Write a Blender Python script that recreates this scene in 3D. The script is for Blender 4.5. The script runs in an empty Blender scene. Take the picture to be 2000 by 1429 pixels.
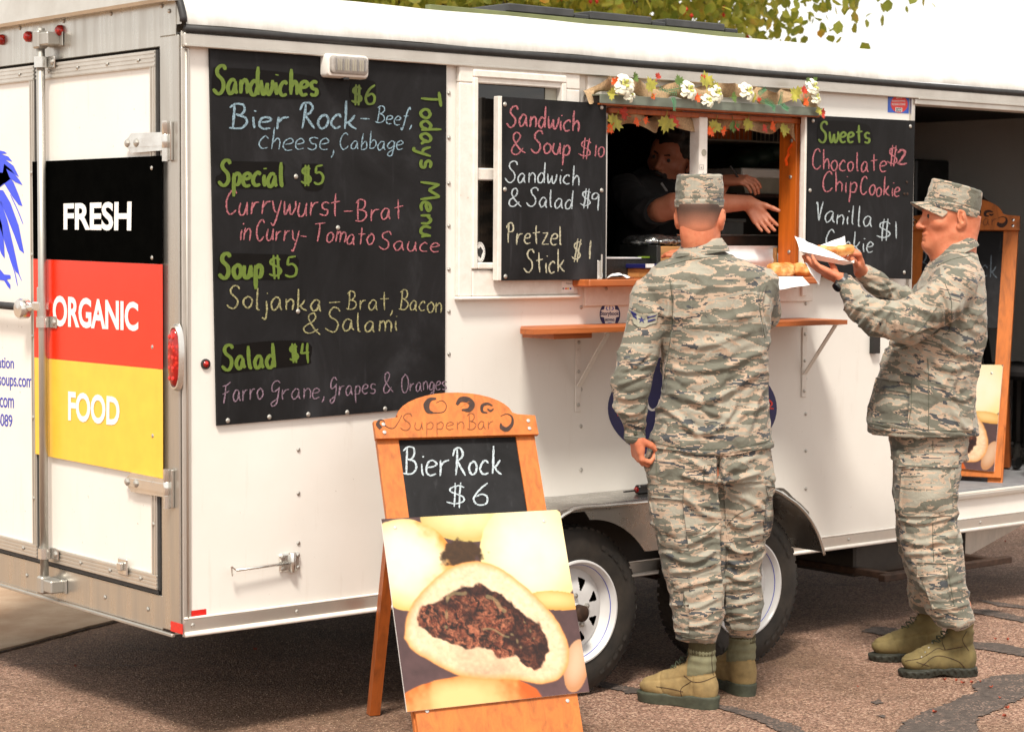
import bpy, math, random
import numpy as np
import openvdb
from mathutils import Matrix, Vector

random.seed(7)
RNG = np.random.default_rng(11)
scene = bpy.context.scene
COL = scene.collection

# ------------------------------------------------------------------ camera
# world: x runs along the trailer side, y goes into the trailer, z is up
FPX, CX, CY = 4107.948, 1000.0, 714.5
CR = np.array([[0.7703201, 0.0347962, -0.6367073],
               [-0.6376249, 0.0521064, -0.7685827],
               [0.0064328, 0.9980351, 0.0623255]])
CAM = np.array([-3.362056, -5.662068, 1.62])
cam_d = bpy.data.cameras.new('camera')
cam = bpy.data.objects.new('camera', cam_d)
COL.objects.link(cam)
cam.matrix_world = Matrix([list(CR[i]) + [CAM[i]] for i in range(3)] + [[0, 0, 0, 1]])
cam_d.sensor_width = 36.0
cam_d.lens = FPX * 36.0 / 2000.0
cam_d.clip_start = 0.1
cam_d.clip_end = 3000
cam_d.dof.use_dof = True
cam_d.dof.focus_distance = 7.4
cam_d.dof.aperture_fstop = 5.0
scene.camera = cam

# ------------------------------------------------------------------ light
SUN_EL, SUN_AZ = math.radians(56), math.radians(222)     # azimuth measured from +x, counter-clockwise
world = bpy.data.worlds.new('World')
scene.world = world
world.use_nodes = True
wt = world.node_tree
wt.nodes.clear()
w_out = wt.nodes.new('ShaderNodeOutputWorld')
w_bg = wt.nodes.new('ShaderNodeBackground')
w_sky = wt.nodes.new('ShaderNodeTexSky')
w_sky.sky_type = 'NISHITA'
w_sky.sun_disc = False
w_sky.sun_elevation = SUN_EL
w_sky.sun_rotation = math.pi / 2 - SUN_AZ
w_sky.altitude = 1800
w_sky.air_density = 1.0
w_sky.dust_density = 3.0
w_hs = wt.nodes.new('ShaderNodeHueSaturation')
w_hs.inputs['Saturation'].default_value = 0.12           # thin white cloud over the whole sky
w_mix = wt.nodes.new('ShaderNodeMix')
w_mix.data_type = 'RGBA'
w_mix.inputs[0].default_value = 0.75
w_mix.inputs[7].default_value = (9.0, 8.75, 8.3, 1)
wt.links.new(w_sky.outputs[0], w_hs.inputs['Color'])
wt.links.new(w_hs.outputs[0], w_mix.inputs[6])
wt.links.new(w_mix.outputs[2], w_bg.inputs['Color'])
w_bg.inputs['Strength'].default_value = 0.072
wt.links.new(w_bg.outputs[0], w_out.inputs[0])

sun_d = bpy.data.lights.new('sun', 'SUN')
sun_d.energy = 2.0
sun_d.angle = math.radians(11)
sun_d.color = (1.0, 0.94, 0.84)
sun = bpy.data.objects.new('sun', sun_d)
COL.objects.link(sun)
sdir = Vector((math.cos(SUN_EL) * math.cos(SUN_AZ), math.cos(SUN_EL) * math.sin(SUN_AZ), math.sin(SUN_EL)))
sun.rotation_euler = sdir.to_track_quat('Z', 'Y').to_euler()

vs = scene.view_settings
vs.view_transform = 'Standard'
vs.look = 'None'
vs.exposure = 1.25
vs.gamma = 1.0
vs.use_curve_mapping = False
scene.cycles.max_bounces = 8
scene.cycles.use_denoising = True

# ------------------------------------------------------------------ projection helpers (drafting aids)
def wray(px, py):
    return CR @ np.array([px - CX, -(py - CY), -FPX])
def on_y(px, py, y=0.0):
    d = wray(px, py); t = (y - CAM[1]) / d[1]
    return CAM + t * d
def on_x(px, py, x=0.0):
    d = wray(px, py); t = (x - CAM[0]) / d[0]
    return CAM + t * d
def on_z(px, py, z=0.0):
    d = wray(px, py); t = (z - CAM[2]) / d[2]
    return CAM + t * d
def on_pl(px, py, o, n):
    d = wray(px, py); t = np.dot(np.asarray(o) - CAM, n) / np.dot(d, n)
    return CAM + t * d
def to_px(P):
    q = (np.asarray(P) - CAM) @ CR
    return np.stack([CX - q[..., 0] * FPX / q[..., 2], CY + q[..., 1] * FPX / q[..., 2]], -1)

# ------------------------------------------------------------------ objects
WM = {}
def reg(o, parent, loc, rz):
    COL.objects.link(o)
    o.location = loc; o.rotation_euler = (0, 0, rz)
    m = Matrix.Translation(Vector(loc)) @ Matrix.Rotation(rz, 4, 'Z')
    if parent is not None:
        o.parent = parent
        m = WM[parent] @ m
    WM[o] = m
    return o
def tag(o, label=None, cat=None, group=None, kind=None):
    if label: o['label'] = label
    if cat: o['category'] = cat
    if group: o['group'] = group
    if kind: o['kind'] = kind
    return o
def thing(name, loc, label, cat, group=None, rz=0.0):
    o = bpy.data.objects.new(name, None)
    o.empty_display_size = 0.1
    reg(o, None, tuple(loc), rz)
    return tag(o, label, cat, group)

class MB:
    def __init__(s):
        s.v = []; s.f = []; s.uvw = None
    def add(s, vs, fs):
        b = len(s.v)
        s.v.extend([tuple(map(float, p)) for p in vs])
        s.f.extend([tuple(i + b for i in f) for f in fs])
        return s
    def box(s, lo, hi, bev=0.0):
        (x0, y0, z0), (x1, y1, z1) = lo, hi
        x0, x1 = min(x0, x1), max(x0, x1); y0, y1 = min(y0, y1), max(y0, y1); z0, z1 = min(z0, z1), max(z0, z1)
        if bev <= 0:
            vs = [(x, y, z) for x in (x0, x1) for y in (y0, y1) for z in (z0, z1)]
            return s.add(vs, [(0, 1, 3, 2), (4, 6, 7, 5), (0, 4, 5, 1), (2, 3, 7, 6), (0, 2, 6, 4), (1, 5, 7, 3)])
        b = min(bev, (x1 - x0) / 2.01, (y1 - y0) / 2.01, (z1 - z0) / 2.01)
        vs = []; idx = {}
        for i, x in enumerate((x0, x1)):
            for j, y in enumerate((y0, y1)):
                for k, z in enumerate((z0, z1)):
                    sx, sy, sz = 1 - 2 * i, 1 - 2 * j, 1 - 2 * k
                    for a in range(3):
                        p = [x + sx * b, y + sy * b, z + sz * b]
                        p[a] = (x, y, z)[a]
                        idx[(i, j, k, a)] = len(vs); vs.append(tuple(p))
        fs = []
        for a in range(3):
            o1, o2 = [q for q in range(3) if q != a]
            for e in (0, 1):
                c = []
                for (m, n) in ((0, 0), (1, 0), (1, 1), (0, 1)):
                    t = [0, 0, 0]; t[a] = e; t[o1] = m; t[o2] = n
                    c.append(idx[(t[0], t[1], t[2], a)])
                fs.append(tuple(c))
        for a in range(3):
            o1, o2 = [q for q in range(3) if q != a]
            for m in (0, 1):
                for n in (0, 1):
                    t0 = [0, 0, 0]; t1 = [0, 0, 0]
                    t0[a] = 0; t1[a] = 1
                    for t in (t0, t1): t[o1] = m; t[o2] = n
                    fs.append((idx[(*t0, o1)], idx[(*t1, o1)], idx[(*t1, o2)], idx[(*t0, o2)]))
        for i in (0, 1):
            for j in (0, 1):
                for k in (0, 1):
                    fs.append(tuple(idx[(i, j, k, a)] for a in range(3)))
        return s.add(vs, fs)
    def prism(s, pts, vec, cap=True):
        """polygon extruded by vec"""
        n = len(pts); pts = [np.asarray(p, float) for p in pts]; vec = np.asarray(vec, float)
        vs = pts + [p + vec for p in pts]
        fs = [(i, (i + 1) % n, (i + 1) % n + n, i + n) for i in range(n)]
        if cap: fs += [tuple(range(n))[::-1], tuple(range(n, 2 * n))]
        return s.add(vs, fs)
    def tube(s, pts, r, n=8, cap=True):
        pts = [np.asarray(p, float) for p in pts]
        rs = r if hasattr(r, '__len__') else [r] * len(pts)
        t = pts[1] - pts[0]; t = t / np.linalg.norm(t)
        up = np.array([0, 0, 1.0]) if abs(t[2]) < 0.9 else np.array([1.0, 0, 0])
        a = np.cross(t, up); a /= np.linalg.norm(a)
        vs = []
        for i, p in enumerate(pts):
            t = pts[min(i + 1, len(pts) - 1)] - pts[max(i - 1, 0)]
            t = t / (np.linalg.norm(t) + 1e-12)
            a = a - t * np.dot(a, t); a /= np.linalg.norm(a) + 1e-12
            b = np.cross(t, a)
            for k in range(n):
                w = 2 * math.pi * k / n
                vs.append(p + rs[i] * (math.cos(w) * a + math.sin(w) * b))
        fs = []
        for i in range(len(pts) - 1):
            for k in range(n):
                fs.append((i * n + k, i * n + (k + 1) % n, (i + 1) * n + (k + 1) % n, (i + 1) * n + k))
        if cap:
            fs.append(tuple(range(n))[::-1]); fs.append(tuple((len(pts) - 1) * n + k for k in range(n)))
        return s.add(vs, fs)
    def disc_lathe(s, c, axis, prof, n=32, ref=None, arc=None):
        """prof: list of (distance along axis, radius)"""
        axis = np.asarray(axis, float); axis /= np.linalg.norm(axis); c = np.asarray(c, float)
        up = np.array([0, 0, 1.0]) if abs(axis[2]) < 0.9 else np.array([1.0, 0, 0])
        a = np.cross(up, axis); a /= np.linalg.norm(a); b = np.cross(axis, a)
        vs = []
        for (d, r) in prof:
            for k in range(n):
                w = 2 * math.pi * k / n
                vs.append(c + axis * d + r * (math.cos(w) * a + math.sin(w) * b))
        fs = []
        for i in range(len(prof) - 1):
            for k in range(n):
                fs.append((i * n + k, i * n + (k + 1) % n, (i + 1) * n + (k + 1) % n, (i + 1) * n + k))
        return s.add(vs, fs)
    def grid(s, P):
        """P: array (m,n,3)"""
        m, n = P.shape[:2]
        return s.add(P.reshape(-1, 3), [(i * n + j, i * n + j + 1, (i + 1) * n + j + 1, (i + 1) * n + j) for i in range(m - 1) for j in range(n - 1)])
    def build(s, name, mat, parent=None, smooth=False, label=None, kind=None, local=False, autosmooth=None):
        me = bpy.data.meshes.new(name)
        V = np.array(s.v, float).reshape(-1, 3)
        if parent is not None and not local:
            mi = np.array(WM[parent].inverted())
            V = V @ mi[:3, :3].T + mi[:3, 3]
        me.from_pydata(V.tolist(), [], s.f)
        me.update()
        return finish(me, name, mat, parent, smooth, label, kind, autosmooth)
def finish(me, name, mat, parent, smooth=False, label=None, kind=None, autosmooth=None):
    if mat is not None: me.materials.append(mat)
    if smooth or autosmooth:
        me.polygons.foreach_set('use_smooth', [True] * len(me.polygons))
    if autosmooth:
        me.set_sharp_from_angle(angle=math.radians(autosmooth))
    o = bpy.data.objects.new(name, me)
    reg(o, parent, (0, 0, 0), 0)
    if label: o['label'] = label
    if kind: o['kind'] = kind
    return o
def rect_side(x0, z0, x1, z1, y0, y1, bev=0.0):
    return MB().box((x0, y0, z0), (x1, y1, z1), bev)
def fix_normals(o):
    import bmesh
    bm = bmesh.new(); bm.from_mesh(o.data)
    bmesh.ops.recalc_face_normals(bm, faces=bm.faces)
    bm.to_mesh(o.data); bm.free()
    return o

# ------------------------------------------------------------------ materials
MAT = {}
def nodes_of(name, color, rough=0.5, metal=0.0, spec=0.5):
    m = bpy.data.materials.new(name); m.use_nodes = True
    nt = m.node_tree; b = nt.nodes['Principled BSDF']
    b.inputs['Base Color'].default_value = (*color, 1)
    b.inputs['Roughness'].default_value = rough
    b.inputs['Metallic'].default_value = metal
    b.inputs['Specular IOR Level'].default_value = spec
    MAT[name] = m
    return m, nt, b
def N(nt, t, **kw):
    n = nt.nodes.new(t)
    for k, v in kw.items():
        if k.startswith('i_'):
            key = k[2:]
            key = int(key) if key.isdigit() else key.replace('_', ' ')
            n.inputs[key].default_value = v
        else: setattr(n, k, v)
    return n
def coords(nt, scale=(1, 1, 1), kind='Object', rot=(0, 0, 0)):
    tc = N(nt, 'ShaderNodeTexCoord'); mp = N(nt, 'ShaderNodeMapping')
    mp.inputs['Scale'].default_value = scale; mp.inputs['Rotation'].default_value = rot
    nt.links.new(tc.outputs[kind], mp.inputs['Vector'])
    return mp.outputs[0]
def noise(nt, vec, scale, detail=4, rough=0.55, dist=0.0):
    n = N(nt, 'ShaderNodeTexNoise'); n.inputs['Scale'].default_value = scale
    n.inputs['Detail'].default_value = detail; n.inputs['Roughness'].default_value = rough
    n.inputs['Distortion'].default_value = dist
    nt.links.new(vec, n.inputs['Vector'])
    return n.outputs['Fac']
def ramp(nt, fac, stops, interp='LINEAR'):
    r = N(nt, 'ShaderNodeValToRGB'); cr = r.color_ramp; cr.interpolation = interp
    while len(cr.elements) > 1: cr.elements.remove(cr.elements[-1])
    cr.elements[0].position = stops[0][0]; cr.elements[0].color = (*stops[0][1], 1)
    for p, c in stops[1:]:
        e = cr.elements.new(p); e.color = (*c, 1)
    nt.links.new(fac, r.inputs[0])
    return r.outputs[0]
def mixc(nt, fac, a, b, mode='MIX'):
    m = N(nt, 'ShaderNodeMix', data_type='RGBA', blend_type=mode)
    for sock, val in ((0, fac), (6, a), (7, b)):
        if isinstance(val, (int, float)): m.inputs[sock].default_value = val
        elif isinstance(val, tuple): m.inputs[sock].default_value = (*val, 1)
        else: nt.links.new(val, m.inputs[sock])
    return m.outputs[2]
def mrange(nt, v, a, b, c=0.0, d=1.0):
    m = N(nt, 'ShaderNodeMapRange'); nt.links.new(v, m.inputs[0])
    for i, x in zip((1, 2, 3, 4), (a, b, c, d)): m.inputs[i].default_value = x
    return m.outputs[0]
def math_n(nt, op, a, b=0.0):
    m = N(nt, 'ShaderNodeMath', operation=op)
    for i, x in enumerate((a, b)):
        if isinstance(x, (int, float)): m.inputs[i].default_value = x
        else: nt.links.new(x, m.inputs[i])
    return m.outputs[0]
def bump(nt, b, h, strength=0.3, dist=0.002):
    bp = N(nt, 'ShaderNodeBump'); bp.inputs['Strength'].default_value = strength
    bp.inputs['Distance'].default_value = dist
    nt.links.new(h, bp.inputs['Height']); nt.links.new(bp.outputs[0], b.inputs['Normal'])
def simple(name, color, rough=0.5, metal=0.0, var=0.12, vscale=18.0, bmp=0.0, bscale=120.0, stretch=(1, 1, 1), spec=0.5, rvar=0.0):
    m, nt, b = nodes_of(name, color, rough, metal, spec)
    v = coords(nt, stretch)
    n = noise(nt, v, vscale, 5)
    lo = tuple(c * (1 - var) for c in color); hi = tuple(min(1, c * (1 + var)) for c in color)
    nt.links.new(ramp(nt, n, [(0.3, lo), (0.7, hi)]), b.inputs['Base Color'])
    if rvar: nt.links.new(mrange(nt, n, 0.3, 0.7, rough - rvar, rough + rvar), b.inputs['Roughness'])
    if bmp:
        bump(nt, b, noise(nt, v, bscale, 4), bmp, 0.002)
    return m
def build_materials():
    # cream white painted aluminium skin, faint dirt
    m, nt, b = nodes_of('white_panel', (0.78, 0.75, 0.70), 0.32, 0, 0.45)
    v = coords(nt); n1 = noise(nt, v, 2.2, 6, 0.6); n2 = noise(nt, coords(nt, (22, 22, 2.5)), 1.0, 6, 0.7)
    c = ramp(nt, n1, [(0.3, (0.75, 0.71, 0.65)), (0.65, (0.80, 0.765, 0.71))])
    c = mixc(nt, mrange(nt, n2, 0.58, 0.85, 0, 0.3), c, (0.42, 0.32, 0.22))
    spk = noise(nt, v, 70.0, 2, 0.5)
    c = mixc(nt, mrange(nt, spk, 0.735, 0.77, 0, 0.5), c, (0.25, 0.18, 0.13))
    nt.links.new(c, b.inputs['Base Color'])
    bump(nt, b, noise(nt, v, 3.0, 2), 0.25, 0.006)
    m, nt, b = nodes_of('roof_paint', (0.78, 0.765, 0.73), 0.35)
    v = coords(nt, (6, 6, 30)); n = noise(nt, v, 1.0, 6, 0.65)
    sp = N(nt, 'ShaderNodeSeparateXYZ'); nt.links.new(coords(nt), sp.inputs[0])
    g = mrange(nt, sp.outputs[2], 2.25, 2.345, 1.0, 0.0); g2 = math_n(nt, 'MULTIPLY', g, mrange(nt, noise(nt, coords(nt, (5, 5, 1)), 2.0, 5, 0.7), 0.3, 0.7, 0.35, 1.0))
    nt.links.new(mixc(nt, g2, ramp(nt, n, [(0.35, (0.7, 0.68, 0.64)), (0.6, (0.8, 0.785, 0.75))]), (0.40, 0.375, 0.34)), b.inputs['Base Color'])
    # metals
    for nm, col, rg, st in (('stainless', (0.50, 0.475, 0.43), 0.30, (14, 14, 1.0)), ('aluminium', (0.60, 0.565, 0.51), 0.42, (3, 3, 3)),
                            ('chrome', (0.66, 0.64, 0.60), 0.2, (8, 8, 8)), ('galvanised', (0.47, 0.45, 0.41), 0.45, (14, 14, 5)), ('fender_steel', (0.40, 0.38, 0.35), 0.28, (8, 8, 8)), ('dark_metal', (0.06, 0.055, 0.05), 0.5, (5, 5, 5))):
        m, nt, b = nodes_of(nm, col, rg, 0.85)
        n = noise(nt, coords(nt, st), 1.6, 6, 0.65)
        nt.links.new(ramp(nt, n, [(0.3, tuple(c * 0.88 for c in col)), (0.7, tuple(min(1, c * 1.08) for c in col))]), b.inputs['Base Color'])
        nt.links.new(mrange(nt, n, 0.3, 0.7, rg + 0.1, rg - 0.08), b.inputs['Roughness'])
        bump(nt, b, n, 0.08, 0.001)
    simple('black_rubber', (0.022, 0.021, 0.021), 0.62, var=0.3, vscale=30, bmp=0.15)
    simple('black_gloss', (0.012, 0.012, 0.012), 0.25, var=0.2)
    simple('black_cloth', (0.010, 0.008, 0.008), 0.85, var=0.3, bmp=0.3, bscale=60)
    simple('dark_plastic', (0.03, 0.03, 0.03), 0.4, var=0.3)
    # tyre: brownish dusty rubber
    m, nt, b = nodes_of('tyre_rubber', (0.03, 0.027, 0.024), 0.7)
    n = noise(nt, coords(nt), 9, 6, 0.6)
    nt.links.new(ramp(nt, n, [(0.35, (0.016, 0.014, 0.012)), (0.7, (0.045, 0.036, 0.028))]), b.inputs['Base Color'])
    simple('rim_white', (0.66, 0.65, 0.64), 0.3, var=0.06, vscale=12)
    # chalkboards
    for nm, k, sm in (('chalkboard', 1.0, 0.5), ('chalkboard_smudged', 1.25, 1.0)):
        m, nt, b = nodes_of(nm, (0.02, 0.02, 0.02), 0.6, 0, 0.15)
        n1 = noise(nt, coords(nt, (3, 3, 2)), 1.5, 7, 0.65, 0.6)
        n2 = noise(nt, coords(nt, (40, 40, 3)), 1.0, 4, 0.6)
        c = ramp(nt, n1, [(0.35, (0.008, 0.0076, 0.0078)), (0.56, (0.014 * k, 0.0135 * k, 0.0145 * k)), (0.8, (0.034 * k, 0.034 * k, 0.037 * k))])
        c = mixc(nt, mrange(nt, n2, 0.6, 0.9, 0, 0.28 * sm), c, (0.12, 0.12, 0.13))
        g = noise(nt, coords(nt), 420, 2, 0.6)
        c = mixc(nt, mrange(nt, g, 0.72, 0.8, 0, 0.35), c, (0.10, 0.095, 0.09))
        nt.links.new(c, b.inputs['Base Color'])
    simple('gloss_label_black', (0.006, 0.005, 0.0045), 0.35, var=0.15, spec=0.1)
    # chalk strokes: powder broken by board grain
    for nm, col, cov in (('chalk_blue', (0.266, 0.385, 0.459), 0.50), ('chalk_pink', (0.459, 0.156, 0.178), 0.50), ('chalk_yellow', (0.385, 0.355, 0.178), 0.52),
                         ('chalk_lavender', (0.311, 0.207, 0.266), 0.54), ('chalk_white', (0.459, 0.518, 0.548), 0.46), ('chalk_cream', (0.488, 0.459, 0.333), 0.47), ('chalk_grey', (0.163, 0.200, 0.237), 0.5)):
        m, nt, b = nodes_of(nm, col, 0.9, 0, 0.1)
        g = noise(nt, coords(nt), 260, 3, 0.6)
        nt.links.new(mixc(nt, mrange(nt, g, cov - 0.07, cov + 0.05), tuple(c * 0.35 + 0.02 for c in col), col), b.inputs['Base Color'])
    simple('green_paint', (0.105, 0.160, 0.014), 0.5, var=0.15, vscale=60)
    simple('burnt_line', (0.16, 0.045, 0.012), 0.7, var=0.3, vscale=80)
    simple('burnt_dark', (0.035, 0.012, 0.006), 0.7, var=0.4, vscale=80)
    # woods
    for nm, col in (('sign_wood', (0.50, 0.135, 0.018)), ('sign_wood_dark', (0.36, 0.085, 0.012)), ('counter_wood', (0.42, 0.115, 0.028)), ('pine', (0.50, 0.25, 0.085)), ('jamb_wood', (0.52, 0.115, 0.008))):
        m, nt, b = nodes_of(nm, col, 0.5)
        st = (2.0, 26, 26) if nm in ('counter_wood', 'pine') else (26, 26, 2.0)
        v = coords(nt, st)
        n1 = noise(nt, v, 1.3, 6, 0.6, 0.8); n2 = noise(nt, v, 9.0, 3, 0.6)
        c = ramp(nt, n1, [(0.3, tuple(x * 0.66 for x in col)), (0.5, col), (0.72, tuple(min(1, x * 1.22) for x in col))])
        c = mixc(nt, mrange(nt, n2, 0.55, 0.8, 0, 0.3), c, tuple(x * 0.45 for x in col))
        kn = noise(nt, coords(nt, (3, 3, 3)), 3.0, 1, 0.4)
        c = mixc(nt, mrange(nt, kn, 0.70, 0.76, 0, 0.6), c, tuple(x * 0.4 for x in col))
        nt.links.new(c, b.inputs['Base Color'])
        bump(nt, b, n1, 0.2, 0.0015)
    simple('flag_black', (0.002, 0.002, 0.0018), 0.4, var=0.2, spec=0.0)
    simple('flag_red', (0.80, 0.028, 0.006), 0.22, var=0.05)
    simple('flag_gold', (0.86, 0.52, 0.055), 0.25, var=0.05)
    simple('print_white', (0.86, 0.84, 0.80), 0.4, var=0.02)
    simple('print_blue', (0.02, 0.06, 0.75), 0.35, var=0.05)
    simple('print_navy', (0.012, 0.014, 0.10), 0.35, var=0.1)
    simple('print_darkblue', (0.03, 0.05, 0.42), 0.4, var=0.05)
    simple('print_red', (0.72, 0.03, 0.02), 0.4, var=0.05)
    simple('print_grey', (0.22, 0.21, 0.2), 0.5, var=0.1)
    simple('sticker_blue', (0.02, 0.10, 0.55), 0.3, var=0.08)
    m, nt, b = nodes_of('red_lens', (0.55, 0.012, 0.006), 0.12, 0, 0.6)
    vor = N(nt, 'ShaderNodeTexVoronoi'); vor.inputs['Scale'].default_value = 70
    nt.links.new(coords(nt), vor.inputs['Vector'])
    nt.links.new(ramp(nt, vor.outputs['Distance'], [(0.1, (0.7, 0.03, 0.015)), (0.5, (0.30, 0.006, 0.004))]), b.inputs['Base Color'])
    simple('reflector_red', (0.62, 0.018, 0.012), 0.28, var=0.12, vscale=70)
    simple('lens_clear', (0.36, 0.33, 0.30), 0.12, var=0.2, vscale=60)
    simple('plastic_white', (0.76, 0.72, 0.67), 0.4, var=0.04)
    m, nt, b = nodes_of('window_glass', (0.015, 0.014, 0.012), 0.04, 0, 0.6)
    n = noise(nt, coords(nt, (1, 1, 5)), 3.0, 4)
    nt.links.new(ramp(nt, n, [(0.45, (0.008, 0.007, 0.006)), (0.75, (0.05, 0.035, 0.025))]), b.inputs['Base Color'])
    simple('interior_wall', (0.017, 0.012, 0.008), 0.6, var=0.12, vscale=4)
    simple('interior_floor', (0.22, 0.22, 0.23), 0.6, var=0.15)
    # white frame painted wood/vinyl with rubbed marks
    m, nt, b = nodes_of('frame_white', (0.76, 0.71, 0.65), 0.45)
    n = noise(nt, coords(nt), 26, 6, 0.7)
    nt.links.new(ramp(nt, n, [(0.26, (0.40, 0.26, 0.17)), (0.33, (0.70, 0.64, 0.57)), (0.6, (0.78, 0.735, 0.675))]), b.inputs['Base Color'])
    simple('awning_metal', (0.17, 0.19, 0.15), 0.45, 0.3, var=0.2, vscale=4, stretch=(1, 8, 8))
    simple('solar_rail', (0.15, 0.165, 0.07), 0.4, 0.3, var=0.25, vscale=6)
    # fabrics and skins
    for nm, col, c2 in (('skin', (0.54, 0.18, 0.092), (0.62, 0.225, 0.118)), ('skin_dark', (0.38, 0.14, 0.075), (0.44, 0.17, 0.095))):
        m, nt, b = nodes_of(nm, col, 0.48, 0, 0.35)
        n = noise(nt, coords(nt), 16, 5, 0.6)
        c = ramp(nt, n, [(0.3, (col[0] * 0.93, col[1] * 0.80, col[2] * 0.78)), (0.68, c2)])
        f = noise(nt, coords(nt), 260, 3, 0.6)
        bl = noise(nt, coords(nt), 38, 3, 0.6)
        c = mixc(nt, mrange(nt, bl, 0.52, 0.75, 0, 0.45), c, (col[0] * 0.92, col[1] * 0.62, col[2] * 0.55))
        c = mixc(nt, mrange(nt, f, 0.55, 0.75, 0, 0.35), c, tuple(x * 0.62 for x in col))
        nt.links.new(c, b.inputs['Base Color'])
        b.inputs['Subsurface Weight'].default_value = 0.05
        b.inputs['Subsurface Radius'].default_value = (0.012, 0.005, 0.003)
        bump(nt, b, f, 0.35, 0.0012)
    simple('boot_suede', (0.27, 0.185, 0.075), 0.85, var=0.22, vscale=30, bmp=0.25, bscale=300)
    simple('boot_suede_green', (0.155, 0.115, 0.042), 0.85, var=0.25, vscale=30, bmp=0.25, bscale=300)
    simple('boot_fabric', (0.17, 0.16, 0.09), 0.8, var=0.18, vscale=40, bmp=0.3, bscale=260)
    simple('boot_sole', (0.05, 0.055, 0.035), 0.7, var=0.25, vscale=40, bmp=0.2)
    simple('sock_knit', (0.06, 0.05, 0.02), 0.9, var=0.3, vscale=60, bmp=0.3, stretch=(6, 6, 1))
    simple('lug_sole', (0.022, 0.022, 0.014), 0.7, var=0.3, vscale=40, bmp=0.2)
    simple('lace', (0.045, 0.055, 0.03), 0.8, var=0.2)
    simple('seam_thread', (0.10, 0.105, 0.075), 0.85, var=0.3, vscale=90)
    camo('camo', 1.0, 0.0); camo('camo_cap', 1.35, 3.1)
    hair_fade()
    simple('hair_black', (0.010, 0.007, 0.006), 0.6, var=0.5, vscale=60, bmp=0.5, bscale=90)
    simple('beard', (0.022, 0.015, 0.012), 0.8, var=0.6, vscale=200, bmp=0.5, bscale=300)
    simple('burlap', (0.40, 0.27, 0.15), 0.95, var=0.28, vscale=140, bmp=0.6, bscale=420)
    simple('petal_white', (0.78, 0.76, 0.60), 0.6, var=0.1, vscale=30)
    simple('petal_core', (0.55, 0.55, 0.14), 0.6, var=0.2, vscale=40)
    simple('leaf_olive', (0.36, 0.33, 0.045), 0.6, var=0.35, vscale=45)
    simple('leaf_green', (0.10, 0.17, 0.03), 0.6, var=0.3, vscale=45)
    simple('petal_fallen', (0.30, 0.05, 0.02), 0.7, var=0.3)
    simple('leaf_red', (0.5, 0.045, 0.02), 0.6, var=0.3, vscale=40)
    simple('leaf_orange', (0.75, 0.10, 0.01), 0.6, var=0.25, vscale=40)
    simple('sprig_green', (0.06, 0.20, 0.09), 0.6, var=0.2, vscale=40)
    simple('ribbon_orange', (0.85, 0.10, 0.008), 0.45, var=0.12)
    simple('paper_white', (0.83, 0.82, 0.82), 0.75, var=0.04, vscale=40, bmp=0.35, bscale=90)
    simple('paper_boat', (0.84, 0.80, 0.74), 0.6, var=0.05, bmp=0.1)
    m, nt, b = nodes_of('bread', (0.62, 0.27, 0.07), 0.5)
    n = noise(nt, coords(nt), 26, 5, 0.6)
    nt.links.new(ramp(nt, n, [(0.35, (0.50, 0.15, 0.025)), (0.5, (0.66, 0.30, 0.08)), (0.68, (0.78, 0.52, 0.22))]), b.inputs['Base Color'])
    bump(nt, b, n, 0.4, 0.004)
    simple('foil', (0.30, 0.30, 0.29), 0.2, 0.9, var=0.6, vscale=60, bmp=0.9, bscale=90)
    simple('granite_black', (0.02, 0.02, 0.018), 0.35, var=0.9, vscale=240)
    simple('tray_brown', (0.035, 0.024, 0.02), 0.3, 0.1, var=0.3)
    simple('bin_grey', (0.13, 0.13, 0.12), 0.35, var=0.15)
    simple('cream_plastic', (0.36, 0.33, 0.26), 0.4, var=0.1)
    simple('lime_green', (0.22, 0.34, 0.03), 0.4, var=0.1)
    simple('bottle_green', (0.02, 0.06, 0.015), 0.15, var=0.2)
    simple('mesh_green', (0.012, 0.03, 0.018), 0.6, var=0.4, vscale=150)
    simple('extinguisher_red', (0.5, 0.012, 0.012), 0.3, var=0.1)
    simple('wire_shelf', (0.30, 0.27, 0.22), 0.4, 0.2, var=0.1)
    simple('rust_steel', (0.05, 0.026, 0.016), 0.7, 0.4, var=0.5, vscale=30, bmp=0.2)
    simple('bark', (0.09, 0.065, 0.045), 0.9, var=0.4, vscale=12, bmp=0.6, bscale=30)
    # tree leaves, colour changes per patch, slightly translucent
    m, nt, b = nodes_of('tree_leaf', (0.12, 0.15, 0.03), 0.55)
    n = noise(nt, coords(nt), 3.4, 4, 0.7)
    n2 = noise(nt, coords(nt), 22.0, 2, 0.5)
    c = ramp(nt, n, [(0.3, (0.14, 0.19, 0.025)), (0.48, (0.28, 0.31, 0.04)), (0.62, (0.48, 0.42, 0.06)), (0.74, (0.66, 0.28, 0.03))])
    c = mixc(nt, mrange(nt, n2, 0.55, 0.75, 0, 0.6), c, (0.32, 0.26, 0.05))
    nt.links.new(c, b.inputs['Base Color'])
    b.inputs['Transmission Weight'].default_value = 0.0
    tr = N(nt, 'ShaderNodeBsdfTranslucent'); nt.links.new(c, tr.inputs[0])
    ms = N(nt, 'ShaderNodeMixShader'); ms.inputs[0].default_value = 0.6
    nt.links.new(b.outputs[0], ms.inputs[1]); nt.links.new(tr.outputs[0], ms.inputs[2])
    nt.links.new(ms.outputs[0], nt.nodes['Material Output'].inputs[0])
    simple('patch_cloth', (0.30, 0.285, 0.22), 0.8, var=0.12, vscale=90)
    simple('berry_red', (0.62, 0.03, 0.01), 0.3, var=0.2)
    # ground
    m, nt, b = nodes_of('asphalt', (0.1, 0.08, 0.07), 0.9, 0, 0.25)
    v = coords(nt)
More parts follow.
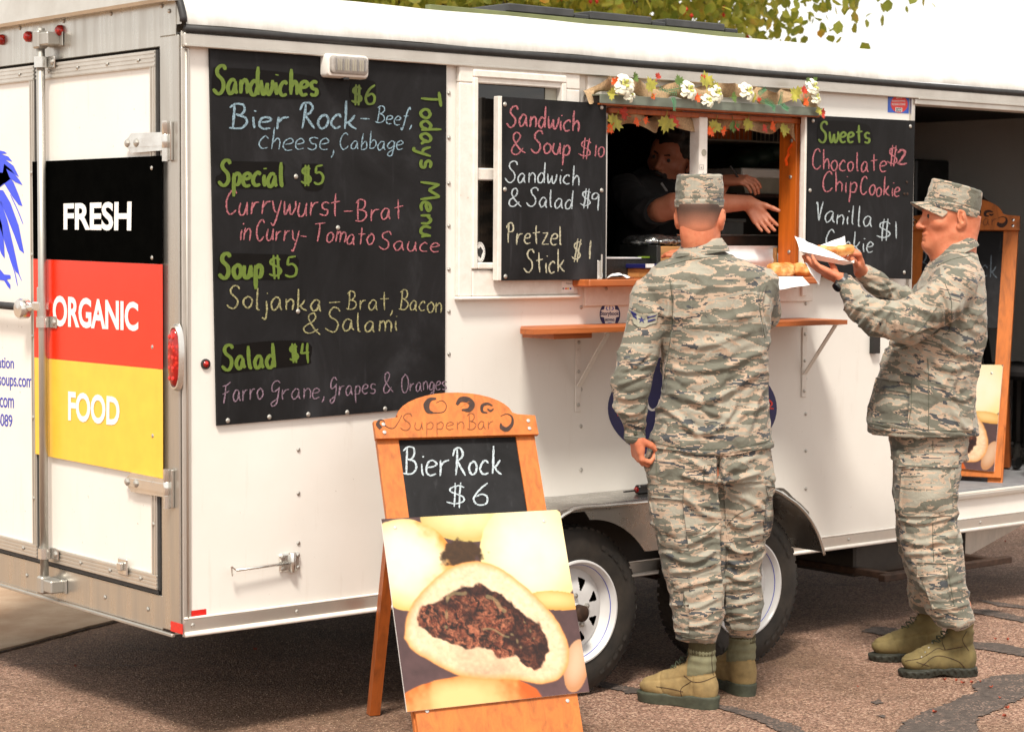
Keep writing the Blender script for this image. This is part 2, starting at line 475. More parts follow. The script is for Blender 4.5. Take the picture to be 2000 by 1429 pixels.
    big = noise(nt, v, 0.9, 5, 0.6, 0.3); mid = noise(nt, v, 5.0, 5, 0.6)
    st = N(nt, 'ShaderNodeTexVoronoi'); st.inputs['Scale'].default_value = 130; nt.links.new(v, st.inputs['Vector'])
    st2 = N(nt, 'ShaderNodeTexVoronoi'); st2.inputs['Scale'].default_value = 300; nt.links.new(v, st2.inputs['Vector'])
    hsv = N(nt, 'ShaderNodeSeparateColor'); nt.links.new(st.outputs['Color'], hsv.inputs[0])
    c = ramp(nt, hsv.outputs[0], [(0.0, (0.040, 0.027, 0.022)), (0.25, (0.13, 0.080, 0.062)), (0.5, (0.27, 0.165, 0.130)), (0.8, (0.42, 0.28, 0.22)), (1.0, (0.66, 0.52, 0.43))])
    hs2 = N(nt, 'ShaderNodeSeparateColor'); nt.links.new(st2.outputs['Color'], hs2.inputs[0])
    c = mixc(nt, 0.4, c, ramp(nt, hs2.outputs[1], [(0.0, (0.035, 0.024, 0.02)), (0.5, (0.22, 0.135, 0.105)), (1.0, (0.55, 0.42, 0.34))]))
    c = mixc(nt, mrange(nt, big, 0.35, 0.62, 0.6, 0.0), c, (0.085, 0.058, 0.032))
    c = mixc(nt, mrange(nt, mid, 0.5, 0.75, 0, 0.35), c, (0.07, 0.052, 0.042))
    c = mixc(nt, 1.0, c, (1.0, 0.88, 0.79), 'MULTIPLY')
    nt.links.new(c, b.inputs['Base Color'])
    bump(nt, b, st.outputs['Distance'], 0.8, 0.005)
    m, nt, b = nodes_of('concrete', (0.40, 0.27, 0.17), 0.9, 0, 0.25)
    v = coords(nt); n = noise(nt, v, 3.0, 7, 0.65); g = noise(nt, v, 160, 3, 0.6)
    c = ramp(nt, n, [(0.35, (0.33, 0.205, 0.125)), (0.7, (0.50, 0.37, 0.26))])
    c = mixc(nt, mrange(nt, g, 0.5, 0.75, 0, 0.4), c, (0.25, 0.15, 0.09))
    nt.links.new(c, b.inputs['Base Color']); bump(nt, b, g, 0.3, 0.003)
    m, nt, b = nodes_of('tar', (0.07, 0.055, 0.047), 0.85, 0, 0.25)
    v = coords(nt); vo = N(nt, 'ShaderNodeTexVoronoi'); vo.inputs['Scale'].default_value = 150; nt.links.new(v, vo.inputs['Vector'])
    sc_ = N(nt, 'ShaderNodeSeparateColor'); nt.links.new(vo.outputs['Color'], sc_.inputs[0])
    c = ramp(nt, noise(nt, v, 30, 5, 0.65), [(0.3, (0.055, 0.043, 0.037)), (0.7, (0.105, 0.082, 0.070))])
    w_ = noise(nt, v, 9.0, 4, 0.6)
    c = mixc(nt, math_n(nt, 'MULTIPLY', math_n(nt, 'GREATER_THAN', sc_.outputs[0], 0.80), mrange(nt, w_, 0.42, 0.6)), c, (0.24, 0.16, 0.125))
    nt.links.new(c, b.inputs['Base Color']); bump(nt, b, vo.outputs['Distance'], 0.4, 0.003)
def camo(name, sc, off):
    """digital tiger stripe cloth: sage, light grey, tan edging and slate, with squared-off pixels"""
    m, nt, b = nodes_of(name, (0.3, 0.3, 0.24), 0.8, 0, 0.2)
    tc = N(nt, 'ShaderNodeTexCoord')
    at = N(nt, 'ShaderNodeAttribute'); at.attribute_name = 'rest'
    sn = N(nt, 'ShaderNodeVectorMath', operation='SNAP')
    nt.links.new(at.outputs['Vector'], sn.inputs[0]); sn.inputs[1].default_value = (0.0034, 0.0034, 0.0034)
    def mapped(scale, rot=(0, 0, 0), loc=(0, 0, 0)):
        mp = N(nt, 'ShaderNodeMapping'); nt.links.new(sn.outputs[0], mp.inputs[0])
        mp.inputs['Scale'].default_value = tuple(s * sc for s in scale); mp.inputs['Rotation'].default_value = rot
        mp.inputs['Location'].default_value = tuple(l + off for l in loc)
        return mp.outputs[0]
    d0 = noise(nt, mapped((1, 1, 1)), 5.0, 2, 0.5)
    big = noise(nt, mapped((3.5, 3.5, 12.5), (0.10, 0.16, 0)), 1.0, 2.4, 0.55, 0.7)
    jag = noise(nt, mapped((30, 30, 60), (0, 0.25, 0)), 1.0, 3, 0.65)
    bj = math_n(nt, 'ADD', big, math_n(nt, 'MULTIPLY', math_n(nt, 'SUBTRACT', jag, 0.5), 0.085))
    SAGE, GREY, TAN, SLATE = (0.142, 0.138, 0.108), (0.31, 0.288, 0.232), (0.425, 0.31, 0.225), (0.062, 0.066, 0.070)
    c = ramp(nt, bj, [(0.0, SAGE), (0.462, TAN), (0.484, GREY), (0.560, TAN), (0.576, SAGE)], 'CONSTANT')
    # brushed hatching of slate and tan
    h = noise(nt, mapped((8, 8, 38), (0.35, 0.5, 0.2), (3, 1, 2)), 1.0, 2, 0.55, 1.0)
    gate = noise(nt, mapped((5, 5, 11), (0, 0.1, 0), (7, 5, 3)), 1.0, 1, 0.5)
    g2 = mrange(nt, gate, 0.44, 0.47)
    c = mixc(nt, math_n(nt, 'MULTIPLY', math_n(nt, 'GREATER_THAN', h, 0.555), g2), c, TAN)
    c = mixc(nt, math_n(nt, 'MULTIPLY', math_n(nt, 'GREATER_THAN', h, 0.608), g2), c, SLATE)
    h2 = noise(nt, mapped((10, 10, 36), (-0.2, -0.5, 0), (9, 4, 6)), 1.0, 2, 0.5, 0.6)
    c = mixc(nt, math_n(nt, 'GREATER_THAN', h2, 0.675), c, SLATE)
    h3 = noise(nt, mapped((9, 9, 42), (0.2, -0.3, 0), (19, 14, 6)), 1.0, 2, 0.5, 0.8)
    c = mixc(nt, math_n(nt, 'GREATER_THAN', h3, 0.635), c, TAN)
    nt.links.new(c, b.inputs['Base Color'])
    w = noise(nt, tc.outputs['Object'], 21, 5, 0.62, 1.4)
    wv = noise(nt, tc.outputs['Object'], 600, 2, 0.5)
    bp = N(nt, 'ShaderNodeBump'); bp.inputs['Strength'].default_value = 0.55; bp.inputs['Distance'].default_value = 0.010
    nt.links.new(w, bp.inputs['Height'])
    bp2 = N(nt, 'ShaderNodeBump'); bp2.inputs['Strength'].default_value = 0.15; bp2.inputs['Distance'].default_value = 0.0006
    nt.links.new(wv, bp2.inputs['Height']); nt.links.new(bp.outputs[0], bp2.inputs['Normal'])
    nt.links.new(bp2.outputs[0], b.inputs['Normal'])
    b.inputs['Sheen Weight'].default_value = 0.15
def hair_fade():
    m, nt, b = nodes_of('hair_fade', (0.05, 0.03, 0.02), 0.75)
    at = N(nt, 'ShaderNodeAttribute'); at.attribute_name = 'fade'
    g = noise(nt, coords(nt), 520, 3, 0.7)
    f = math_n(nt, 'ADD', at.outputs['Fac'], math_n(nt, 'MULTIPLY', math_n(nt, 'SUBTRACT', g, 0.5), 0.5))
    c = ramp(nt, f, [(0.05, (0.54, 0.195, 0.105)), (0.35, (0.28, 0.11, 0.065)), (0.75, (0.10, 0.05, 0.033)), (1.0, (0.05, 0.028, 0.02))])
    nt.links.new(c, b.inputs['Base Color'])
    bump(nt, b, g, 0.5, 0.0015)
build_materials()
# ------------------------------------------------------------------ handwriting (single-line letters, drawn as ribbons)
GL = {
 'S': '11,17 9,20 5,20 2,17 3,13 8,9 9,4 6,0 2,0 -2,3',
 'B': '2,20 2,10 2,0|-1,17 3,20 8,19 9,15 6,11 3,11 9,9 11,5 8,1 3,0 -1,1',
 'R': '3,19 3,10 2,0|-1,14 1,19 6,20 9,17 8,13 3,10|4,10 8,5 12,0',
 'C': '10,17 7,20 3,18 0,11 1,4 4,0 8,1 11,4',
 'T': '5,19 5,10 4,0|-2,18 5,19 12,20',
 'M': '0,0 1,10 2,19|2,19 5,12 7,8|7,8 10,14 13,19|13,19 14,10 15,0',
 'F': '3,18 2,9 0,0|-2,17 4,18 11,21|-2,9 3,10 8,12',
 'G': '9,17 6,20 2,18 0,12 2,8 6,10 9,13|9,13 8,4 6,-4 2,-7 0,-4 4,-1 9,2',
 'O': '6,20 1,16 0,7 3,0 8,1 11,8 10,16 6,20 4,19',
 'P': '2,19 2,10 2,0|-1,15 1,19 6,20 9,16 7,12 3,11',
 'V': '0,16 2,17 4,0|4,0 6,10 8,19',
 'a': '8,9 4,10 0,5 2,0 6,2 8,8|8,9 8,3 10,0',
 'b': '1,20 1,10 1,0|1,6 5,10 8,6 6,1 1,0',
 'c': '8,8 5,10 1,7 0,3 3,0 8,1',
 'd': '8,8 4,10 0,5 2,0 6,1 8,7|8,21 8,10 9,0',
 'e': '1,5 6,6 8,8 5,10 1,8 0,3 3,0 8,1',
 'f': '8,17 6,20 4,15 3,4 2,-6 0,-4|0,9 7,10',
 'g': '8,8 4,10 0,5 2,1 6,3 8,9|8,9 8,0 6,-7 2,-7 2,-4 9,1',
 'h': '1,20 1,10 1,0|1,5 5,10 8,7 8,0',
 'i': '1,9 1,4 2,0|2,14 2,15',
 'j': '3,9 4,0 2,-8 -1,-7|4,14 4,15',
 'k': '1,20 1,10 1,0|8,10 5,6 1,4|3,5 6,2 10,0',
 'l': '1,19 1,8 2,1 4,0',
 'm': '1,10 1,5 1,0|1,6 4,10 6,7 6,0|6,6 9,10 12,7 12,0',
 'n': '1,10 1,5 1,0|1,6 5,10 8,7 8,0',
 'o': '5,10 1,8 0,4 3,0 7,2 8,7 5,10 3,9',
 'p': '1,10 1,0 1,-9|1,7 5,10 8,7 6,1 1,1',
 'q': '8,8 4,10 0,5 2,1 6,2 8,8|8,10 8,0 8,-8',
 'r': '1,10 1,5 1,0|1,5 4,9 8,10',
 's': '8,9 4,10 1,8 3,5 7,4 7,1 4,0 0,1',
 't': '4,17 4,8 5,0|0,10 9,11',
 'u': '1,10 0,4 2,0 6,1 8,9|8,10 8,4 9,0',
 'w': '0,10 1,2 3,0 6,6 6,8|6,7 7,1 9,0 12,5 12,10',
 'y': '0,10 2,3 5,1|9,10 6,0 3,-8 0,-7',
 'z': '1,10 8,10|8,10 4,5 0,0|0,0 9,0',
 '&': '12,0 8,4 3,12 3,18 6,20 8,17 6,12 1,6 1,1 5,0 10,5',
 ',': '2,1 2,-2 0,-5', '-': '0,6 8,6', "'": '2,20 2,16',
 '$': '9,16 6,18 2,16 2,12 8,8 9,4 5,1 0,3|4,21 4,9 4,-2|7,21 7,9 7,-2',
 '1': '3,20 3,10 3,0', '2': '1,16 4,20 8,18 7,12 1,1|1,1 5,0 10,1',
 '4': '3,20 1,10 0,8|0,8 9,9|8,20 7,10 7,-3',
 '5': '9,20 3,19|3,19 2,11|2,11 6,12 9,8 8,2 4,0 0,2',
 '6': '9,20 4,15 1,6 3,0 8,1 9,7 6,10 2,7',
 '9': '9,17 6,20 2,17 2,12 6,11 9,16|9,18 9,8 8,-6', '0': '5,20 1,15 1,5 4,0 8,4 9,14 5,20',
}
def catmull(P, k=5):
    P = np.asarray(P, float)
    if len(P) < 3:
        t = np.linspace(0, 1, k + 1)[:, None]
        return P[0] * (1 - t) + P[-1] * t
    Q = np.vstack([2 * P[0] - P[1], P, 2 * P[-1] - P[-2]])
    out = []
    for i in range(1, len(Q) - 2):
        for j in range(k):
            t = j / k
            out.append(0.5 * ((2 * Q[i]) + (-Q[i - 1] + Q[i + 1]) * t + (2 * Q[i - 1] - 5 * Q[i] + 4 * Q[i + 1] - Q[i + 2]) * t * t + (-Q[i - 1] + 3 * Q[i] - 3 * Q[i + 1] + Q[i + 2]) * t ** 3))
    out.append(P[-1])
    return np.array(out)
RIB = [0]
def ribbon(mb, pts, w, mapf, ragged=0.0, taper=True):
    """pts in photo pixels -> flat ribbon of width w px on the plane of mapf"""
    pts = np.asarray(pts, float)
    n = len(pts)
    if n < 2: return
    t = np.gradient(pts, axis=0); t /= (np.linalg.norm(t, axis=1)[:, None] + 1e-9)
    nn = np.stack([-t[:, 1], t[:, 0]], 1)
    # a calligraphic difference between down and across strokes
    ww = w * ((0.33 if w > 5.4 else 0.27) + 0.10 * np.abs(t[:, 1]))
    if taper:
        e = np.minimum(1, 0.6 + 0.4 * np.minimum(np.arange(n), np.arange(n)[::-1]) / 2.0); ww = ww * e
    a = pts + nn * (ww * (1 + ragged * RNG.uniform(-1, 1, n)))[:, None]
    b = pts - nn * (ww * (1 + ragged * RNG.uniform(-1, 1, n)))[:, None]
    RIB[0] = (RIB[0] + 1) % 12
    vs = []
    for i, (p, q) in enumerate(zip(a, b)):
        e = 1.2e-5 * RIB[0] + 1.6e-6 * i
        P, Q = np.asarray(mapf(*p)), np.asarray(mapf(*q))
        vs += [P + (CAM - P) * e, Q + (CAM - Q) * e]
    mb.add(vs, [(2 * i, 2 * i + 1, 2 * i + 3, 2 * i + 2) for i in range(n - 1)])
def write(mb, s, p0, p1, xh, w, mapf, jit=0.9, ragged=0.25, cap=1.0, slant=0.0):
    """s written from pixel p0 to p1 along the baseline, xh = height of small letters in px"""
    p0 = np.array(p0, float); p1 = np.array(p1, float)
    d = p1 - p0; L = np.linalg.norm(d); d /= L; up = np.array([d[1], -d[0]])
    xs = []; x = 0
    for ch in s:
        if ch == ' ': x += 7; xs.append(None); continue
        pts = [tuple(map(float, q.split(','))) for st in GL[ch].split('|') for q in st.split()]
        mx = max(q[0] for q in pts); mn = min(min(q[0] for q in pts), 0)
        xs.append(x); x += mx + 3.2
    tot = x - 3.2
    sx = L / tot; sy = xh / 10.0
    for ch, x0 in zip(s, xs):
        if x0 is None: continue
        r = random.uniform(-0.05, 0.05) * jit; k = 1 + random.uniform(-0.09, 0.09) * jit; dy = random.uniform(-1, 1) * jit
        for st in GL[ch].split('|'):
            P = np.array([tuple(map(float, q.split(','))) for q in st.split()])
            if ch in 'iIj' and len(P) == 2 and P[0][1] > 12: P = P + np.array([0, random.uniform(-1, 1)])
            P[:, 1] = np.where(P[:, 1] > 10, 10 + (P[:, 1] - 10) * cap, P[:, 1])
            P = P * k
            Q = np.stack([P[:, 0] + r * P[:, 1], P[:, 1] - r * P[:, 0] + dy], 1)
            Q[:, 0] = (Q[:, 0] + x0) * sx + slant * Q[:, 1] * sy; Q[:, 1] *= sy
            Q += RNG.normal(0, 0.25 * jit, Q.shape) * sx
            C = catmull(Q, 5)
            W = p0 + C[:, :1] * d + C[:, 1:] * up
            ribbon(mb, W, w, mapf, ragged)
def font_text(name, s, mat, parent, mapf, bold=0.02, spacing=1.0, label=None):
    """print lettering; mapf takes (u, v) in 0..1 of the text's own box"""
    cu = bpy.data.curves.new(name, 'FONT'); cu.body = s; cu.offset = bold; cu.space_character = spacing; cu.resolution_u = 4
    to = bpy.data.objects.new(name, cu); COL.objects.link(to)
    bpy.context.view_layer.update()
    me = bpy.data.meshes.new_from_object(to.evaluated_get(bpy.context.evaluated_depsgraph_get()))
    bpy.data.objects.remove(to); bpy.data.curves.remove(cu)
    n = len(me.vertices); V = np.empty(n * 3); me.vertices.foreach_get('co', V); V = V.reshape(-1, 3)[:, :2]
    lo = V.min(0); hi = V.max(0); V = (V - lo) / (hi - lo)
    mb = MB(); mb.v = [tuple(mapf(u, v)) for u, v in V]; mb.f = [tuple(p.vertices) for p in me.polygons]
    bpy.data.meshes.remove(me)
    return mb.build(name, mat, parent, label=label)
def quad_map(c, off=(0, 0, 0)):
    """c: 4 world corners bottom-left, bottom-right, top-right, top-left"""
    c = [np.asarray(p, float) for p in c]; off = np.asarray(off, float)
    return lambda u, v: (c[0] * (1 - u) + c[1] * u) * (1 - v) + (c[3] * (1 - u) + c[2] * u) * v + off
def pxquad(fn, a, b, c, d):
    """photo corners tl, tr, br, bl -> bl, br, tr, tl in the world"""
    return [fn(*d), fn(*c), fn(*b), fn(*a)]

# ------------------------------------------------------------------ ground
def noisy_outline(pts, amp, step=0.03):
    out = []
    n = len(pts)
    for i in range(n):
        a = np.array(pts[i]); b = np.array(pts[(i + 1) % n]); k = max(2, int(np.linalg.norm(b - a) / step))
        for j in range(k):
            out.append(a + (b - a) * j / k + RNG.normal(0, amp, 2))
    return out
def ground():
    MB().add([(-300, -120, 0), (400, -120, 0), (400, 600, 0), (-300, 600, 0)], [(0, 1, 2, 3)]).build('asphalt_ground', MAT['asphalt'], None, kind=None)
    bpy.data.objects['asphalt_ground']['kind'] = 'structure'
    # concrete apron beyond the rear of the trailer
    a = on_z(-400, 1378)[:2]; b = on_z(230, 1213)[:2]; d = (b - a) / np.linalg.norm(b - a)
    edge = []
    for t in np.arange(-4, 14, 0.05):
        p = a + d * t; edge.append(p + np.array([-d[1], d[0]]) * RNG.normal(0, 0.003))
    far = [edge[-1] + np.array([-6, 40]), edge[0] + np.array([-30, 30])]
    top = [(p[0], p[1], 0.012) for p in edge + far]
    o = MB().add(top + [(p[0], p[1], -0.01) for p in edge], [tuple(range(len(top)))] + [(i, i + 1, len(top) + i + 1, len(top) + i) for i in range(len(edge) - 1)]).build('concrete_pavement', MAT['concrete'])
    o['kind'] = 'structure'
    # dark open joint between the two
    mb = MB(); vs = []
    for i, p in enumerate(edge):
        w = 0.010 + 0.006 * RNG.random(); q = p - np.array([-d[1], d[0]]) * w
        vs += [(p[0], p[1], 0.0045), (q[0], q[1], 0.0045)]
    mb.add(vs, [(2 * i, 2 * i + 1, 2 * i + 3, 2 * i + 2) for i in range(len(edge) - 1)])
    o = mb.build('pavement_joint', MAT['tar']); o['kind'] = 'structure'
    mb = MB()
    polys = [
        [(1766, 1413), (1800, 1392), (1843, 1377), (1880, 1362), (1908, 1352), (1898, 1340), (1915, 1328), (1936, 1322), (2000, 1316), (2090, 1318), (2100, 1350), (2000, 1362), (1952, 1385), (1905, 1405), (1912, 1440), (1890, 1480), (1800, 1485), (1740, 1440)],
        [(1681, 1233), (1720, 1240), (1765, 1248), (1800, 1246), (1790, 1232), (1740, 1226), (1705, 1225)],
        [(1880, 1192), (1930, 1190), (2000, 1206), (2060, 1214), (2060, 1222), (2000, 1216), (1930, 1203)],
        [(1900, 1255), (1950, 1256), (2000, 1266), (2070, 1276), (2070, 1290), (2000, 1283), (1940, 1272), (1900, 1266)],
        [(1702, 1371), (1713, 1366), (1725, 1369), (1722, 1375), (1708, 1376)],
        [(1715, 1398), (1722, 1396), (1727, 1399), (1719, 1402)],
        [(1395, 1374), (1480, 1392), (1560, 1420), (1600, 1450), (1560, 1452), (1480, 1407), (1400, 1384)],
        [(1170, 1330), (1240, 1345), (1275, 1352), (1270, 1360), (1220, 1352), (1165, 1340)],
        [(1900, 1170), (1960, 1178), (2010, 1185), (2010, 1190), (1950, 1184)],
    ]
    vs = []
    for poly in polys:
        P = [on_z(x, y)[:2] for x, y in poly]
        Q = noisy_outline(P, 0.006, 0.012)
        from mathutils.geometry import tessellate_polygon
        tri = tessellate_polygon([[Vector((p[0], p[1], 0)) for p in Q]])
        mb.add([(p[0], p[1], 0.004) for p in Q], [tuple(t) for t in tri])
    o = mb.build('tar_patches', MAT['tar']); o['kind'] = 'structure'
    # cracks in the dark asphalt by the joint
    mb = MB()
    for pts in ([(0, 1300), (90, 1296), (180, 1300), (290, 1302), (400, 1318)], [(180, 1240), (250, 1262), (330, 1272)], [(1000, 1400), (1100, 1408), (1200, 1425)]):
        P = catmull([on_z(*p)[:2] for p in pts], 10)
        vs = []
        for p in P:
            w = 0.002 + 0.003 * RNG.random(); j = RNG.normal(0, 0.004, 2)
            vs += [(p[0] + j[0], p[1] + j[1] - w, 0.003), (p[0] + j[0], p[1] + j[1] + w, 0.003)]
        mb.add(vs, [(2 * i, 2 * i + 1, 2 * i + 3, 2 * i + 2) for i in range(len(P) - 1)])
    o = mb.build('asphalt_cracks', MAT['tar']); o['kind'] = 'structure'
    # loose stones standing proud of the surface
    mb = MB()
    for i in range(9000):
        px = random.uniform(-20, 2020); py = random.uniform(1150, 1440)
        p = on_z(px, py)
        if p[1] > 1.9 or p[0] > 5: continue
        r = random.uniform(0.0012, 0.0032); a = random.uniform(0, 6.3)
        mb.add([p + np.array([r * math.cos(a + k * 2.1), r * math.sin(a + k * 2.1), 0.0005]) for k in range(3)] + [p + np.array([0, 0, r * 1.1])], [(0, 1, 3), (1, 2, 3), (2, 0, 3)])
    o = mb.build('road_grit', MAT['concrete']); o['kind'] = 'stuff'
    # fallen red petals and leaf scraps
    mb = MB()
    spots = [(148, 1304), (1868, 1332), (1967, 1386), (1953, 1366), (1676, 1344), (1898, 1336), (1915, 1334), (1825, 1394), (1962, 1402), (1944, 1251), (1968, 1252), (498, 1271), (1963, 1060), (1880, 1337), (1935, 1345), (1845, 1331)]
    for (px, py) in spots:
        p = on_z(px, py); a = random.uniform(0, 6.3); r = random.uniform(0.006, 0.013)
        pts = [p + np.array([r * math.cos(a + k * 1.05) * (1 if k % 2 else 0.6), r * math.sin(a + k * 1.05) * 0.7, 0.008 + 0.004 * (k % 3)]) for k in range(6)]
        mb.add(pts + [p + np.array([0, 0, 0.005])], [(k, (k + 1) % 6, 6) for k in range(6)])
    o = mb.build('fallen_petals', MAT['petal_fallen']); o['kind'] = 'stuff'; 
ground()

# ------------------------------------------------------------------ trailer
ZB, ZT, YW, XL = 0.36, 2.237, 2.02, 5.2
TR = thing('food_trailer', (2.4, 1.0, 0.0), 'long white food trailer with chalk menus, stainless rear doors and open serving window', 'food trailer')
def P2(name, mb, mat, parent=None, **kw):
    return mb.build(name, MAT[mat], parent or TR, **kw)
def px_rect_side(a, b, y=0.0):
    p = on_y(*a, y); q = on_y(*b, y); return p[0], q[2], q[0], p[2]
def srect(a, b, y_out, y_in=0.0, bev=0.0, yp=None):
    """box on the trailer side from photo corners (top-left, bottom-right); y_out < y_in is towards the camera"""
    x0, z0, x1, z1 = px_rect_side(a, b, y_out if yp is None else yp)
    return MB().box((x0, y_out, z0), (x1, y_in, z1), bev)
def rrect(a, b, x_out, x_in=0.0, bev=0.0):
    p = on_x(*a, x_out); q = on_x(*b, x_out)
    return MB().box((x_out, p[1], q[2]), (x_in, q[1], p[2]), bev)
HOLES = []
def side_wall():
    wl = px_rect_side((925, 152), (1085, 512)); sv = px_rect_side((1187, 219), (1558, 548)); dr = px_rect_side((1783, 205), (2300, 951))
    dr = (dr[0], 0.525, 4.48, dr[3])
    HOLES.extend([wl, sv, dr])
    xs = sorted({0.0, XL, *[v for h in HOLES for v in (h[0], h[2])], *np.arange(0.25, XL, 0.25)})
    zs = sorted({ZB, ZT, *[v for h in HOLES for v in (h[1], h[3])], *np.arange(0.6, 2.2, 0.25)})
    mb = MB()
    for y, in ((0.0,), (0.045,)):
        for i in range(len(xs) - 1):
            for j in range(len(zs) - 1):
                cx, cz = (xs[i] + xs[i + 1]) / 2, (zs[j] + zs[j + 1]) / 2
                if any(h[0] < cx < h[2] and h[1] < cz < h[3] for h in HOLES): continue
                mb.add([(xs[i], y, zs[j]), (xs[i + 1], y, zs[j]), (xs[i + 1], y, zs[j + 1]), (xs[i], y, zs[j + 1])], [(0, 1, 2, 3)])
    for h in HOLES:
        x0, z0, x1, z1 = h
        for (a, b) in (((x0, z0), (x1, z0)), ((x1, z0), (x1, z1)), ((x1, z1), (x0, z1)), ((x0, z1), (x0, z0))):
            mb.add([(a[0], 0, a[1]), (b[0], 0, b[1]), (b[0], 0.045, b[1]), (a[0], 0.045, a[1])], [(0, 1, 2, 3)])
    P2('side_wall', mb, 'white_panel')
side_wall()
# shell: far side, nose, floor, inner lining, ceiling
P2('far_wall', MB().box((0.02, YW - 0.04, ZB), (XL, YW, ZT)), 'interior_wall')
P2('nose_wall', MB().box((XL, 0.0, ZB), (XL + 0.04, YW, ZT)), 'white_panel')
P2('floor_deck', MB().box((0.03, 0.047, ZB + 0.02), (XL - 0.002, YW - 0.042, 0.525)), 'interior_floor')
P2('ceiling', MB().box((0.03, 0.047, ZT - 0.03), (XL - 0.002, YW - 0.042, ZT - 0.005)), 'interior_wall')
def roof():
    prof = []
    n = 28
    for i in range(n + 1):
        t = i / n; y = -0.012 + (YW + 0.024) * t
        s = min(y + 0.012, YW + 0.012 - y)
        z = ZT + 0.032 + 0.10 * (1 - math.exp(-max(s, 0) / 0.035)) + 0.085 * math.sin(math.pi * t) ** 0.9
        prof.append((y, z))
    fine = [(-0.012, ZT + 0.02)] + [(-0.012 + s, ZT + 0.032 + 0.10 * (1 - math.exp(-s / 0.035)) + 0.085 * math.sin(math.pi * (s / (YW + 0.024))) ** 0.9) for s in (0.0, 0.004, 0.01, 0.02, 0.035, 0.055)]
    pr = fine + prof[2:-1] + [(YW + 0.012, ZT + 0.032), (YW + 0.012, ZT + 0.02)]
    P = np.array([[(x, y, z + 0.002 * math.sin(x * 9 + y * 3)) for x in np.linspace(0.012, XL, 40)] for y, z in pr])
    mb = MB().grid(P)
    o = P2('roof', mb, 'roof_paint', smooth=True)
    return pr
ROOF = roof()
# rear bow of the roof, black bulb trim along the top edge and round the rear corner
P2('roof_bow', MB().add([(x, y, z) for x in (-0.004, 0.014) for (y, z) in [(-0.015, ZT + 0.02)] + ROOF] + [(x, YW, ZT - 0.01) for x in (-0.004, 0.014)], [tuple(range(0, len(ROOF) + 2))]), 'stainless')
P2('bulb_trim', MB().tube([(0.005 + (XL - 0.01) * i / 30, -0.018, ZT + 0.006 + 0.0006 * math.sin(i * 2.1)) for i in range(31)], 0.0125, 10), 'black_rubber', smooth=True)
P2('bulb_trim', MB().tube([(0.0, y - 0.004, z + 0.006) for y, z in ROOF], 0.012, 8), 'black_rubber', smooth=True)
P2('top_rail', MB().box((0.0, -0.022, ZT - 0.048), (XL, 0.0, ZT - 0.006), 0.004), 'aluminium')
P2('top_rail_lip', MB().box((0.0, -0.030, ZT - 0.05), (XL, -0.0225, ZT - 0.040), 0.003), 'aluminium')
P2('bottom_rail', MB().box((0.0, -0.010, ZB + 0.012), (XL, -0.0005, ZB + 0.055), 0.003), 'aluminium')
P2('bottom_rail_lip', MB().tube([(0.0, -0.014, ZB + 0.008), (XL, -0.014, ZB + 0.008)], 0.008, 8), 'frame_white', smooth=True)
P2('bottom_rail_lip', MB().tube([(0.0, -0.008, ZB + 0.058), (XL, -0.008, ZB + 0.058)], 0.004, 8), 'frame_white', smooth=True)
P2('corner_trim', MB().box((-0.003, -0.008, ZB), (0.028, -0.0005, ZT - 0.05), 0.003), 'aluminium')
P2('corner_trim_rib', MB().tube([(0.014, -0.009, ZB + 0.06), (0.014, -0.009, ZT - 0.055)], 0.0035, 6), 'aluminium', smooth=True)

# screws: one small domed head shared by all
def screw_mesh(r=0.006):
    mb = MB().disc_lathe((0, 0, 0), (0, -1, 0), [(0.0, r * 1.25), (0.0012, r * 1.2), (0.0034, r * 0.75), (0.0042, 0.0001)], 8)
    me = bpy.data.meshes.new('screw'); me.from_pydata(mb.v, [], mb.f); me.materials.append(MAT['galvanised'])
    return me
SCREW = screw_mesh()
def put_screws(pts, parent, rz=0.0, scale=1.0, off=0.0008):
    for p in pts:
        o = bpy.data.objects.new('screw', SCREW); COL.objects.link(o)
        o.parent = parent; o.scale = (scale,) * 3; o.rotation_euler = (0, 0, rz)
        o.location = WM[parent].inverted() @ Vector(tuple(p))
SP = [(362, y) for y in (141, 237, 334, 429, 524, 618, 711, 802, 891, 984, 1079)] + [(583, y) for y in (878, 963, 1060)] + \
     [(877, y) for y in (182, 269, 358, 441, 526, 608, 691)] + [(1135, y) for y in (600, 760, 832, 917)] + [(1574, y) for y in (593, 739, 808, 880, 954)] + [(1440, 1020)]
put_screws([on_y(*p, -0.001) for p in SP if p[0] < 2000], TR, off=0)
put_screws([(x, -0.0105, ZB + 0.035) for x in (0.03, 0.42, 0.84, 1.2, 2.78, 3.1, 3.5, 3.95, 4.3, 4.7)], TR)

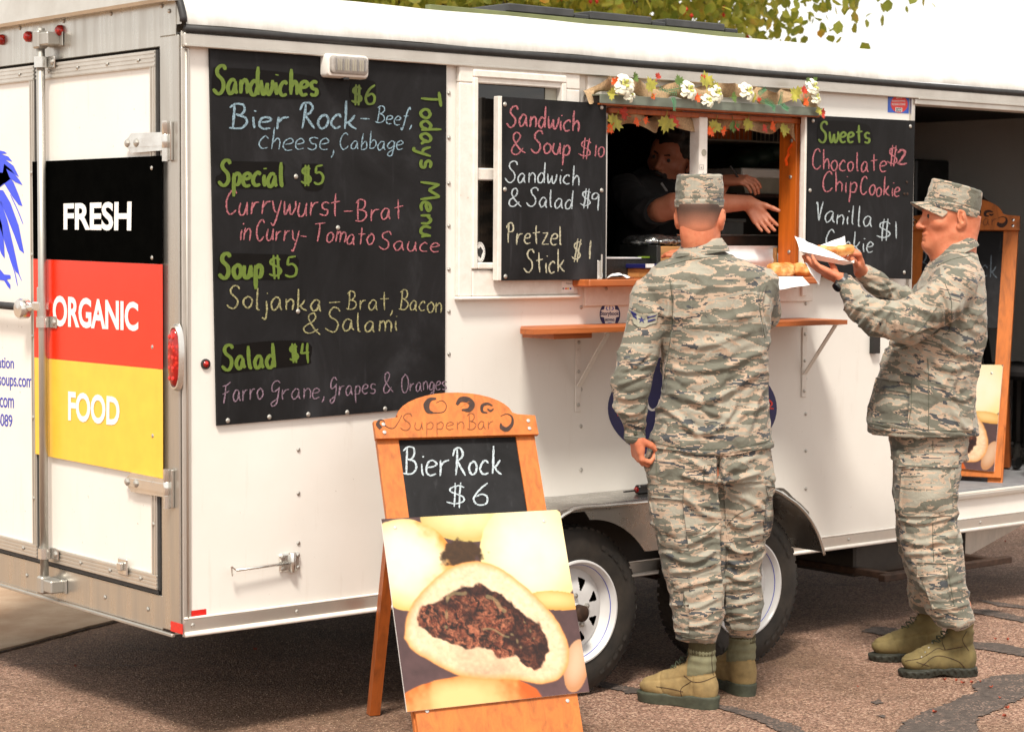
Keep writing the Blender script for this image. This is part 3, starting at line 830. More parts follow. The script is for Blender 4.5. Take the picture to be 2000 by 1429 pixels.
# ------------------------------------------------------------------ rear end
SO = 0.004
P2('corner_post', MB().box((-0.010, 0.0, ZB + 0.012), (-0.0005, 0.112, ZT - 0.012), 0.003), 'stainless')
P2('corner_post', MB().box((-0.010, YW - 0.112, ZB + 0.012), (-0.0005, YW, ZT - 0.012), 0.003), 'stainless')
P2('rear_sill', MB().box((-0.008, 0.1125, ZB + 0.006), (-0.0005, YW - 0.1125, 0.475), 0.002), 'stainless')
P2('rear_sill_lip', MB().box((-0.022, 0.03, ZB - 0.004), (-0.0085, YW - 0.03, ZB + 0.006), 0.002), 'galvanised')
P2('rear_header', MB().box((-0.008, 0.1125, 2.195), (-0.0005, YW - 0.1125, 2.345), 0.002), 'stainless')
P2('rear_header_end', MB().box((-0.0075, 0.02, ZT - 0.0115), (-0.0005, 0.1120, 2.345), 0.002), 'stainless')
P2('rear_top_cowl', MB().prism([(-0.0005, -0.0, 2.33), (-0.045, -0.0, 2.325), (-0.052, -0.0, 2.335), (-0.030, -0.0, 2.50), (-0.0005, -0.0, 2.55)], (0, YW, 0)), 'aluminium')
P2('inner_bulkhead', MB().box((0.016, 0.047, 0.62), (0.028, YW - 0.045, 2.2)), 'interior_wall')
def fluted(lo, hi, axis_y=True, k=4):
    """extruded aluminium trim with small flutes; lies on the rear face"""
    mb = MB().box((-0.017, lo[0], lo[1]), (-0.0085, hi[0], hi[1]), 0.001)
    for i in range(k):
        t = (i + 0.5) / k
        if axis_y:
            z = lo[1] + (hi[1] - lo[1]) * t
            mb.box((-0.0195, lo[0], z - 0.0028), (-0.0168, hi[0], z + 0.0028))
        else:
            y = lo[0] + (hi[0] - lo[0]) * t
            mb.box((-0.0195, y - 0.0028, lo[1]), (-0.0168, y + 0.0028, hi[1]))
    return mb
ZD0, ZD1 = 0.492, 2.185
def rear_door(y0, y1, right):
    d = P2('rear_door', MB().box((-0.0085, y0 + 0.02, ZD0 + 0.02), (-0.0055, y1 - 0.02, ZD1 - 0.02)), 'white_panel')
    w = 0.048
    P2('door_trim', fluted((y0, ZD1 - 0.052), (y1, ZD1)), 'aluminium', d)
    P2('door_trim', fluted((y0, ZD0), (y1, ZD0 + w)), 'aluminium', d)
    P2('door_trim', fluted((y0, ZD0 + w + 0.0005), (y0 + 0.034, ZD1 - 0.0525), False, 2), 'aluminium', d)
    P2('door_trim', fluted((y1 - 0.034, ZD0 + w + 0.0005), (y1, ZD1 - 0.0525), False, 2), 'aluminium', d)
    pts = [(-0.0195, y, ZD1 - 0.026) for y in np.arange(y0 + 0.1, y1, 0.2)] + [(-0.0195, y, ZD0 + 0.024) for y in np.arange(y0 + 0.1, y1, 0.2)] + [(-0.0195, y0 + 0.017, z) for z in np.arange(0.7, 2.1, 0.28)]
    put_screws(pts, d, rz=-math.pi / 2)
    return d
D1 = rear_door(0.128, 0.925, True)
D2 = rear_door(0.945, 1.74, False)
P2('door_seal', MB().box((-0.013, 0.1135, ZD0), (-0.0085, 0.1265, ZD1)), 'black_rubber')
P2('door_seal', MB().box((-0.012, 0.9265, ZD0), (-0.0085, 0.9435, ZD1)), 'black_rubber')
P2('door_seal', MB().box((-0.0135, 0.128, ZD0 - 0.013), (-0.0085, 1.74, ZD0 - 0.001)), 'black_rubber')
put_screws([(-0.009, y, 0.42) for y in np.arange(0.2, 2.0, 0.28)] + [(-0.009, y, 2.32) for y in np.arange(0.1, 2.0, 0.32)] + [(-0.009, 0.055, z) for z in (2.30, 0.385)], TR, rz=-math.pi / 2)
# flag in three bands on the right door
fx = -0.0205
def band(name, col, tl, tr, br, bl, lab):
    q = [on_x(*p, fx) for p in (tl, tr, br, bl)]
    n = 10
    P = np.array([[q[0] * (1 - u) * (1 - v) + q[1] * u * (1 - v) + q[2] * u * v + q[3] * (1 - u) * v for u in np.linspace(0, 1, n)] for v in np.linspace(0, 1, n)])
    P[..., 0] += 0.0005 * np.sin(P[..., 1] * 40) * np.sin(P[..., 2] * 23)
    return P2(name, MB().grid(P), col, D1, label=lab, smooth=True)
band('flag_band', 'flag_black', (63, 316), (317, 304), (317.5, 516), (65, 505), 'black flag band lettered fresh')
band('flag_band', 'flag_red', (65, 505.6), (317.5, 516.6), (318, 721), (67, 697), 'red flag band lettered organic')
band('flag_band', 'flag_gold', (67, 697.6), (318, 721.6), (318.5, 934), (69, 886), 'golden yellow flag band lettered food')
for s, q in (('FRESH', ((124, 397), (257, 393), (256, 451), (124, 449))), ('ORGANIC', ((103, 576), (270, 590), (270, 647), (103, 637))), ('FOOD', ((133, 763), (234, 775), (233, 832), (133, 821)))):
    font_text('door_lettering', s, MAT['print_white'], D1, quad_map(pxquad(lambda x, y: on_x(x, y, fx - 0.0016), *q)), 0.030, 0.98)
for s, q, c in (('ation', ((-4, 697), (27, 699), (27, 720), (-4, 718)), 'print_darkblue'), ('soups.com', ((-3, 735), (63, 739), (63, 765), (-3, 760)), 'print_darkblue'),
                ('.com', ((-4, 775), (27, 777), (27, 797), (-4, 795)), 'print_darkblue'), ('6089', ((-7, 806), (24, 810), (24, 834), (-7, 831)), 'print_darkblue')):
    font_text('door_lettering', s, MAT[c], D2, quad_map(pxquad(lambda x, y: on_x(x, y, -0.0095), *q)), 0.008, 0.95)
# blue eagle: wing feathers and a foot reach into view
def eagle():
    mb = MB(); f = lambda x, y: on_x(x, y, -0.0097)
    feathers = [[(-70, 260), (-20, 290), (8, 296), (14, 300), (2, 301), (16, 306), (24, 316), (10, 312), (26, 324), (37, 346), (22, 336), (12, 330), (20, 350), (-70, 420)],
                [(8, 320), (22, 332), (38, 352), (44, 362), (30, 356), (22, 350), (4, 345)],
                [(-70, 330), (12, 338), (26, 356), (36, 380), (44, 403), (36, 400), (24, 384), (8, 358), (-70, 420)],
                [(-70, 360), (6, 372), (20, 396), (36, 440), (47, 495), (38, 488), (28, 460), (8, 410), (-4, 386), (-70, 440)],
                [(-70, 390), (2, 394), (14, 430), (28, 490), (38, 537), (30, 530), (14, 490), (2, 450), (-10, 420)],
                [(-70, 400), (-6, 406), (4, 440), (8, 480), (9, 505), (2, 495), (-6, 470), (-20, 440), (-70, 480)],
                [(0, 526), (8, 536), (20, 537), (21, 544), (13, 546), (20, 556), (20, 565), (14, 558), (8, 548), (-6, 546), (-30, 530), (-20, 522)]]
    for p in feathers:
        w = [f(*q) for q in p]
        mb.add(w, [tuple(range(len(w)))])
    for a, b, c in (((20, 380), (34, 410), (45, 438)), ((12, 470), (26, 510), (42, 548)), ((18, 500), (28, 530), (34, 558))):
        ribbon(mb, catmull([a, b, c], 6), 2.2, f)
    o = P2('eagle_decal', mb, 'print_blue', D2, label='blue spread eagle emblem with feathered wing and claw')
eagle()
# lock rod with brackets and handle
RX = -0.045
pt = on_x(76, 60, RX); pb = on_x(90, 1132, RX); ry = (pt[1] + pb[1]) / 2
LR = P2('lock_rod', MB().tube([(RX, ry, 0.41), (RX, ry, 2.30)], 0.0145, 14), 'galvanised', smooth=True)
def cam_bracket(z, up, parent):
    mb = MB()
    mb.box((-0.060, ry - 0.075, z - 0.022), (-0.0095, ry + 0.026, z + 0.022), 0.005)
    mb.box((-0.066, ry - 0.02, z - 0.030 * (1 if up else 1)), (-0.026, ry + 0.022, z + 0.030), 0.006)
    mb.box((-0.014, ry - 0.095, z - 0.024), (-0.0092, ry - 0.06, z + 0.024), 0.002)
    P2('rod_bracket', mb, 'galvanised', parent)
for z in (2.262, 0.418): cam_bracket(z, True, LR)
def clamp(z):
    mb = MB().disc_lathe((RX, ry, z - 0.018), (0, 0, 1), [(0, 0.0145), (0, 0.022), (0.036, 0.022), (0.036, 0.0145)], 14)
    mb.box((-0.026, ry - 0.062, z - 0.020), (-0.0215, ry - 0.008, z + 0.020), 0.003)
    P2('rod_clamp', mb, 'chrome', LR, autosmooth=40)
    put_screws([(-0.0262, ry - 0.045, z)], LR, rz=-math.pi / 2, scale=1.6)
zc = [on_x(72, y, RX)[2] for y in (123, 628, 1076)]
for z in zc: clamp(z)
HZ = on_x(35, 603, -0.03)[2]
hk = MB(); hk.box((-0.060, ry - 0.01, HZ + 0.0), (-0.0205, ry + 0.055, HZ + 0.030), 0.005)
hk.box((-0.024, ry + 0.045, HZ - 0.055), (-0.019, ry + 0.085, HZ + 0.078), 0.012)
hk.tube([(-0.05, ry + 0.05, HZ + 0.012), (-0.058, ry + 0.10, HZ + 0.004), (-0.052, ry + 0.145, HZ + 0.006)], [0.010, 0.013, 0.010], 10)
P2('door_handle', hk, 'chrome', D2)
P2('padlock', MB().disc_lathe((-0.062, ry + 0.115, HZ + 0.004), (-1, 0, 0), [(-0.018, 0.0), (-0.018, 0.034), (0.008, 0.036), (0.018, 0.03), (0.020, 0.0)], 18), 'chrome', D2, autosmooth=40)
P2('handle_bar', MB().tube([(-0.048, ry + 0.14, HZ + 0.008), (-0.048, ry + 0.55, HZ + 0.012)], 0.013, 8), 'black_rubber', D2, smooth=True)
# strap hinges
def hinge(pz):
    z = on_x(343, pz[1], -0.03)[2]; z2 = on_x(255, pz[0], -0.03)[2]
    zc_ = (z + z2) / 2
    mb = MB()
    y_t, y_p = on_x(243, pz[0], -0.026)[1], 0.060
    mb.prism([(-0.0225, y_p, zc_ - 0.028), (-0.0225, y_t - 0.045, zc_ - 0.031), (-0.0225, y_t, zc_), (-0.0225, y_t - 0.045, zc_ + 0.031), (-0.0225, y_p, zc_ + 0.028)], (-0.005, 0, 0))
    mb.prism([(-0.0276, y_p, zc_ - 0.014), (-0.0276, y_t - 0.03, zc_ - 0.013), (-0.0276, y_t - 0.03, zc_ + 0.013), (-0.0276, y_p, zc_ + 0.014)], (-0.004, 0, 0))
    P2('strap_hinge', mb, 'chrome', D1)
    kn = MB().disc_lathe((-0.026, 0.050, zc_ - 0.062), (0, 0, 1), [(0, 0), (0, 0.011), (0.04, 0.011), (0.041, 0.0095), (0.043, 0.011), (0.081, 0.011), (0.083, 0.0095), (0.085, 0.011), (0.124, 0.011), (0.124, 0.0)], 12)
    kn.box((-0.020, 0.030, zc_ - 0.06), (-0.0105, 0.048, zc_ + 0.06), 0.002)
    P2('hinge_knuckle', kn, 'chrome', TR, autosmooth=40)
    put_screws([(-0.032, y_t - 0.028, zc_), (-0.032, y_t - 0.085, zc_)], D1, rz=-math.pi / 2, scale=1.8)
hinge((282, 272)); hinge((943, 956))
# tail light, marker lights, reflectors
def oval_light():
    c = on_x(342, 698, -0.02); cy, cz = c[1], c[2]
    def ov(ry_, rz_, x, n=28):
        return [(x, cy + ry_ * math.copysign(abs(math.cos(a)) ** 0.8, math.cos(a)), cz + rz_ * math.copysign(abs(math.sin(a)) ** 0.75, math.sin(a))) for a in [2 * math.pi * k / n for k in range(n)]]
    mb = MB(); rings = [ov(0.040, 0.105, -0.0105), ov(0.038, 0.103, -0.018), ov(0.034, 0.098, -0.026), ov(0.030, 0.093, -0.026), ov(0.028, 0.090, -0.020)]
    vs = [p for r in rings for p in r]; n = 28
    mb.add(vs, [(i * n + k, i * n + (k + 1) % n, (i + 1) * n + (k + 1) % n, (i + 1) * n + k) for i in range(4) for k in range(n)])
    t = P2('tail_light', mb, 'chrome', TR, autosmooth=50)
    mb = MB(); rings = [ov(0.028, 0.090, -0.018), ov(0.027, 0.088, -0.027), ov(0.022, 0.080, -0.033), ov(0.010, 0.050, -0.036)]
    vs = [p for r in rings for p in r]
    mb.add(vs, [(i * n + k, i * n + (k + 1) % n, (i + 1) * n + (k + 1) % n, (i + 1) * n + k) for i in range(3) for k in range(n)] + [tuple(range(3 * n, 4 * n))])
    P2('lens', mb, 'red_lens', t, smooth=True)
    for i in range(5):
        for j in (-1, 1):
            z = cz + (i - 2) * 0.032
            P2('led_cell', MB().disc_lathe((-0.0335, cy + j * 0.010, z), (-1, 0, 0), [(0, 0.0075), (0.003, 0.0065), (0.004, 0.0)], 8), 'reflector_red', t)
oval_light()
for (px, py) in ((3, 78), (55, 72), (117, 60)):
    c = on_x(px, py, -0.012)
    P2('marker_light', MB().disc_lathe((-0.0085, c[1], c[2]), (-1, 0, 0), [(0, 0.019), (0.010, 0.018), (0.018, 0.010), (0.021, 0.0)], 14), 'red_lens', TR, smooth=True)
c = on_y(404, 711, -0.01)
P2('side_marker', MB().disc_lathe((c[0], -0.0005, c[2]), (0, -1, 0), [(0, 0.0165), (0.006, 0.016), (0.007, 0.0115)], 18), 'black_rubber', TR)
P2('side_marker_lens', MB().disc_lathe((c[0], -0.0006, c[2]), (0, -1, 0), [(0.004, 0.0118), (0.009, 0.009), (0.012, 0.0)], 14), 'red_lens', TR, smooth=True)
P2('reflector_tape', srect((366, 1193), (403, 1213), -0.0018), 'reflector_red')
P2('reflector_tape', rrect((333, 1212), (356, 1238), -0.0125, -0.0105), 'reflector_red')
# door hold-back rod on the side
hb = on_y(570, 1098, -0.02)
P2('holdback_plate', MB().box((hb[0] - 0.040, -0.012, hb[2] - 0.030), (hb[0] + 0.040, -0.0005, hb[2] + 0.030), 0.006), 'chrome')
P2('holdback_plate_fold', MB().tube([(hb[0] + 0.006, -0.016, hb[2] - 0.032), (hb[0] + 0.006, -0.016, hb[2] + 0.032)], 0.011, 10), 'chrome', smooth=True)
put_screws([(hb[0] + a, -0.0125, hb[2] + b) for a in (-0.03, 0.03) for b in (-0.02, 0.02)], TR)
e0 = on_y(455, 1114, -0.03)
P2('holdback_rod', MB().tube([(e0[0] - 0.006, -0.03, e0[2] + 0.014), (e0[0] - 0.002, -0.03, e0[2] - 0.016), (e0[0] + 0.012, -0.03, e0[2]), (e0[0] - 0.006, -0.03, e0[2] + 0.014)], 0.003, 6), 'chrome')
P2('holdback_rod', MB().tube([(e0[0] + 0.01, -0.03, e0[2]), (hb[0] - 0.01, -0.024, hb[2])], 0.0045, 8), 'chrome', smooth=True)
# latch on the rear door
lt = on_x(238, 1106, -0.03)
P2('door_latch', MB().box((-0.030, lt[1] - 0.03, lt[2] - 0.028), (-0.0215, lt[1] + 0.03, lt[2] + 0.028), 0.004).box((-0.042, lt[1] - 0.012, lt[2] - 0.012), (-0.030, lt[1] + 0.016, lt[2] + 0.014), 0.003), 'chrome', D1)
# porch light above the menu
def porch_light():
    x0, z0, x1, z1 = px_rect_side((632, 104), (716, 156), -0.03)
    def loop(y, ins, sl=0.0):
        pts = []
        a, b, c, d = x0 + ins, x1 - ins - sl, z0 + ins, z1 - ins * 0.6
        r = 0.012
        for (cx_, cz_, s0) in ((a + r, c + r, 180), (b - r, c + r, 270), (b - r, d - r, 0), (a + r, d - r, 90)):
            for k in range(4):
                w = math.radians(s0 + k * 30); pts.append((cx_ + r * math.cos(w), y, cz_ + r * math.sin(w)))
        return pts
    def hull(rings, nm, m_, par=None):
        mb = MB(); n = len(rings[0])
        mb.add([p for r in rings for p in r], [(i * n + k, i * n + (k + 1) % n, (i + 1) * n + (k + 1) % n, (i + 1) * n + k) for i in range(len(rings) - 1) for k in range(n)] + [tuple(range((len(rings) - 1) * n, len(rings) * n))])
        return P2(nm, mb, m_, par, autosmooth=35)
    o = hull([loop(-0.013, 0.0), loop(-0.035, 0.0005), loop(-0.046, 0.005), loop(-0.048, 0.010)], 'porch_light', 'plastic_white')
    L = hull([loop(-0.0475, 0.011), loop(-0.056, 0.013), loop(-0.060, 0.018)], 'light_lens', 'lens_clear', o)
    for i in range(13):
        xx = x0 + 0.028 + i * (x1 - x0 - 0.056) / 12
        P2('lens_rib', MB().box((xx - 0.0018, -0.0625, z0 + 0.022), (xx + 0.0018, -0.0602, z1 - 0.017)), 'cream_plastic' if i % 3 else 'print_grey', o)
    P2('light_switch', MB().box(((x0 + x1) / 2 - 0.012, -0.040, z0 - 0.006), ((x0 + x1) / 2 + 0.010, -0.02, z0 + 0.004), 0.002), 'black_gloss', o)
porch_light()

# ------------------------------------------------------------------ sliding window at the left
def frame_ring(a, b, w, y_out, y_in, name, mat, parent=None, bev=0.004):
    """four mitred bars; returns first bar as parent"""
    x0, z0, x1, z1 = px_rect_side(a, b)
    g = 0.0004
    o = P2(name, MB().box((x0, y_out, z1 - w), (x1, y_in, z1), bev), mat, parent)
    P2(name, MB().box((x0, y_out, z0), (x1, y_in, z0 + w), bev), mat, parent)
    P2(name, MB().box((x0, y_out, z0 + w + g), (x0 + w, y_in, z1 - w - g), bev), mat, parent)
    P2(name, MB().box((x1 - w, y_out, z0 + w + g), (x1, y_in, z1 - w - g), bev), mat, parent)
    return o
x0, z0, x1, z1 = px_rect_side((890, 125), (1122, 575))
win = P2('side_window', MB().box((x0, -0.022, z1 - 0.062), (x1, -0.0005, z1), 0.004), 'frame_white')
W = lambda nm, lo, hi, m='frame_white', bv=0.004: P2(nm, MB().box(lo, hi, bv), m, win)
W('casing', (x0, -0.022, z0), (x0 + 0.060, -0.0005, z1 - 0.0625)); W('casing', (x1 - 0.075, -0.022, z0 + 0.091), (x1, -0.0005, z1 - 0.0625))
W('casing', (x0 + 0.0605, -0.022, z0), (x1, -0.0005, z0 + 0.090)); W('sill', (x0 - 0.004, -0.034, z0 - 0.012), (x1 + 0.004, -0.0005, z0 - 0.0005))
gx0, gz0, gx1, gz1 = HOLES[0]
W('inner_frame', (gx0 - 0.022, -0.030, gz1), (gx1 + 0.022, 0.02, gz1 + 0.026)); W('inner_frame', (gx0 - 0.022, -0.030, gz0 - 0.022), (gx0, 0.02, gz1 - 0.0005)); W('inner_frame', (gx1, -0.030, gz0 - 0.022), (gx1 + 0.022, 0.02, gz1 - 0.0005)); W('inner_frame', (gx0 + 0.0005, -0.030, gz0 - 0.022), (gx1 - 0.0005, 0.02, gz0))
zr0, zr1 = on_y(925, 352)[2], on_y(925, 328)[2]
W('meeting_rail', (gx0 + 0.0005, -0.012, zr0), (gx1 - 0.0005, 0.014, zr1)); W('meeting_rail', (gx0 + 0.0005, 0.016, zr1 - 0.01), (gx1 - 0.0005, 0.03, zr1 + 0.018), 'print_grey')
W('pane', (gx0, 0.002, zr1), (gx1, 0.006, gz1), 'window_glass', 0); W('pane', (gx0, 0.008, gz0), (gx1, 0.012, zr0), 'window_glass', 0)
W('inner_stile', (gx1 - 0.055, -0.001, zr1 + 0.002), (gx1 - 0.0015, 0.0015, gz1 - 0.002), 'cream_plastic', 0)
c = on_y(937, 493, 0.007)
sk = P2('window_sticker', MB().prism([(c[0] + 0.024 * math.cos(a), 0.0072, c[2] + 0.036 * math.sin(a)) for a in np.linspace(0, 2 * math.pi, 25)[:-1]], (0, -0.0006, 0)), 'print_white', win, label='round white seal sticker with dark centre')
P2('sticker_print', MB().prism([(c[0] + 0.0125 * math.cos(a) * (1 + 0.25 * math.sin(3 * a)), 0.0064, c[2] + 0.017 * math.sin(a) * (1 + 0.2 * math.cos(5 * a))) for a in np.linspace(0, 2 * math.pi, 25)[:-1]], (0, -0.0004, 0)), 'dark_plastic', sk)
mb = MB()
for a in np.linspace(0, 2 * math.pi, 22)[:-1]:
    mb.box((c[0] + 0.0205 * math.cos(a) - 0.0012, 0.006, c[2] + 0.031 * math.sin(a) - 0.002), (c[0] + 0.0205 * math.cos(a) + 0.0012, 0.0062, c[2] + 0.031 * math.sin(a) + 0.002))
P2('sticker_lettering', mb, 'print_grey', sk)

# ------------------------------------------------------------------ serving opening
sx0, sz0, sx1, sz1 = HOLES[1]
SW = P2('serving_window', MB().box((sx0 - 0.01, -0.020, sz1 - 0.004), (sx1 + 0.035, -0.0005, sz1 + 0.016), 0.003), 'sign_wood_dark', label='serving opening with white mullion and wooden ledge')
S_ = lambda nm, lo, hi, m='frame_white', bv=0.003, **k: P2(nm, MB().box(lo, hi, bv), m, SW, **k)
mx = on_y(1369, 300, -0.01)[0]
S_('mullion', (mx - 0.022, -0.024, sz0 + 0.001), (mx + 0.022, 0.03, sz1 - 0.0006))
zz = on_y(1369, 298, -0.025)[2]
P2('lock_hole', MB().disc_lathe((mx + 0.002, -0.0242, zz), (0, -1, 0), [(0, 0.013), (0.0015, 0.0125), (0.001, 0.0)], 14), 'cream_plastic', SW)
mb = MB()
q = on_y(1370, 327, -0.026)
ribbon(mb, [(1366, 322), (1374, 322), (1374, 331), (1366, 331), (1366, 322)], 1.4, lambda x, y: on_y(x, y, -0.0248))
mb.box((q[0] - 0.002, -0.0250, q[2] - 0.004), (q[0] + 0.003, -0.0247, q[2] + 0.001))
write(mb, 'Squa', (1373, 338), (1373, 366), 5, 1.1, lambda x, y: on_y(x, y, -0.0248), 0, 0, 0.7)
P2('mullion_sticker', mb, 'print_grey', SW)
S_('right_frame', (sx1, -0.024, sz0 - 0.06), (sx1 + 0.030, 0.04, sz1 - 0.0005))
jw = on_y(1533, 400)[0]
S_('wood_jamb', (sx1 - 0.022, -0.004, sz0), (sx1 - 0.0005, 0.088, sz1 - 0.001), 'jamb_wood', 0.002)
put_screws([on_x(x, y, sx1 - 0.0225) for x, y in ((1546, 275), (1544, 346), (1541, 492))], SW, rz=-math.pi / 2, scale=1.1)
lx0, _, lx1, lz1 = px_rect_side((1146, 546), (1592, 556), -0.10)
S_('service_ledge', (on_y(1146, 550, -0.10)[0], -0.115, lz1 - 0.026), (on_y(1592, 550, -0.10)[0], 0.25, lz1), 'counter_wood', 0.004)
LEDGE = lz1
ax0, az0, ax1, az1 = px_rect_side((1143, 558), (1587, 588), -0.012)
S_('apron_board', (ax0, -0.014, az0), (ax1, -0.0005, lz1 - 0.027), 'frame_white', 0.002)
put_screws([on_y(x, y, -0.0145) for x, y in ((1184, 564), (1553, 560))], TR)
# awning angle above the opening
a0 = on_y(1163, 205, -0.06); a1 = on_y(1597, 212, -0.06)
AW = P2('awning_bar', MB().box((a0[0], -0.085, 2.0865), (a1[0], -0.080, 2.119), 0.001).box((a0[0], -0.080, 2.114), (a1[0], -0.0005, 2.119)), 'awning_metal', SW)
P2('awning_lining', MB().box((a0[0] + 0.01, -0.0795, sz1 + 0.0195), (a1[0] - 0.01, -0.0005, sz1 + 0.0245)), 'sign_wood_dark', SW)
mb = MB()
for px, py in ((1567, 296), (1564, 465)):
    p = on_y(px, py, -0.025); mb.box((p[0] - 0.006, -0.028, p[2] - 0.04), (p[0] + 0.005, -0.0245, p[2] + 0.04), 0.001)
P2('shutter_hinge', mb, 'black_gloss', SW)
# small battens beside the awning
P2('batten', srect((1148, 148), (1175, 200), -0.012), 'frame_white')

# shelf with two brackets
h0 = on_y(1016, 640, -0.24); h1 = on_y(1652, 632, -0.24)
SH = P2('drinks_shelf', MB().prism([(on_y(1018, 636, 0)[0], -0.0, 1.283), (on_y(1016, 636, -0.17)[0], -0.17, 1.283), (on_y(1042, 640, -0.245)[0], -0.245, 1.283), (on_y(1655, 640, -0.245)[0], -0.245, 1.283), (on_y(1655, 640, -0.245)[0], -0.0, 1.283)], (0, 0, 0.017)), 'counter_wood')
P2('shelf_batten', MB().box((on_y(1045, 650, -0.1)[0], -0.20, 1.262), (on_y(1120, 650, -0.1)[0], -0.03, 1.2825), 0.002), 'counter_wood', SH)
def bracket(px):
    x = on_y(px, 660, -0.01)[0]
    mb = MB().box((x - 0.014, -0.006, 0.985), (x + 0.014, -0.0008, 1.262), 0.002).box((x - 0.013, -0.19, 1.276), (x + 0.013, -0.004, 1.2822), 0.001)
    a = np.array((x, -0.006, 1.08)); b = np.array((x, -0.16, 1.276))
    mb.prism([a + (-0.010, 0, 0), a + (0.010, 0, 0), b + (0.010, 0, 0), b + (-0.010, 0, 0)], (0, -0.004, -0.003))
    P2('shelf_bracket', mb, 'frame_white', SH)
    put_screws([(x, -0.0065, z) for z in (1.01, 1.13, 1.235)], TR)
bracket(1132); bracket(1574)

# beer crest sticker, payment sticker, licence sticker, large round logo
def ellipse_px(cx, cy, a, b, fn, off, n=36):
    return [fn(cx + a * math.cos(t), cy + b * math.sin(t)) + np.array([0, off, 0]) for t in np.linspace(0, 2 * math.pi, n + 1)[:-1]]
mapw = lambda d: (lambda x, y: on_y(x, y, -d))
st = P2('crest_sticker', MB().prism(ellipse_px(1191, 614, 20, 25, on_y, -0.0006), (0, -0.0006, 0)), 'print_navy', TR, label='oval navy brewery crest sticker below the ledge')
P2('crest_field', MB().prism([on_y(x, y, -0.0016) for x, y in ((1174, 606), (1180, 604), (1181, 598), (1186, 594), (1191, 597), (1196, 593), (1201, 598), (1201, 604), (1208, 606), (1209, 618), (1203, 620), (1201, 632), (1191, 637), (1182, 632), (1180, 620), (1173, 618))], (0, -0.0003, 0)), 'print_white', st)
font_text('crest_lettering', 'Storybook', MAT['print_navy'], st, quad_map(pxquad(mapw(0.0024), (1173, 608), (1209, 608), (1209, 618), (1173, 618))), 0.03)
font_text('crest_lettering', 'BREWING', MAT['print_navy'], st, quad_map(pxquad(mapw(0.0024), (1182, 622), (1200, 622), (1200, 627), (1182, 627))), 0.03)
mb = MB()
for pts in (((1191, 596), (1191, 606)), ((1186, 598), (1184, 603), (1188, 606)), ((1196, 598), (1198, 603), (1194, 606)), ((1187, 630), (1195, 630))): ribbon(mb, catmull(pts, 4), 2.2, mapw(0.0024))
P2('crest_emblem', mb, 'print_darkblue', st)
st = P2('payment_sticker', srect((1097, 549), (1121, 570), -0.0235, -0.0225), 'print_white', TR)
font_text('payment_lettering', 'Square', MAT['print_grey'], st, quad_map(pxquad(mapw(0.0243), (1106, 551), (1119, 552), (1119, 556), (1106, 556))), 0.01)
for px, m_ in ((1104, 'print_red'), (1108, 'flag_gold'), (1113, 'print_darkblue'), (1099, 'print_grey')):
    P2('card_mark', srect((px, 562), (px + 3, 565), -0.0243, -0.0236), m_, st)
st = P2('licence_sticker', srect((1735, 186), (1775, 222), -0.0018), 'sticker_blue', TR, label='square blue licence sticker with red disc reading 2013 and 022')
P2('licence_disc', MB().prism(ellipse_px(1755.5, 203.5, 16.5, 17, lambda x, y: on_y(x, y, 0), -0.0021), (0, -0.0005, 0)), 'print_red', st)
P2('licence_number_field', srect((1749, 210), (1762, 219), -0.0032, -0.0027), 'print_white', st)
for s, a, b in (('2013', (1750, 189), (1761, 193)), ('COLORADO SPRINGS', (1742, 196), (1768, 199)), ('PEDDLER LICENSE', (1742, 202), (1768, 206))):
    font_text('licence_lettering', s, MAT['print_white'], st, quad_map(pxquad(mapw(0.0034), a, (b[0], a[1]), b, (a[0], b[1]))), 0.01)
font_text('licence_lettering', '022', MAT['dark_plastic'], st, quad_map(pxquad(mapw(0.0038), (1750, 211), (1761, 211), (1761, 218), (1750, 218))), 0.03)
lg = P2('round_logo', MB().prism(ellipse_px(1352, 797, 165, 107, on_y, -0.0006, 64), (0, -0.0006, 0)), 'print_navy', TR, label='large oval navy logo decal partly behind the soldier')
for pts in ([(1262, 745), (1263, 785), (1272, 800), (1284, 795), (1290, 780)], [(1300, 745), (1300, 790)]):
    mb = MB(); ribbon(mb, catmull(pts, 8), 6, mapw(0.0018), 0, False); P2('logo_lettering', mb, 'print_white', lg)
for pts in (((1199, 782), (1203, 786), (1201, 795), (1205, 800), (1208, 812)), ((1501, 780), (1508, 788), (1502, 796), (1511, 798))):
    mb = MB(); ribbon(mb, catmull(pts, 5), 5, mapw(0.0018), 0, False); P2('logo_lettering', mb, 'print_red', lg)
# dark bracket by the doorway and key switch on the fender
P2('door_catch', srect((1706, 655), (1719, 690), -0.02), 'black_gloss')

# doorway trims, sill
dx0, dz0, dx1, dz1 = HOLES[2]
P2('doorway_trim', MB().box((dx0 - 0.022, -0.014, dz0 - 0.012), (dx0, 0.03, dz1 + 0.03), 0.003), 'aluminium')
P2('doorway_trim', MB().box((dx0 - 0.012, -0.024, dz1 + 0.0005), (dx1, 0.03, dz1 + 0.024), 0.003), 'aluminium')
P2('doorway_header', MB().box((dx0 + 0.0, -0.034, dz1 + 0.026), (dx1, -0.0005, ZT - 0.052), 0.003), 'aluminium')
P2('doorway_sill', MB().box((dx0 - 0.01, -0.02, dz0 - 0.022), (dx1, 0.045, dz0 - 0.0005), 0.004), 'aluminium')
P2('doorway_mat', MB().box((dx0 + 0.03, 0.05, 0.526), (dx1, 0.9, 0.531)), 'interior_floor')

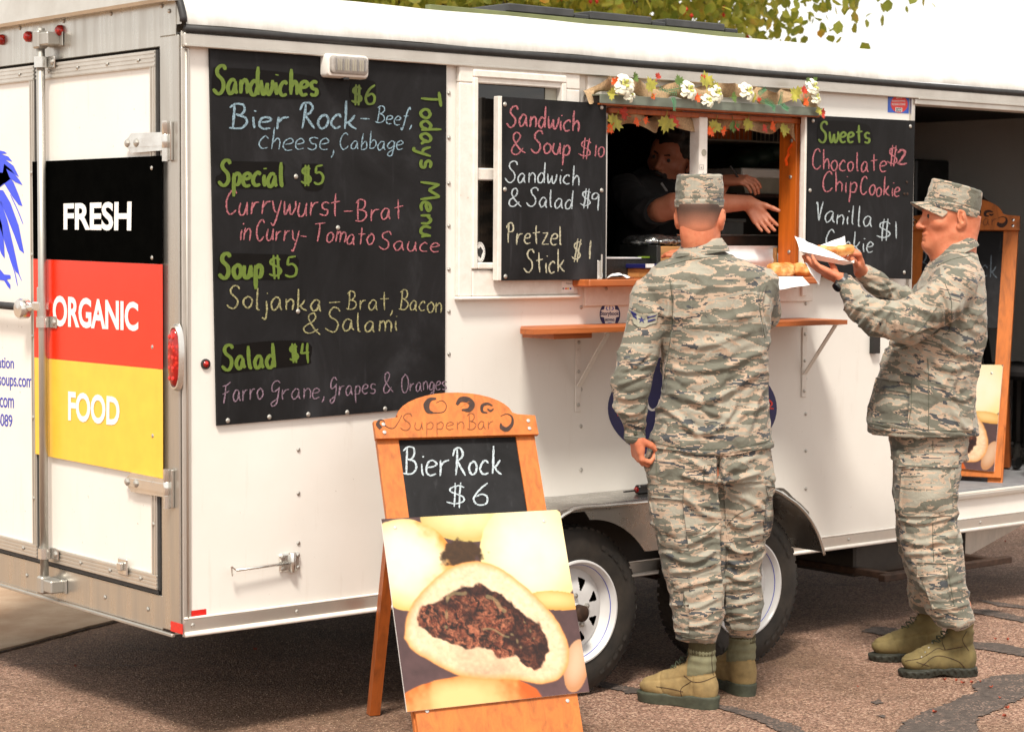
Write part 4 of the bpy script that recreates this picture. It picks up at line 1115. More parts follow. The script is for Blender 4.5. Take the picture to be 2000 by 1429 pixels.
# fender over the two wheels
def fender():
    cz, r0 = 0.30, 0.345
    xa, xb = 1.468, 2.313
    path = []
    for a in np.linspace(math.radians(186), math.radians(118), 9): path.append((xa + r0 * math.cos(a) * 1.12, cz + r0 * math.sin(a) * 1.10))
    zt = cz + r0 * 1.12
    path += [(x, zt) for x in np.linspace(xa - 0.07, xb + 0.07, 8)]
    for a in np.linspace(math.radians(62), math.radians(17), 9): path.append((xb + r0 * math.cos(a) * 1.12, cz + r0 * math.sin(a) * 1.10))
    path = catmull(path, 3)
    YO = -0.255
    P = np.array([[(x, y, z) for (x, z) in path] for y in np.linspace(-0.001, YO + 0.012, 5)] + [[(x, YO + 0.003, z - 0.003) for (x, z) in path], [(x, YO, z - 0.012) for (x, z) in path]])
    f = P2('fender', MB().grid(P), 'fender_steel', smooth=True)
    P2('fender_lip', MB().tube([(x, YO + 0.002, z - 0.010) for (x, z) in path], 0.007, 8), 'chrome', f, smooth=True)
    # outer skirt that dips between the wheels
    top = [(x, z - 0.012) for (x, z) in path]
    mb = MB(); xs = np.linspace(xa - 0.28, xb + 0.28, 60); vs = []
    TX = np.array([p[0] for p in top]); TZ = np.array([p[1] for p in top])
    for x in xs:
        k = np.argsort(np.abs(TX - x))[:6]; zt_ = TZ[k].max()
        da = min(abs(x - xa), abs(x - xb)); mid = abs(x - (xa + xb) / 2)
        zb = cz + math.sqrt(max(0.0001, 0.335 ** 2 - min(da, 0.335) ** 2))
        zb = min(zb, zt_ - 0.004); 
        zb = max(zb, 0.50)
        if x < xa or x > xb: zb = zt_ - 0.012
        vs += [(x, YO + 0.001, zt_), (x, YO + 0.001, zb), (x, YO + 0.006, zb)]
    mb.add(vs, [(3 * i + j, 3 * i + 1 + j, 3 * i + 4 + j, 3 * i + 3 + j) for i in range(len(xs) - 1) for j in (0, 1)])
    P2('fender_skirt', mb, 'fender_steel', f)
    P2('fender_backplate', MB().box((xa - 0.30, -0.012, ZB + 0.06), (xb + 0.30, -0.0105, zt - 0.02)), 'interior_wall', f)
    return zt
FZ = fender()
kx = on_y(1240, 945, -0.12)[0]
P2('marker_lamp', MB().box((kx - 0.005, -0.15, FZ + 0.001), (kx + 0.06, -0.12, FZ + 0.034), 0.006), 'black_gloss')
P2('marker_lamp_lens', MB().disc_lathe((kx - 0.005, -0.135, FZ + 0.018), (-1, -0.3, 0), [(0, 0.011), (0.006, 0.009), (0.009, 0.0)], 12), 'red_lens', smooth=True)
P2('lamp_bracket', MB().box((kx - 0.07, -0.14, FZ + 0.012), (kx - 0.012, -0.132, FZ + 0.018), 0.002), 'black_gloss')

# wheels
def wheel_meshes():
    R, w = 0.302, 0.185
    prof = [(-w, 0.20), (-w - 0.004, 0.24), (-w + 0.004, 0.275), (-w + 0.022, 0.296), (-w / 2, R), (-0.022, 0.296), (-0.004, 0.275), (0.004, 0.245), (0.006, 0.215), (0.0, 0.185), (-0.012, 0.176)]
    ty = MB().disc_lathe((0, 0, 0), (0, -1, 0), prof, 64)
    for k in range(56):
        for row, (d0, d1) in enumerate(((-0.172, -0.135), (-0.125, -0.098), (-0.090, -0.062), (-0.052, -0.018))):
            a = 2 * math.pi * (k + 0.5 * (row % 2)) / 56; da = 0.040
            rr = R + 0.001 if row in (1, 2) else R - 0.0025
            q = []
            for (d, aa) in ((d0, a - da), (d1, a - da + 0.01), (d1, a + da), (d0, a + da - 0.01)):
                q.append((rr * math.cos(aa), -d, rr * math.sin(aa)))
            q2 = [(p[0] * 0.975, p[1], p[2] * 0.975) for p in q]
            ty.add(q + q2, [(0, 1, 2, 3), (0, 4, 5, 1), (1, 5, 6, 2), (2, 6, 7, 3), (3, 7, 4, 0)])
    # raised ring lettering blocks on the sidewall
    for k in range(40):
        if k % 10 in (0, 1, 2, 8, 9): continue
        a = 2 * math.pi * k / 40
        q = [((r_) * math.cos(a + da), -0.0085, (r_) * math.sin(a + da)) for r_, da in ((0.238, -0.05), (0.252, -0.05), (0.252, 0.04), (0.238, 0.04))]
        ty.add(q, [(0, 1, 2, 3)])
    rim = MB().disc_lathe((0, 0, 0), (0, -1, 0), [(-0.006, 0.187), (0.006, 0.184), (0.007, 0.178), (-0.001, 0.172), (-0.012, 0.168), (-0.03, 0.163), (-0.045, 0.152), (-0.060, 0.150)], 64)
    # spoked centre: disc with eight D-shaped openings, domed toward the hub
    n = 8
    ang = []
    disc = MB()
    def dep(r): return -0.052 + 0.034 * max(0.0, 1 - ((r - 0.055) / 0.1) ** 2) if r > 0.05 else -0.02
    K = 26; rr = [0.030, 0.052, 0.078, 0.087, 0.096, 0.105, 0.114, 0.122, 0.130, 0.151]
    M = n * K
    def hole(r, j):
        t = (j % K) / K - 0.5
        half = 0.07 + 0.16 * (r - 0.078) / 0.046
        return 0.078 <= r <= 0.124 and abs(t) < half
    vs = []
    for r in rr:
        for j in range(M):
            a = 2 * math.pi * j / M
            vs.append((r * math.cos(a), -dep(r), r * math.sin(a)))
    fs = []
    for i in range(len(rr) - 1):
        for j in range(M):
            rm = (rr[i] + rr[i + 1]) / 2
            if hole(rm, j + 0.5): continue
            fs.append((i * M + j, i * M + (j + 1) % M, (i + 1) * M + (j + 1) % M, (i + 1) * M + j))
    disc.add(vs, fs)
    disc.disc_lathe((0, 0, 0), (0, -1, 0), [(-0.02, 0.032), (0.002, 0.030), (0.010, 0.024), (0.012, 0.0)], 20)
    back = MB().disc_lathe((0, 0, 0), (0, -1, 0), [(-0.09, 0.149), (-0.09, 0.0)], 24)
    hub = MB().disc_lathe((0, 0, 0), (0, -1, 0), [(-0.02, 0.031), (0.028, 0.029), (0.034, 0.020), (0.035, 0.0)], 18)
    lug = MB()
    for k in range(5):
        a = 2 * math.pi * k / 5 + 0.3
        lug.disc_lathe((0.058 * math.cos(a), 0.022, 0.058 * math.sin(a)), (0, -1, 0), [(0, 0.010), (0.014, 0.009), (0.017, 0.0)], 6)
    stripe = []
    for r_ in (0.1705, 0.1665):
        s = MB().disc_lathe((0, -0.0, 0), (0, -1, 0), [(-0.0055 if r_ > 0.17 else -0.0115, r_ + 0.0008), (-0.0075 if r_ > 0.17 else -0.0135, r_ - 0.0008)], 64)
        stripe.append(s)
    return ty, rim, disc, back, hub, lug, stripe
ty, rim, disc, back, hub, lug, stripe = wheel_meshes()
wheel_tpl = []
for wi, xw in enumerate((1.468, 2.313)):
    W_ = bpy.data.objects.new('wheel', None); reg(W_, TR, tuple(WM[TR].inverted() @ Vector((xw, -0.20, 0.303))), 0)
    if wi == 0:
        def wp(nm, mb, m_, sm=None, par=W_):
            o = mb.build(nm, MAT[m_], par, local=True, autosmooth=sm); wheel_tpl.append(o); return o
        wp('tyre', ty, 'tyre_rubber', 35); wp('rim', rim, 'rim_white', 50); wp('wheel_disc', disc, 'rim_white', 60); wp('brake_drum', back, 'dark_metal'); wp('hub_cap', hub, 'rust_steel', 40); wp('lug_nuts', lug, 'galvanised')
        wp('pinstripe', stripe[0], 'print_red'); wp('pinstripe', stripe[1], 'print_darkblue')
    else:
        for t in wheel_tpl:
            c = t.copy(); COL.objects.link(c); c.parent = W_
# axle, frame and far wheels seen in the gap below
P2('axle', MB().tube([(1.468, -0.05, 0.30), (1.468, YW + 0.1, 0.30)], 0.03, 8), 'rust_steel')
P2('axle', MB().tube([(2.313, -0.05, 0.30), (2.313, YW + 0.1, 0.30)], 0.03, 8), 'rust_steel')
P2('chassis_rail', MB().box((0.35, 0.30, 0.29), (5.1, 0.36, ZB)), 'black_cloth')
P2('chassis_rail', MB().box((0.1, YW - 0.16, 0.26), (5.1, YW - 0.10, ZB)), 'rust_steel')
P2('underbody', MB().box((0.05, 0.02, ZB - 0.004), (XL - 0.02, YW - 0.02, ZB + 0.018)), 'dark_metal')
for xw in (1.468, 2.313):
    P2('far_wheel', MB().disc_lathe((xw, YW + 0.03, 0.302), (0, 1, 0), [(0, 0.0), (0, 0.27), (0.02, 0.30), (0.17, 0.30), (0.19, 0.27), (0.19, 0.0)], 28), 'tyre_rubber')
b0 = on_y(1670, 1066, 0.05); b1 = on_y(1752, 1115, 0.05)
P2('tank_box', MB().box((b0[0], 0.05, b1[2]), (b1[0] + 0.42, 0.5, ZB - 0.006), 0.01), 'dark_metal')
b0 = on_y(1893, 1045, 0.1)
P2('underfloor_panel', MB().prism([(b0[0], 0.12, ZB - 0.005), (b0[0], 0.12, ZB - 0.14), (b0[0] + 0.5, 0.12, ZB - 0.005)], (0, 0.7, 0)), 'galvanised')
s0 = on_z(1895, 1125, 0.15); s1 = on_z(1980, 1103, 0.15)
P2('pull_out_step', MB().box((3.15, -0.16, 0.235), (3.98, -0.125, 0.262), 0.003).box((3.2, -0.125, 0.235), (3.24, 0.4, 0.262), 0.003).box((3.85, -0.125, 0.235), (3.89, 0.4, 0.262), 0.003), 'rust_steel')

# ------------------------------------------------------------------ menu boards (each is a thing hung on the trailer)
def board_thing(name, cat, label, quad, y, thick, mat, screws=(), rim=None):
    """quad: photo corners tl,tr,br,bl on the plane y"""
    q = [on_y(*p, y) for p in quad]
    t = thing(name, (q[3][0], y, q[3][2]), label, cat)
    MB().prism([p for p in q], (0, thick, 0)).build('board_face', MAT[mat], t)
    if screws:
        for p in screws:
            put_screws([on_y(*p, y - 0.0005)], t, scale=1.15)
    return t
mf = lambda d: (lambda x, y: on_y(x, y, d))
MENU = board_thing('menu_board', 'chalkboard', 'tall black chalk menu headed with sandwiches, special, soup and salad', ((410, 85), (872, 121), (869, 793), (425, 831)), -0.012, 0.010, 'chalkboard', ((578, 345), (660, 445), (582, 608), (445, 821), (526, 814), (602, 809), (678, 805), (752, 798)))
def plate(poly, parent, d):
    """rounded label plate behind the green words"""
    P = catmull(poly + [poly[0]], 3)[:-1]
    MB().prism([on_y(*p, d) for p in P], (0, -0.0006, 0)).build('label_plate', MAT['gloss_label_black'], parent)
for poly in ([(418, 132), (500, 136), (612, 150), (622, 170), (622, 190), (560, 193), (470, 188), (420, 184), (414, 160)], [(686, 158), (728, 158), (734, 175), (730, 205), (706, 211), (688, 203), (682, 180)],
             [(437, 314), (500, 316), (552, 318), (554, 340), (552, 366), (480, 368), (428, 364), (422, 346), (432, 338)], [(590, 320), (628, 322), (633, 345), (628, 370), (600, 372), (588, 355)],
             [(432, 494), (505, 496), (578, 500), (580, 530), (572, 545), (500, 546), (432, 546), (426, 530)], [(437, 676), (520, 666), (602, 668), (606, 700), (598, 712), (500, 722), (440, 728), (432, 712)]):
    plate(poly, MENU, -0.0125)
def txt(parent, mat, d, *lines, **kw):
    for (s, p0, p1, xh, w) in lines:
        mb = MB(); write(mb, s, p0, p1, xh, w, mf(d), **kw)
        mb.build('chalk_lettering' if 'chalk' in mat else 'painted_lettering', MAT[mat], parent)
d0 = -0.0140
for L in (('Sandwiches', (420, 183), (620, 187), 27, 9), ('$6', (686, 202), (731, 203), 19, 6), ('Special', (430, 362), (553, 364), 25, 9), ('$5', (588, 360), (631, 360), 19, 6),
          ('Soup', (431, 543), (512, 542), 25, 10), ('$5', (526, 542), (579, 540), 21, 6), ('Salad', (437, 722), (537, 717), 24, 8.5), ('$4', (566, 706), (605, 703), 18, 6)):
    txt(MENU, 'green_paint', d0, L, jit=0.4, ragged=0.05, cap=0.9)
for s_, y0_, y1_ in (('Todays', 184, 328), ('Menu', 356, 462)):
    mb = MB(); write(mb, s_, (822, y0_), (822, y1_), 19, 7.5, mf(d0), 0.4, 0.05, 1.0); mb.build('painted_lettering', MAT['green_paint'], MENU)
d1 = -0.0133
txt(MENU, 'chalk_blue', d1, ('Bier', (450, 252), (562, 254), 24, 5.5), ('Rock', (586, 250), (694, 252), 25, 5.5), ('-', (704, 240), (721, 240), 12, 5), ('Beef,', (734, 238), (803, 246), 17, 3.6), slant=0.06)
txt(MENU, 'chalk_blue', d1, ('cheese,', (505, 291), (652, 294), 23, 3.6), ('Cabbage', (664, 292), (786, 292), 16, 3.4), slant=0.1)
txt(MENU, 'chalk_pink', d1, ('Currywurst', (440, 419), (662, 422), 25, 4.6), ('-', (672, 424), (688, 424), 16, 4.2), ('Brat', (696, 432), (786, 429), 22, 4.2), slant=0.08)
txt(MENU, 'chalk_pink', d1, ('in', (467, 468), (486, 470), 22, 4), ('Curry-', (500, 469), (598, 474), 21, 4.2), ('Tomato', (614, 470), (728, 479), 20, 4.2), ('Sauce', (742, 486), (856, 492), 18, 4), slant=0.05)
txt(MENU, 'chalk_yellow', d1, ('Soljanka', (446, 601), (628, 609), 23, 4.8), ('-', (644, 600), (666, 600), 16, 4.4), ('Brat,', (678, 603), (766, 606), 19, 3.8), ('Bacon', (780, 604), (861, 611), 19, 3.8))
txt(MENU, 'chalk_yellow', d1, ('&', (592, 651), (626, 653), 20, 4), ('Salami', (640, 648), (775, 648), 21, 4.4))
txt(MENU, 'chalk_lavender', d1, ('Farro', (437, 786), (513, 779), 20, 3.8), ('Grane,', (530, 782), (632, 777), 19, 3.6), ('Grapes', (645, 775), (733, 768), 18, 3.6), ('&', (749, 768), (769, 766), 21, 3.4), ('Oranges', (785, 766), (872, 759), 16, 3.4), slant=0.08)

# folding shutters with chalk on them
LB = board_thing('shutter_chalkboard', 'chalkboard', 'black hinged chalkboard listing sandwich and soup, sandwich and salad, pretzel stick', ((981, 189), (1184, 203), (1183, 546), (980, 548)), -0.060, 0.012, 'chalkboard_smudged', ((986, 204), (1175, 210), (986, 370), (1175, 372), (987, 540)))
xl = on_y(982, 300, -0.060)[0]
MB().box((xl - 0.018, -0.058, on_y(980, 548, -0.06)[2]), (xl - 0.0003, -0.030, on_y(981, 188, -0.06)[2]), 0.002).build('edge_strip', MAT['frame_white'], LB)
q = on_y(1171, 525, -0.062)
MB().box((q[0] - 0.012, -0.0655, q[2] - 0.042), (q[0] + 0.012, -0.0605, q[2] + 0.030), 0.002).tube([(q[0] + 0.004, -0.068, q[2] - 0.03), (q[0] + 0.004, -0.068, q[2] + 0.052)], 0.004, 6).build('slide_bolt', MAT['chrome'], LB)
d2 = -0.0612
txt(LB, 'chalk_pink', d2, ('Sandwich', (992, 246), (1130, 256), 21, 5), ('&', (999, 302), (1026, 300), 20, 4.6), ('Soup', (1040, 299), (1111, 303), 20, 5), ('$', (1129, 306), (1150, 308), 17, 4), ('10', (1158, 305), (1180, 307), 11, 4))
txt(LB, 'chalk_white', d2, ('Sandwich', (989, 354), (1130, 362), 19, 4), ('&', (993, 402), (1019, 403), 18, 4), ('Salad', (1031, 401), (1117, 408), 18, 4), ('$', (1133, 402), (1150, 404), 16, 4), ('9', (1154, 404), (1170, 404), 14, 4))
txt(LB, 'chalk_cream', d2, ('Pretzel', (990, 476), (1098, 480), 21, 4.2), ('Stick', (1026, 530), (1103, 532), 22, 4.2), ('$', (1115, 508), (1131, 510), 20, 4), ('1', (1143, 506), (1152, 506), 18, 4.4))
RB = board_thing('shutter_chalkboard', 'chalkboard', 'black hinged chalkboard headed sweets, listing chocolate chip and vanilla cookies', ((1577, 225), (1787, 236), (1780, 545), (1576, 540)), -0.060, 0.012, 'chalkboard', ((1588, 236), (1778, 247), (1582, 372), (1766, 532)))
xr = on_y(1577, 300, -0.06)[0]
MB().box((xr - 0.012, -0.058, on_y(1576, 540, -0.06)[2]), (xr - 0.0003, -0.034, on_y(1577, 224, -0.06)[2]), 0.002).build('edge_strip', MAT['frame_white'], RB)
for p in ((1771, 356), (1766, 379), (1772, 379)):
    c = on_y(*p, -0.0605); MB().disc_lathe(c, (0, -1, 0), [(0, 0.006), (0.003, 0.005), (0.004, 0)], 8).build('bolt_head', MAT['rust_steel' if p[1] != 380 else 'chrome'], RB)
plate([(1598, 236), (1640, 236), (1690, 242), (1702, 258), (1700, 280), (1650, 284), (1602, 280), (1596, 262)], RB, -0.0602)
txt(RB, 'green_paint', -0.0616, ('Sweets', (1601, 278), (1699, 279), 20, 5.5), jit=0.3, ragged=0.05)
txt(RB, 'chalk_pink', -0.0612, ('Chocolate', (1587, 331), (1730, 336), 20, 4), ('$', (1732, 322), (1749, 323), 17, 4), ('2', (1752, 322), (1771, 321), 14, 5.5))
txt(RB, 'chalk_pink', -0.0612, ('Chip', (1606, 372), (1672, 376), 20, 4.2), ('Cookie', (1680, 380), (1757, 386), 19, 4))
txt(RB, 'chalk_white', -0.0612, ('Vanilla', (1592, 432), (1703, 443), 20, 3.6), ('$', (1713, 465), (1735, 466), 18, 3.8), ('1', (1741, 465), (1750, 465), 16, 3.8), ('Cookie', (1613, 487), (1704, 492), 19, 3.6))

# ------------------------------------------------------------------ solar panel on the roof
def roof_z(y):
    ys = [p[0] for p in ROOF]; zs = [p[1] for p in ROOF]
    return float(np.interp(y, ys, zs))
ra = on_y(840, 10, 0.28); rb = on_y(1456, 73, 0.28)
SPN = thing('solar_panel', (ra[0], 0.28, ra[2]), 'black solar panel on greenish rails lying on the white trailer roof', 'solar panel')
for yy in (0.28, 0.95):
    zz = (ra[2] + rb[2]) / 2 + (roof_z(yy) - roof_z(0.28)) * 0.4
    MB().box((ra[0], yy, zz - 0.014), (rb[0], yy + 0.03, zz + 0.008), 0.002).build('rail', MAT['solar_rail'], SPN)
pl0 = on_y(980, 10, 0.30)[0]
zz = (ra[2] + rb[2]) / 2 + 0.010
for k in range(3):
    L = (rb[0] - 0.05 - pl0) / 3
    MB().box((pl0 + L * k + 0.02, 0.285, zz), (pl0 + L * (k + 1) - 0.06, 1.0, zz + 0.030), 0.004).build('panel_module', MAT['dark_plastic'], SPN)
    MB().box((pl0 + L * (k + 1) - 0.058, 0.283, zz - 0.004), (pl0 + L * (k + 1) + 0.012, 0.33, zz + 0.014), 0.004).build('clamp', MAT['black_gloss'], SPN)
for xx in np.linspace(ra[0] + 0.08, rb[0] - 0.08, 4):
    MB().tube([(xx, 0.295, zz - 0.02), (xx, 0.295, roof_z(0.295) - 0.01)], 0.012, 8).build('foot', MAT['galvanised'], SPN)
# ------------------------------------------------------------------ sculpting with distance fields
def smin(a, b, k):
    if k <= 0: return np.minimum(a, b)
    h = np.clip(0.5 + 0.5 * (b - a) / k, 0, 1)
    return b * (1 - h) + a * h - k * h * (1 - h)
class Clay:
    def __init__(s, lo, hi, h):
        s.lo = np.array(lo, np.float32); s.h = h
        s.n = np.ceil((np.array(hi) - s.lo) / h).astype(int) + 1
        s.d = np.full(tuple(s.n), 0.25, np.float32)
        s.M = np.eye(3, dtype=np.float32); s.o = np.zeros(3, np.float32)
    def frame(s, o=(0, 0, 0), M=None):
        """local frame: columns of M are the local axes"""
        s.o = np.array(o, np.float32); s.M = np.eye(3, dtype=np.float32) if M is None else np.array(M, np.float32)
        return s
    def W(s, p): return s.o + s.M @ np.asarray(p, np.float32)
    def _box(s, lo, hi, pad):
        lo = np.array(lo, np.float32) - pad; hi = np.array(hi, np.float32) + pad
        c = np.array([[a, b, c] for a in (lo[0], hi[0]) for b in (lo[1], hi[1]) for c in (lo[2], hi[2])], np.float32) @ s.M.T + s.o
        i0 = np.maximum(np.floor((c.min(0) - s.lo) / s.h).astype(int), 0); i1 = np.minimum(np.ceil((c.max(0) - s.lo) / s.h).astype(int) + 1, s.n)
        if np.any(i1 <= i0): return None, None
        ax = [s.lo[k] + s.h * np.arange(i0[k], i1[k], dtype=np.float32) - s.o[k] for k in range(3)]
        X, Y, Z = np.meshgrid(*ax, indexing='ij')
        M = s.M
        L = [X * M[0, j] + Y * M[1, j] + Z * M[2, j] for j in range(3)]
        return tuple(slice(a, b) for a, b in zip(i0, i1)), L
    def _put(s, sl, d, k, sub):
        if sub: s.d[sl] = -smin(-s.d[sl], d, k)
        else: s.d[sl] = smin(s.d[sl], d, k)
    def cap(s, a, b, ra, rb=None, k=0.01, sub=False):
        rb = ra if rb is None else rb
        a = np.array(a, np.float32); b = np.array(b, np.float32); r = max(ra, rb)
        sl, L = s._box(np.minimum(a, b) - r, np.maximum(a, b) + r, k + 3 * s.h)
        if sl is None: return s
        ab = b - a; l2 = float(ab @ ab) + 1e-12
        P = [L[i] - a[i] for i in range(3)]
        t = np.clip((P[0] * ab[0] + P[1] * ab[1] + P[2] * ab[2]) / l2, 0, 1)
        d = np.sqrt((P[0] - ab[0] * t) ** 2 + (P[1] - ab[1] * t) ** 2 + (P[2] - ab[2] * t) ** 2) - (ra + (rb - ra) * t)
        s._put(sl, d, k, sub); return s
    def chain(s, pts, k=0.01):
        for (a, ra), (b, rb) in zip(pts, pts[1:]): s.cap(a, b, ra, rb, k)
        return s
    def ell(s, c, r, k=0.01, sub=False, M=None):
        """ellipsoid; M rotates its axes inside the current frame"""
        c = np.array(c, np.float32); r = np.array(r, np.float32)
        if M is None:
            sl, L = s._box(c - r, c + r, k + 3 * s.h); 
            if sl is None: return s
            P = [L[i] - c[i] for i in range(3)]
        else:
            R = float(r.max()); M = np.array(M, np.float32)
            sl, L = s._box(c - R, c + R, k + 3 * s.h)
            if sl is None: return s
            Q = [L[i] - c[i] for i in range(3)]
            P = [Q[0] * M[0, j] + Q[1] * M[1, j] + Q[2] * M[2, j] for j in range(3)]
        k0 = np.sqrt((P[0] / r[0]) ** 2 + (P[1] / r[1]) ** 2 + (P[2] / r[2]) ** 2) + 1e-6
        k1 = np.sqrt((P[0] / r[0] ** 2) ** 2 + (P[1] / r[1] ** 2) ** 2 + (P[2] / r[2] ** 2) ** 2) + 1e-6
        s._put(sl, k0 * (k0 - 1) / k1, k, sub); return s
    def loft(s, rings, e=2.2, k=0.01, sub=False):
        """rings: (z, cx, cy, rx, ry) stacked in z"""
        R = np.array(sorted(rings), np.float32); z = R[:, 0]
        lo = (float((R[:, 1] - R[:, 3]).min()), float((R[:, 2] - R[:, 4]).min()), float(z[0])); hi = (float((R[:, 1] + R[:, 3]).max()), float((R[:, 2] + R[:, 4]).max()), float(z[-1]))
        sl, L = s._box(lo, hi, k + 3 * s.h)
        if sl is None: return s
        Z = L[2]
        if abs(s.M[2, 2]) > 0.99999:
            zz = Z[0, 0]; I = [np.interp(zz, z, R[:, j]).astype(np.float32)[None, None, :] for j in range(1, 5)]
        else: I = [np.interp(Z, z, R[:, j]).astype(np.float32) for j in range(1, 5)]
        q = (np.abs((L[0] - I[0]) / I[2]) ** e + np.abs((L[1] - I[1]) / I[3]) ** e) ** (1 / e)
        d = (q - 1) * np.minimum(I[2], I[3])
        d = np.maximum(d, np.maximum(z[0] - Z, Z - z[-1]))
        s._put(sl, d, k, sub); return s
    def mesh(s, name, mat, parent, label=None, post=None, attrs=None, rest=None):
        g = openvdb.FloatGrid(0.25); g.copyFromArray(s.d)
        P, Q = g.convertToQuads(0.0)
        P = P * s.h + s.lo
        me = bpy.data.meshes.new(name)
        n, m = len(P), len(Q)
        me.vertices.add(n); me.loops.add(m * 4); me.polygons.add(m)
        me.vertices.foreach_set('co', P.astype(np.float32).ravel())
        me.polygons.foreach_set('loop_start', np.arange(0, m * 4, 4)); me.loops.foreach_set('vertex_index', Q.astype(np.int32).ravel())
        me.update(); me.validate()
        if post is not None:
            Nn = np.empty(len(me.vertices) * 3, np.float32); me.vertices.foreach_get('normal', Nn)
            P2_ = np.empty(len(me.vertices) * 3, np.float32); me.vertices.foreach_get('co', P2_)
            Nn = Nn.reshape(-1, 3); P2_ = P2_.reshape(-1, 3)
            me.vertices.foreach_set('co', post(P2_, Nn).astype(np.float32).ravel()); me.update()
        P3 = np.empty(len(me.vertices) * 3, np.float32); me.vertices.foreach_get('co', P3); P3 = P3.reshape(-1, 3)
        a = me.attributes.new('rest', 'FLOAT_VECTOR', 'POINT'); a.data.foreach_set('vector', (P3 if rest is None else rest(P3)).astype(np.float32).ravel())
        if attrs:
            for nm, fn in attrs.items():
                a = me.attributes.new(nm, 'FLOAT', 'POINT'); a.data.foreach_set('value', fn(P3).astype(np.float32))
        return finish(me, name, MAT[mat], parent, True, label)
_NG = RNG.random((32, 32, 32)).astype(np.float32)
def vnoise(P, f):
    """smooth value noise, P (n,3), f frequency (scalar or 3)"""
    Q = P * np.asarray(f, np.float32) + 57.3
    i = np.floor(Q).astype(int); t = (Q - i); t = t * t * (3 - 2 * t)
    r = 0
    for dx in (0, 1):
        for dy in (0, 1):
            for dz in (0, 1):
                w = (t[:, 0] if dx else 1 - t[:, 0]) * (t[:, 1] if dy else 1 - t[:, 1]) * (t[:, 2] if dz else 1 - t[:, 2])
                r = r + w * _NG[(i[:, 0] + dx) % 32, (i[:, 1] + dy) % 32, (i[:, 2] + dz) % 32]
    return r
def ridged(P, f): return 1 - np.abs(2 * vnoise(P, f) - 1)

class Figure:
    """a person: local axes u (camera right), v (away), z (up), rooted on the ground"""
    def __init__(s, name, rootpx, label, z0=0.0, root=None):
        p = on_z(*rootpx, z0) if root is None else np.array(root)
        s.rz = math.atan2(CR[1, 0], CR[0, 0]); s.o = p
        s.E = thing(name, tuple(p), label, 'person', None, s.rz)
        s.U = np.array([math.cos(s.rz), math.sin(s.rz), 0]); s.V = np.array([-math.sin(s.rz), math.cos(s.rz), 0])
    def P(s, px, py, v=0.0):
        d = wray(px, py); t = (np.dot(s.o, s.V) + v - np.dot(CAM, s.V)) / np.dot(d, s.V); w = CAM + t * d - s.o
        return np.array([np.dot(w, s.U), v, w[2]])
    def world(s, L): L = np.asarray(L); return s.o + L[..., :1] * s.U + L[..., 1:2] * s.V + L[..., 2:3] * np.array([0, 0, 1.0])
    def rings(s, rows, grow=0.0):
        """rows: (py, xleft, xright, v centre, half depth)"""
        out = []
        for py, xl, xr, vc, hd in rows:
            a = s.P(xl, py, vc); b = s.P(xr, py, vc)
            out.append(((a[2] + b[2]) / 2, (a[0] + b[0]) / 2, vc, abs(b[0] - a[0]) / 2 + grow, hd + grow))
        return out
    def folds(s, strokes, noise_amp=0.003, nf=(11, 11, 16), clothlike=True):
        """strokes: (photo polyline, width px, depth mm) ridges (+) and creases (-) on the camera side"""
        def post(P, Nn):
            W = s.world(P); px = to_px(W)
            D = W - CAM; D /= np.linalg.norm(D, axis=1)[:, None]
            NW = Nn[:, :1] * s.U + Nn[:, 1:2] * s.V + Nn[:, 2:3] * np.array([0, 0, 1.0])
            face = np.clip(-(NW * D).sum(1) * 2.5, 0, 1)
            disp = np.zeros(len(P), np.float32)
            for pts, w, amp in strokes:
                C = catmull(pts, 5) if len(pts) > 2 else np.array(pts, float)
                m = (px[:, 0] > C[:, 0].min() - 3 * w) & (px[:, 0] < C[:, 0].max() + 3 * w) & (px[:, 1] > C[:, 1].min() - 3 * w) & (px[:, 1] < C[:, 1].max() + 3 * w)
                if not m.any(): continue
                q = px[m]; best = np.full(len(q), 1e9); tt = np.zeros(len(q))
                for i in range(len(C) - 1):
                    a, b = C[i], C[i + 1]; ab = b - a; t = np.clip(((q - a) @ ab) / (ab @ ab + 1e-9), 0, 1)
                    d = np.hypot(*(q - a - t[:, None] * ab).T); u = d < best
                    best[u] = d[u]; tt[u] = (i + t[u]) / (len(C) - 1)
                env = np.clip(np.minimum(tt, 1 - tt) * 5 + 0.25, 0, 1)
                g = np.exp(-(best / w) ** 2) * env - 0.45 * np.exp(-((best - 1.9 * w) / w) ** 2) * env
                disp[m] += (amp * 0.001 * g * face[m]).astype(np.float32)
            if noise_amp:
                warp = P + 0.05 * np.stack([vnoise(P, 6) - 0.5, vnoise(P + 3, 6) - 0.5, vnoise(P + 9, 6) - 0.5], 1)
                r = ridged(warp, nf); r2 = ridged(warp + 5, tuple(2.1 * x for x in nf))
                disp += noise_amp * (1.9 * r ** 6 + 0.8 * r2 ** 5 - 0.5)
            return P + Nn * disp[:, None]
        return post
def bvh_of(o):
    from mathutils.bvhtree import BVHTree
    me = o.data; V = np.empty(len(me.vertices) * 3, np.float32); me.vertices.foreach_get('co', V); V = V.reshape(-1, 3)
    return BVHTree.FromPolygons(V.tolist(), [tuple(p.vertices) for p in me.polygons])
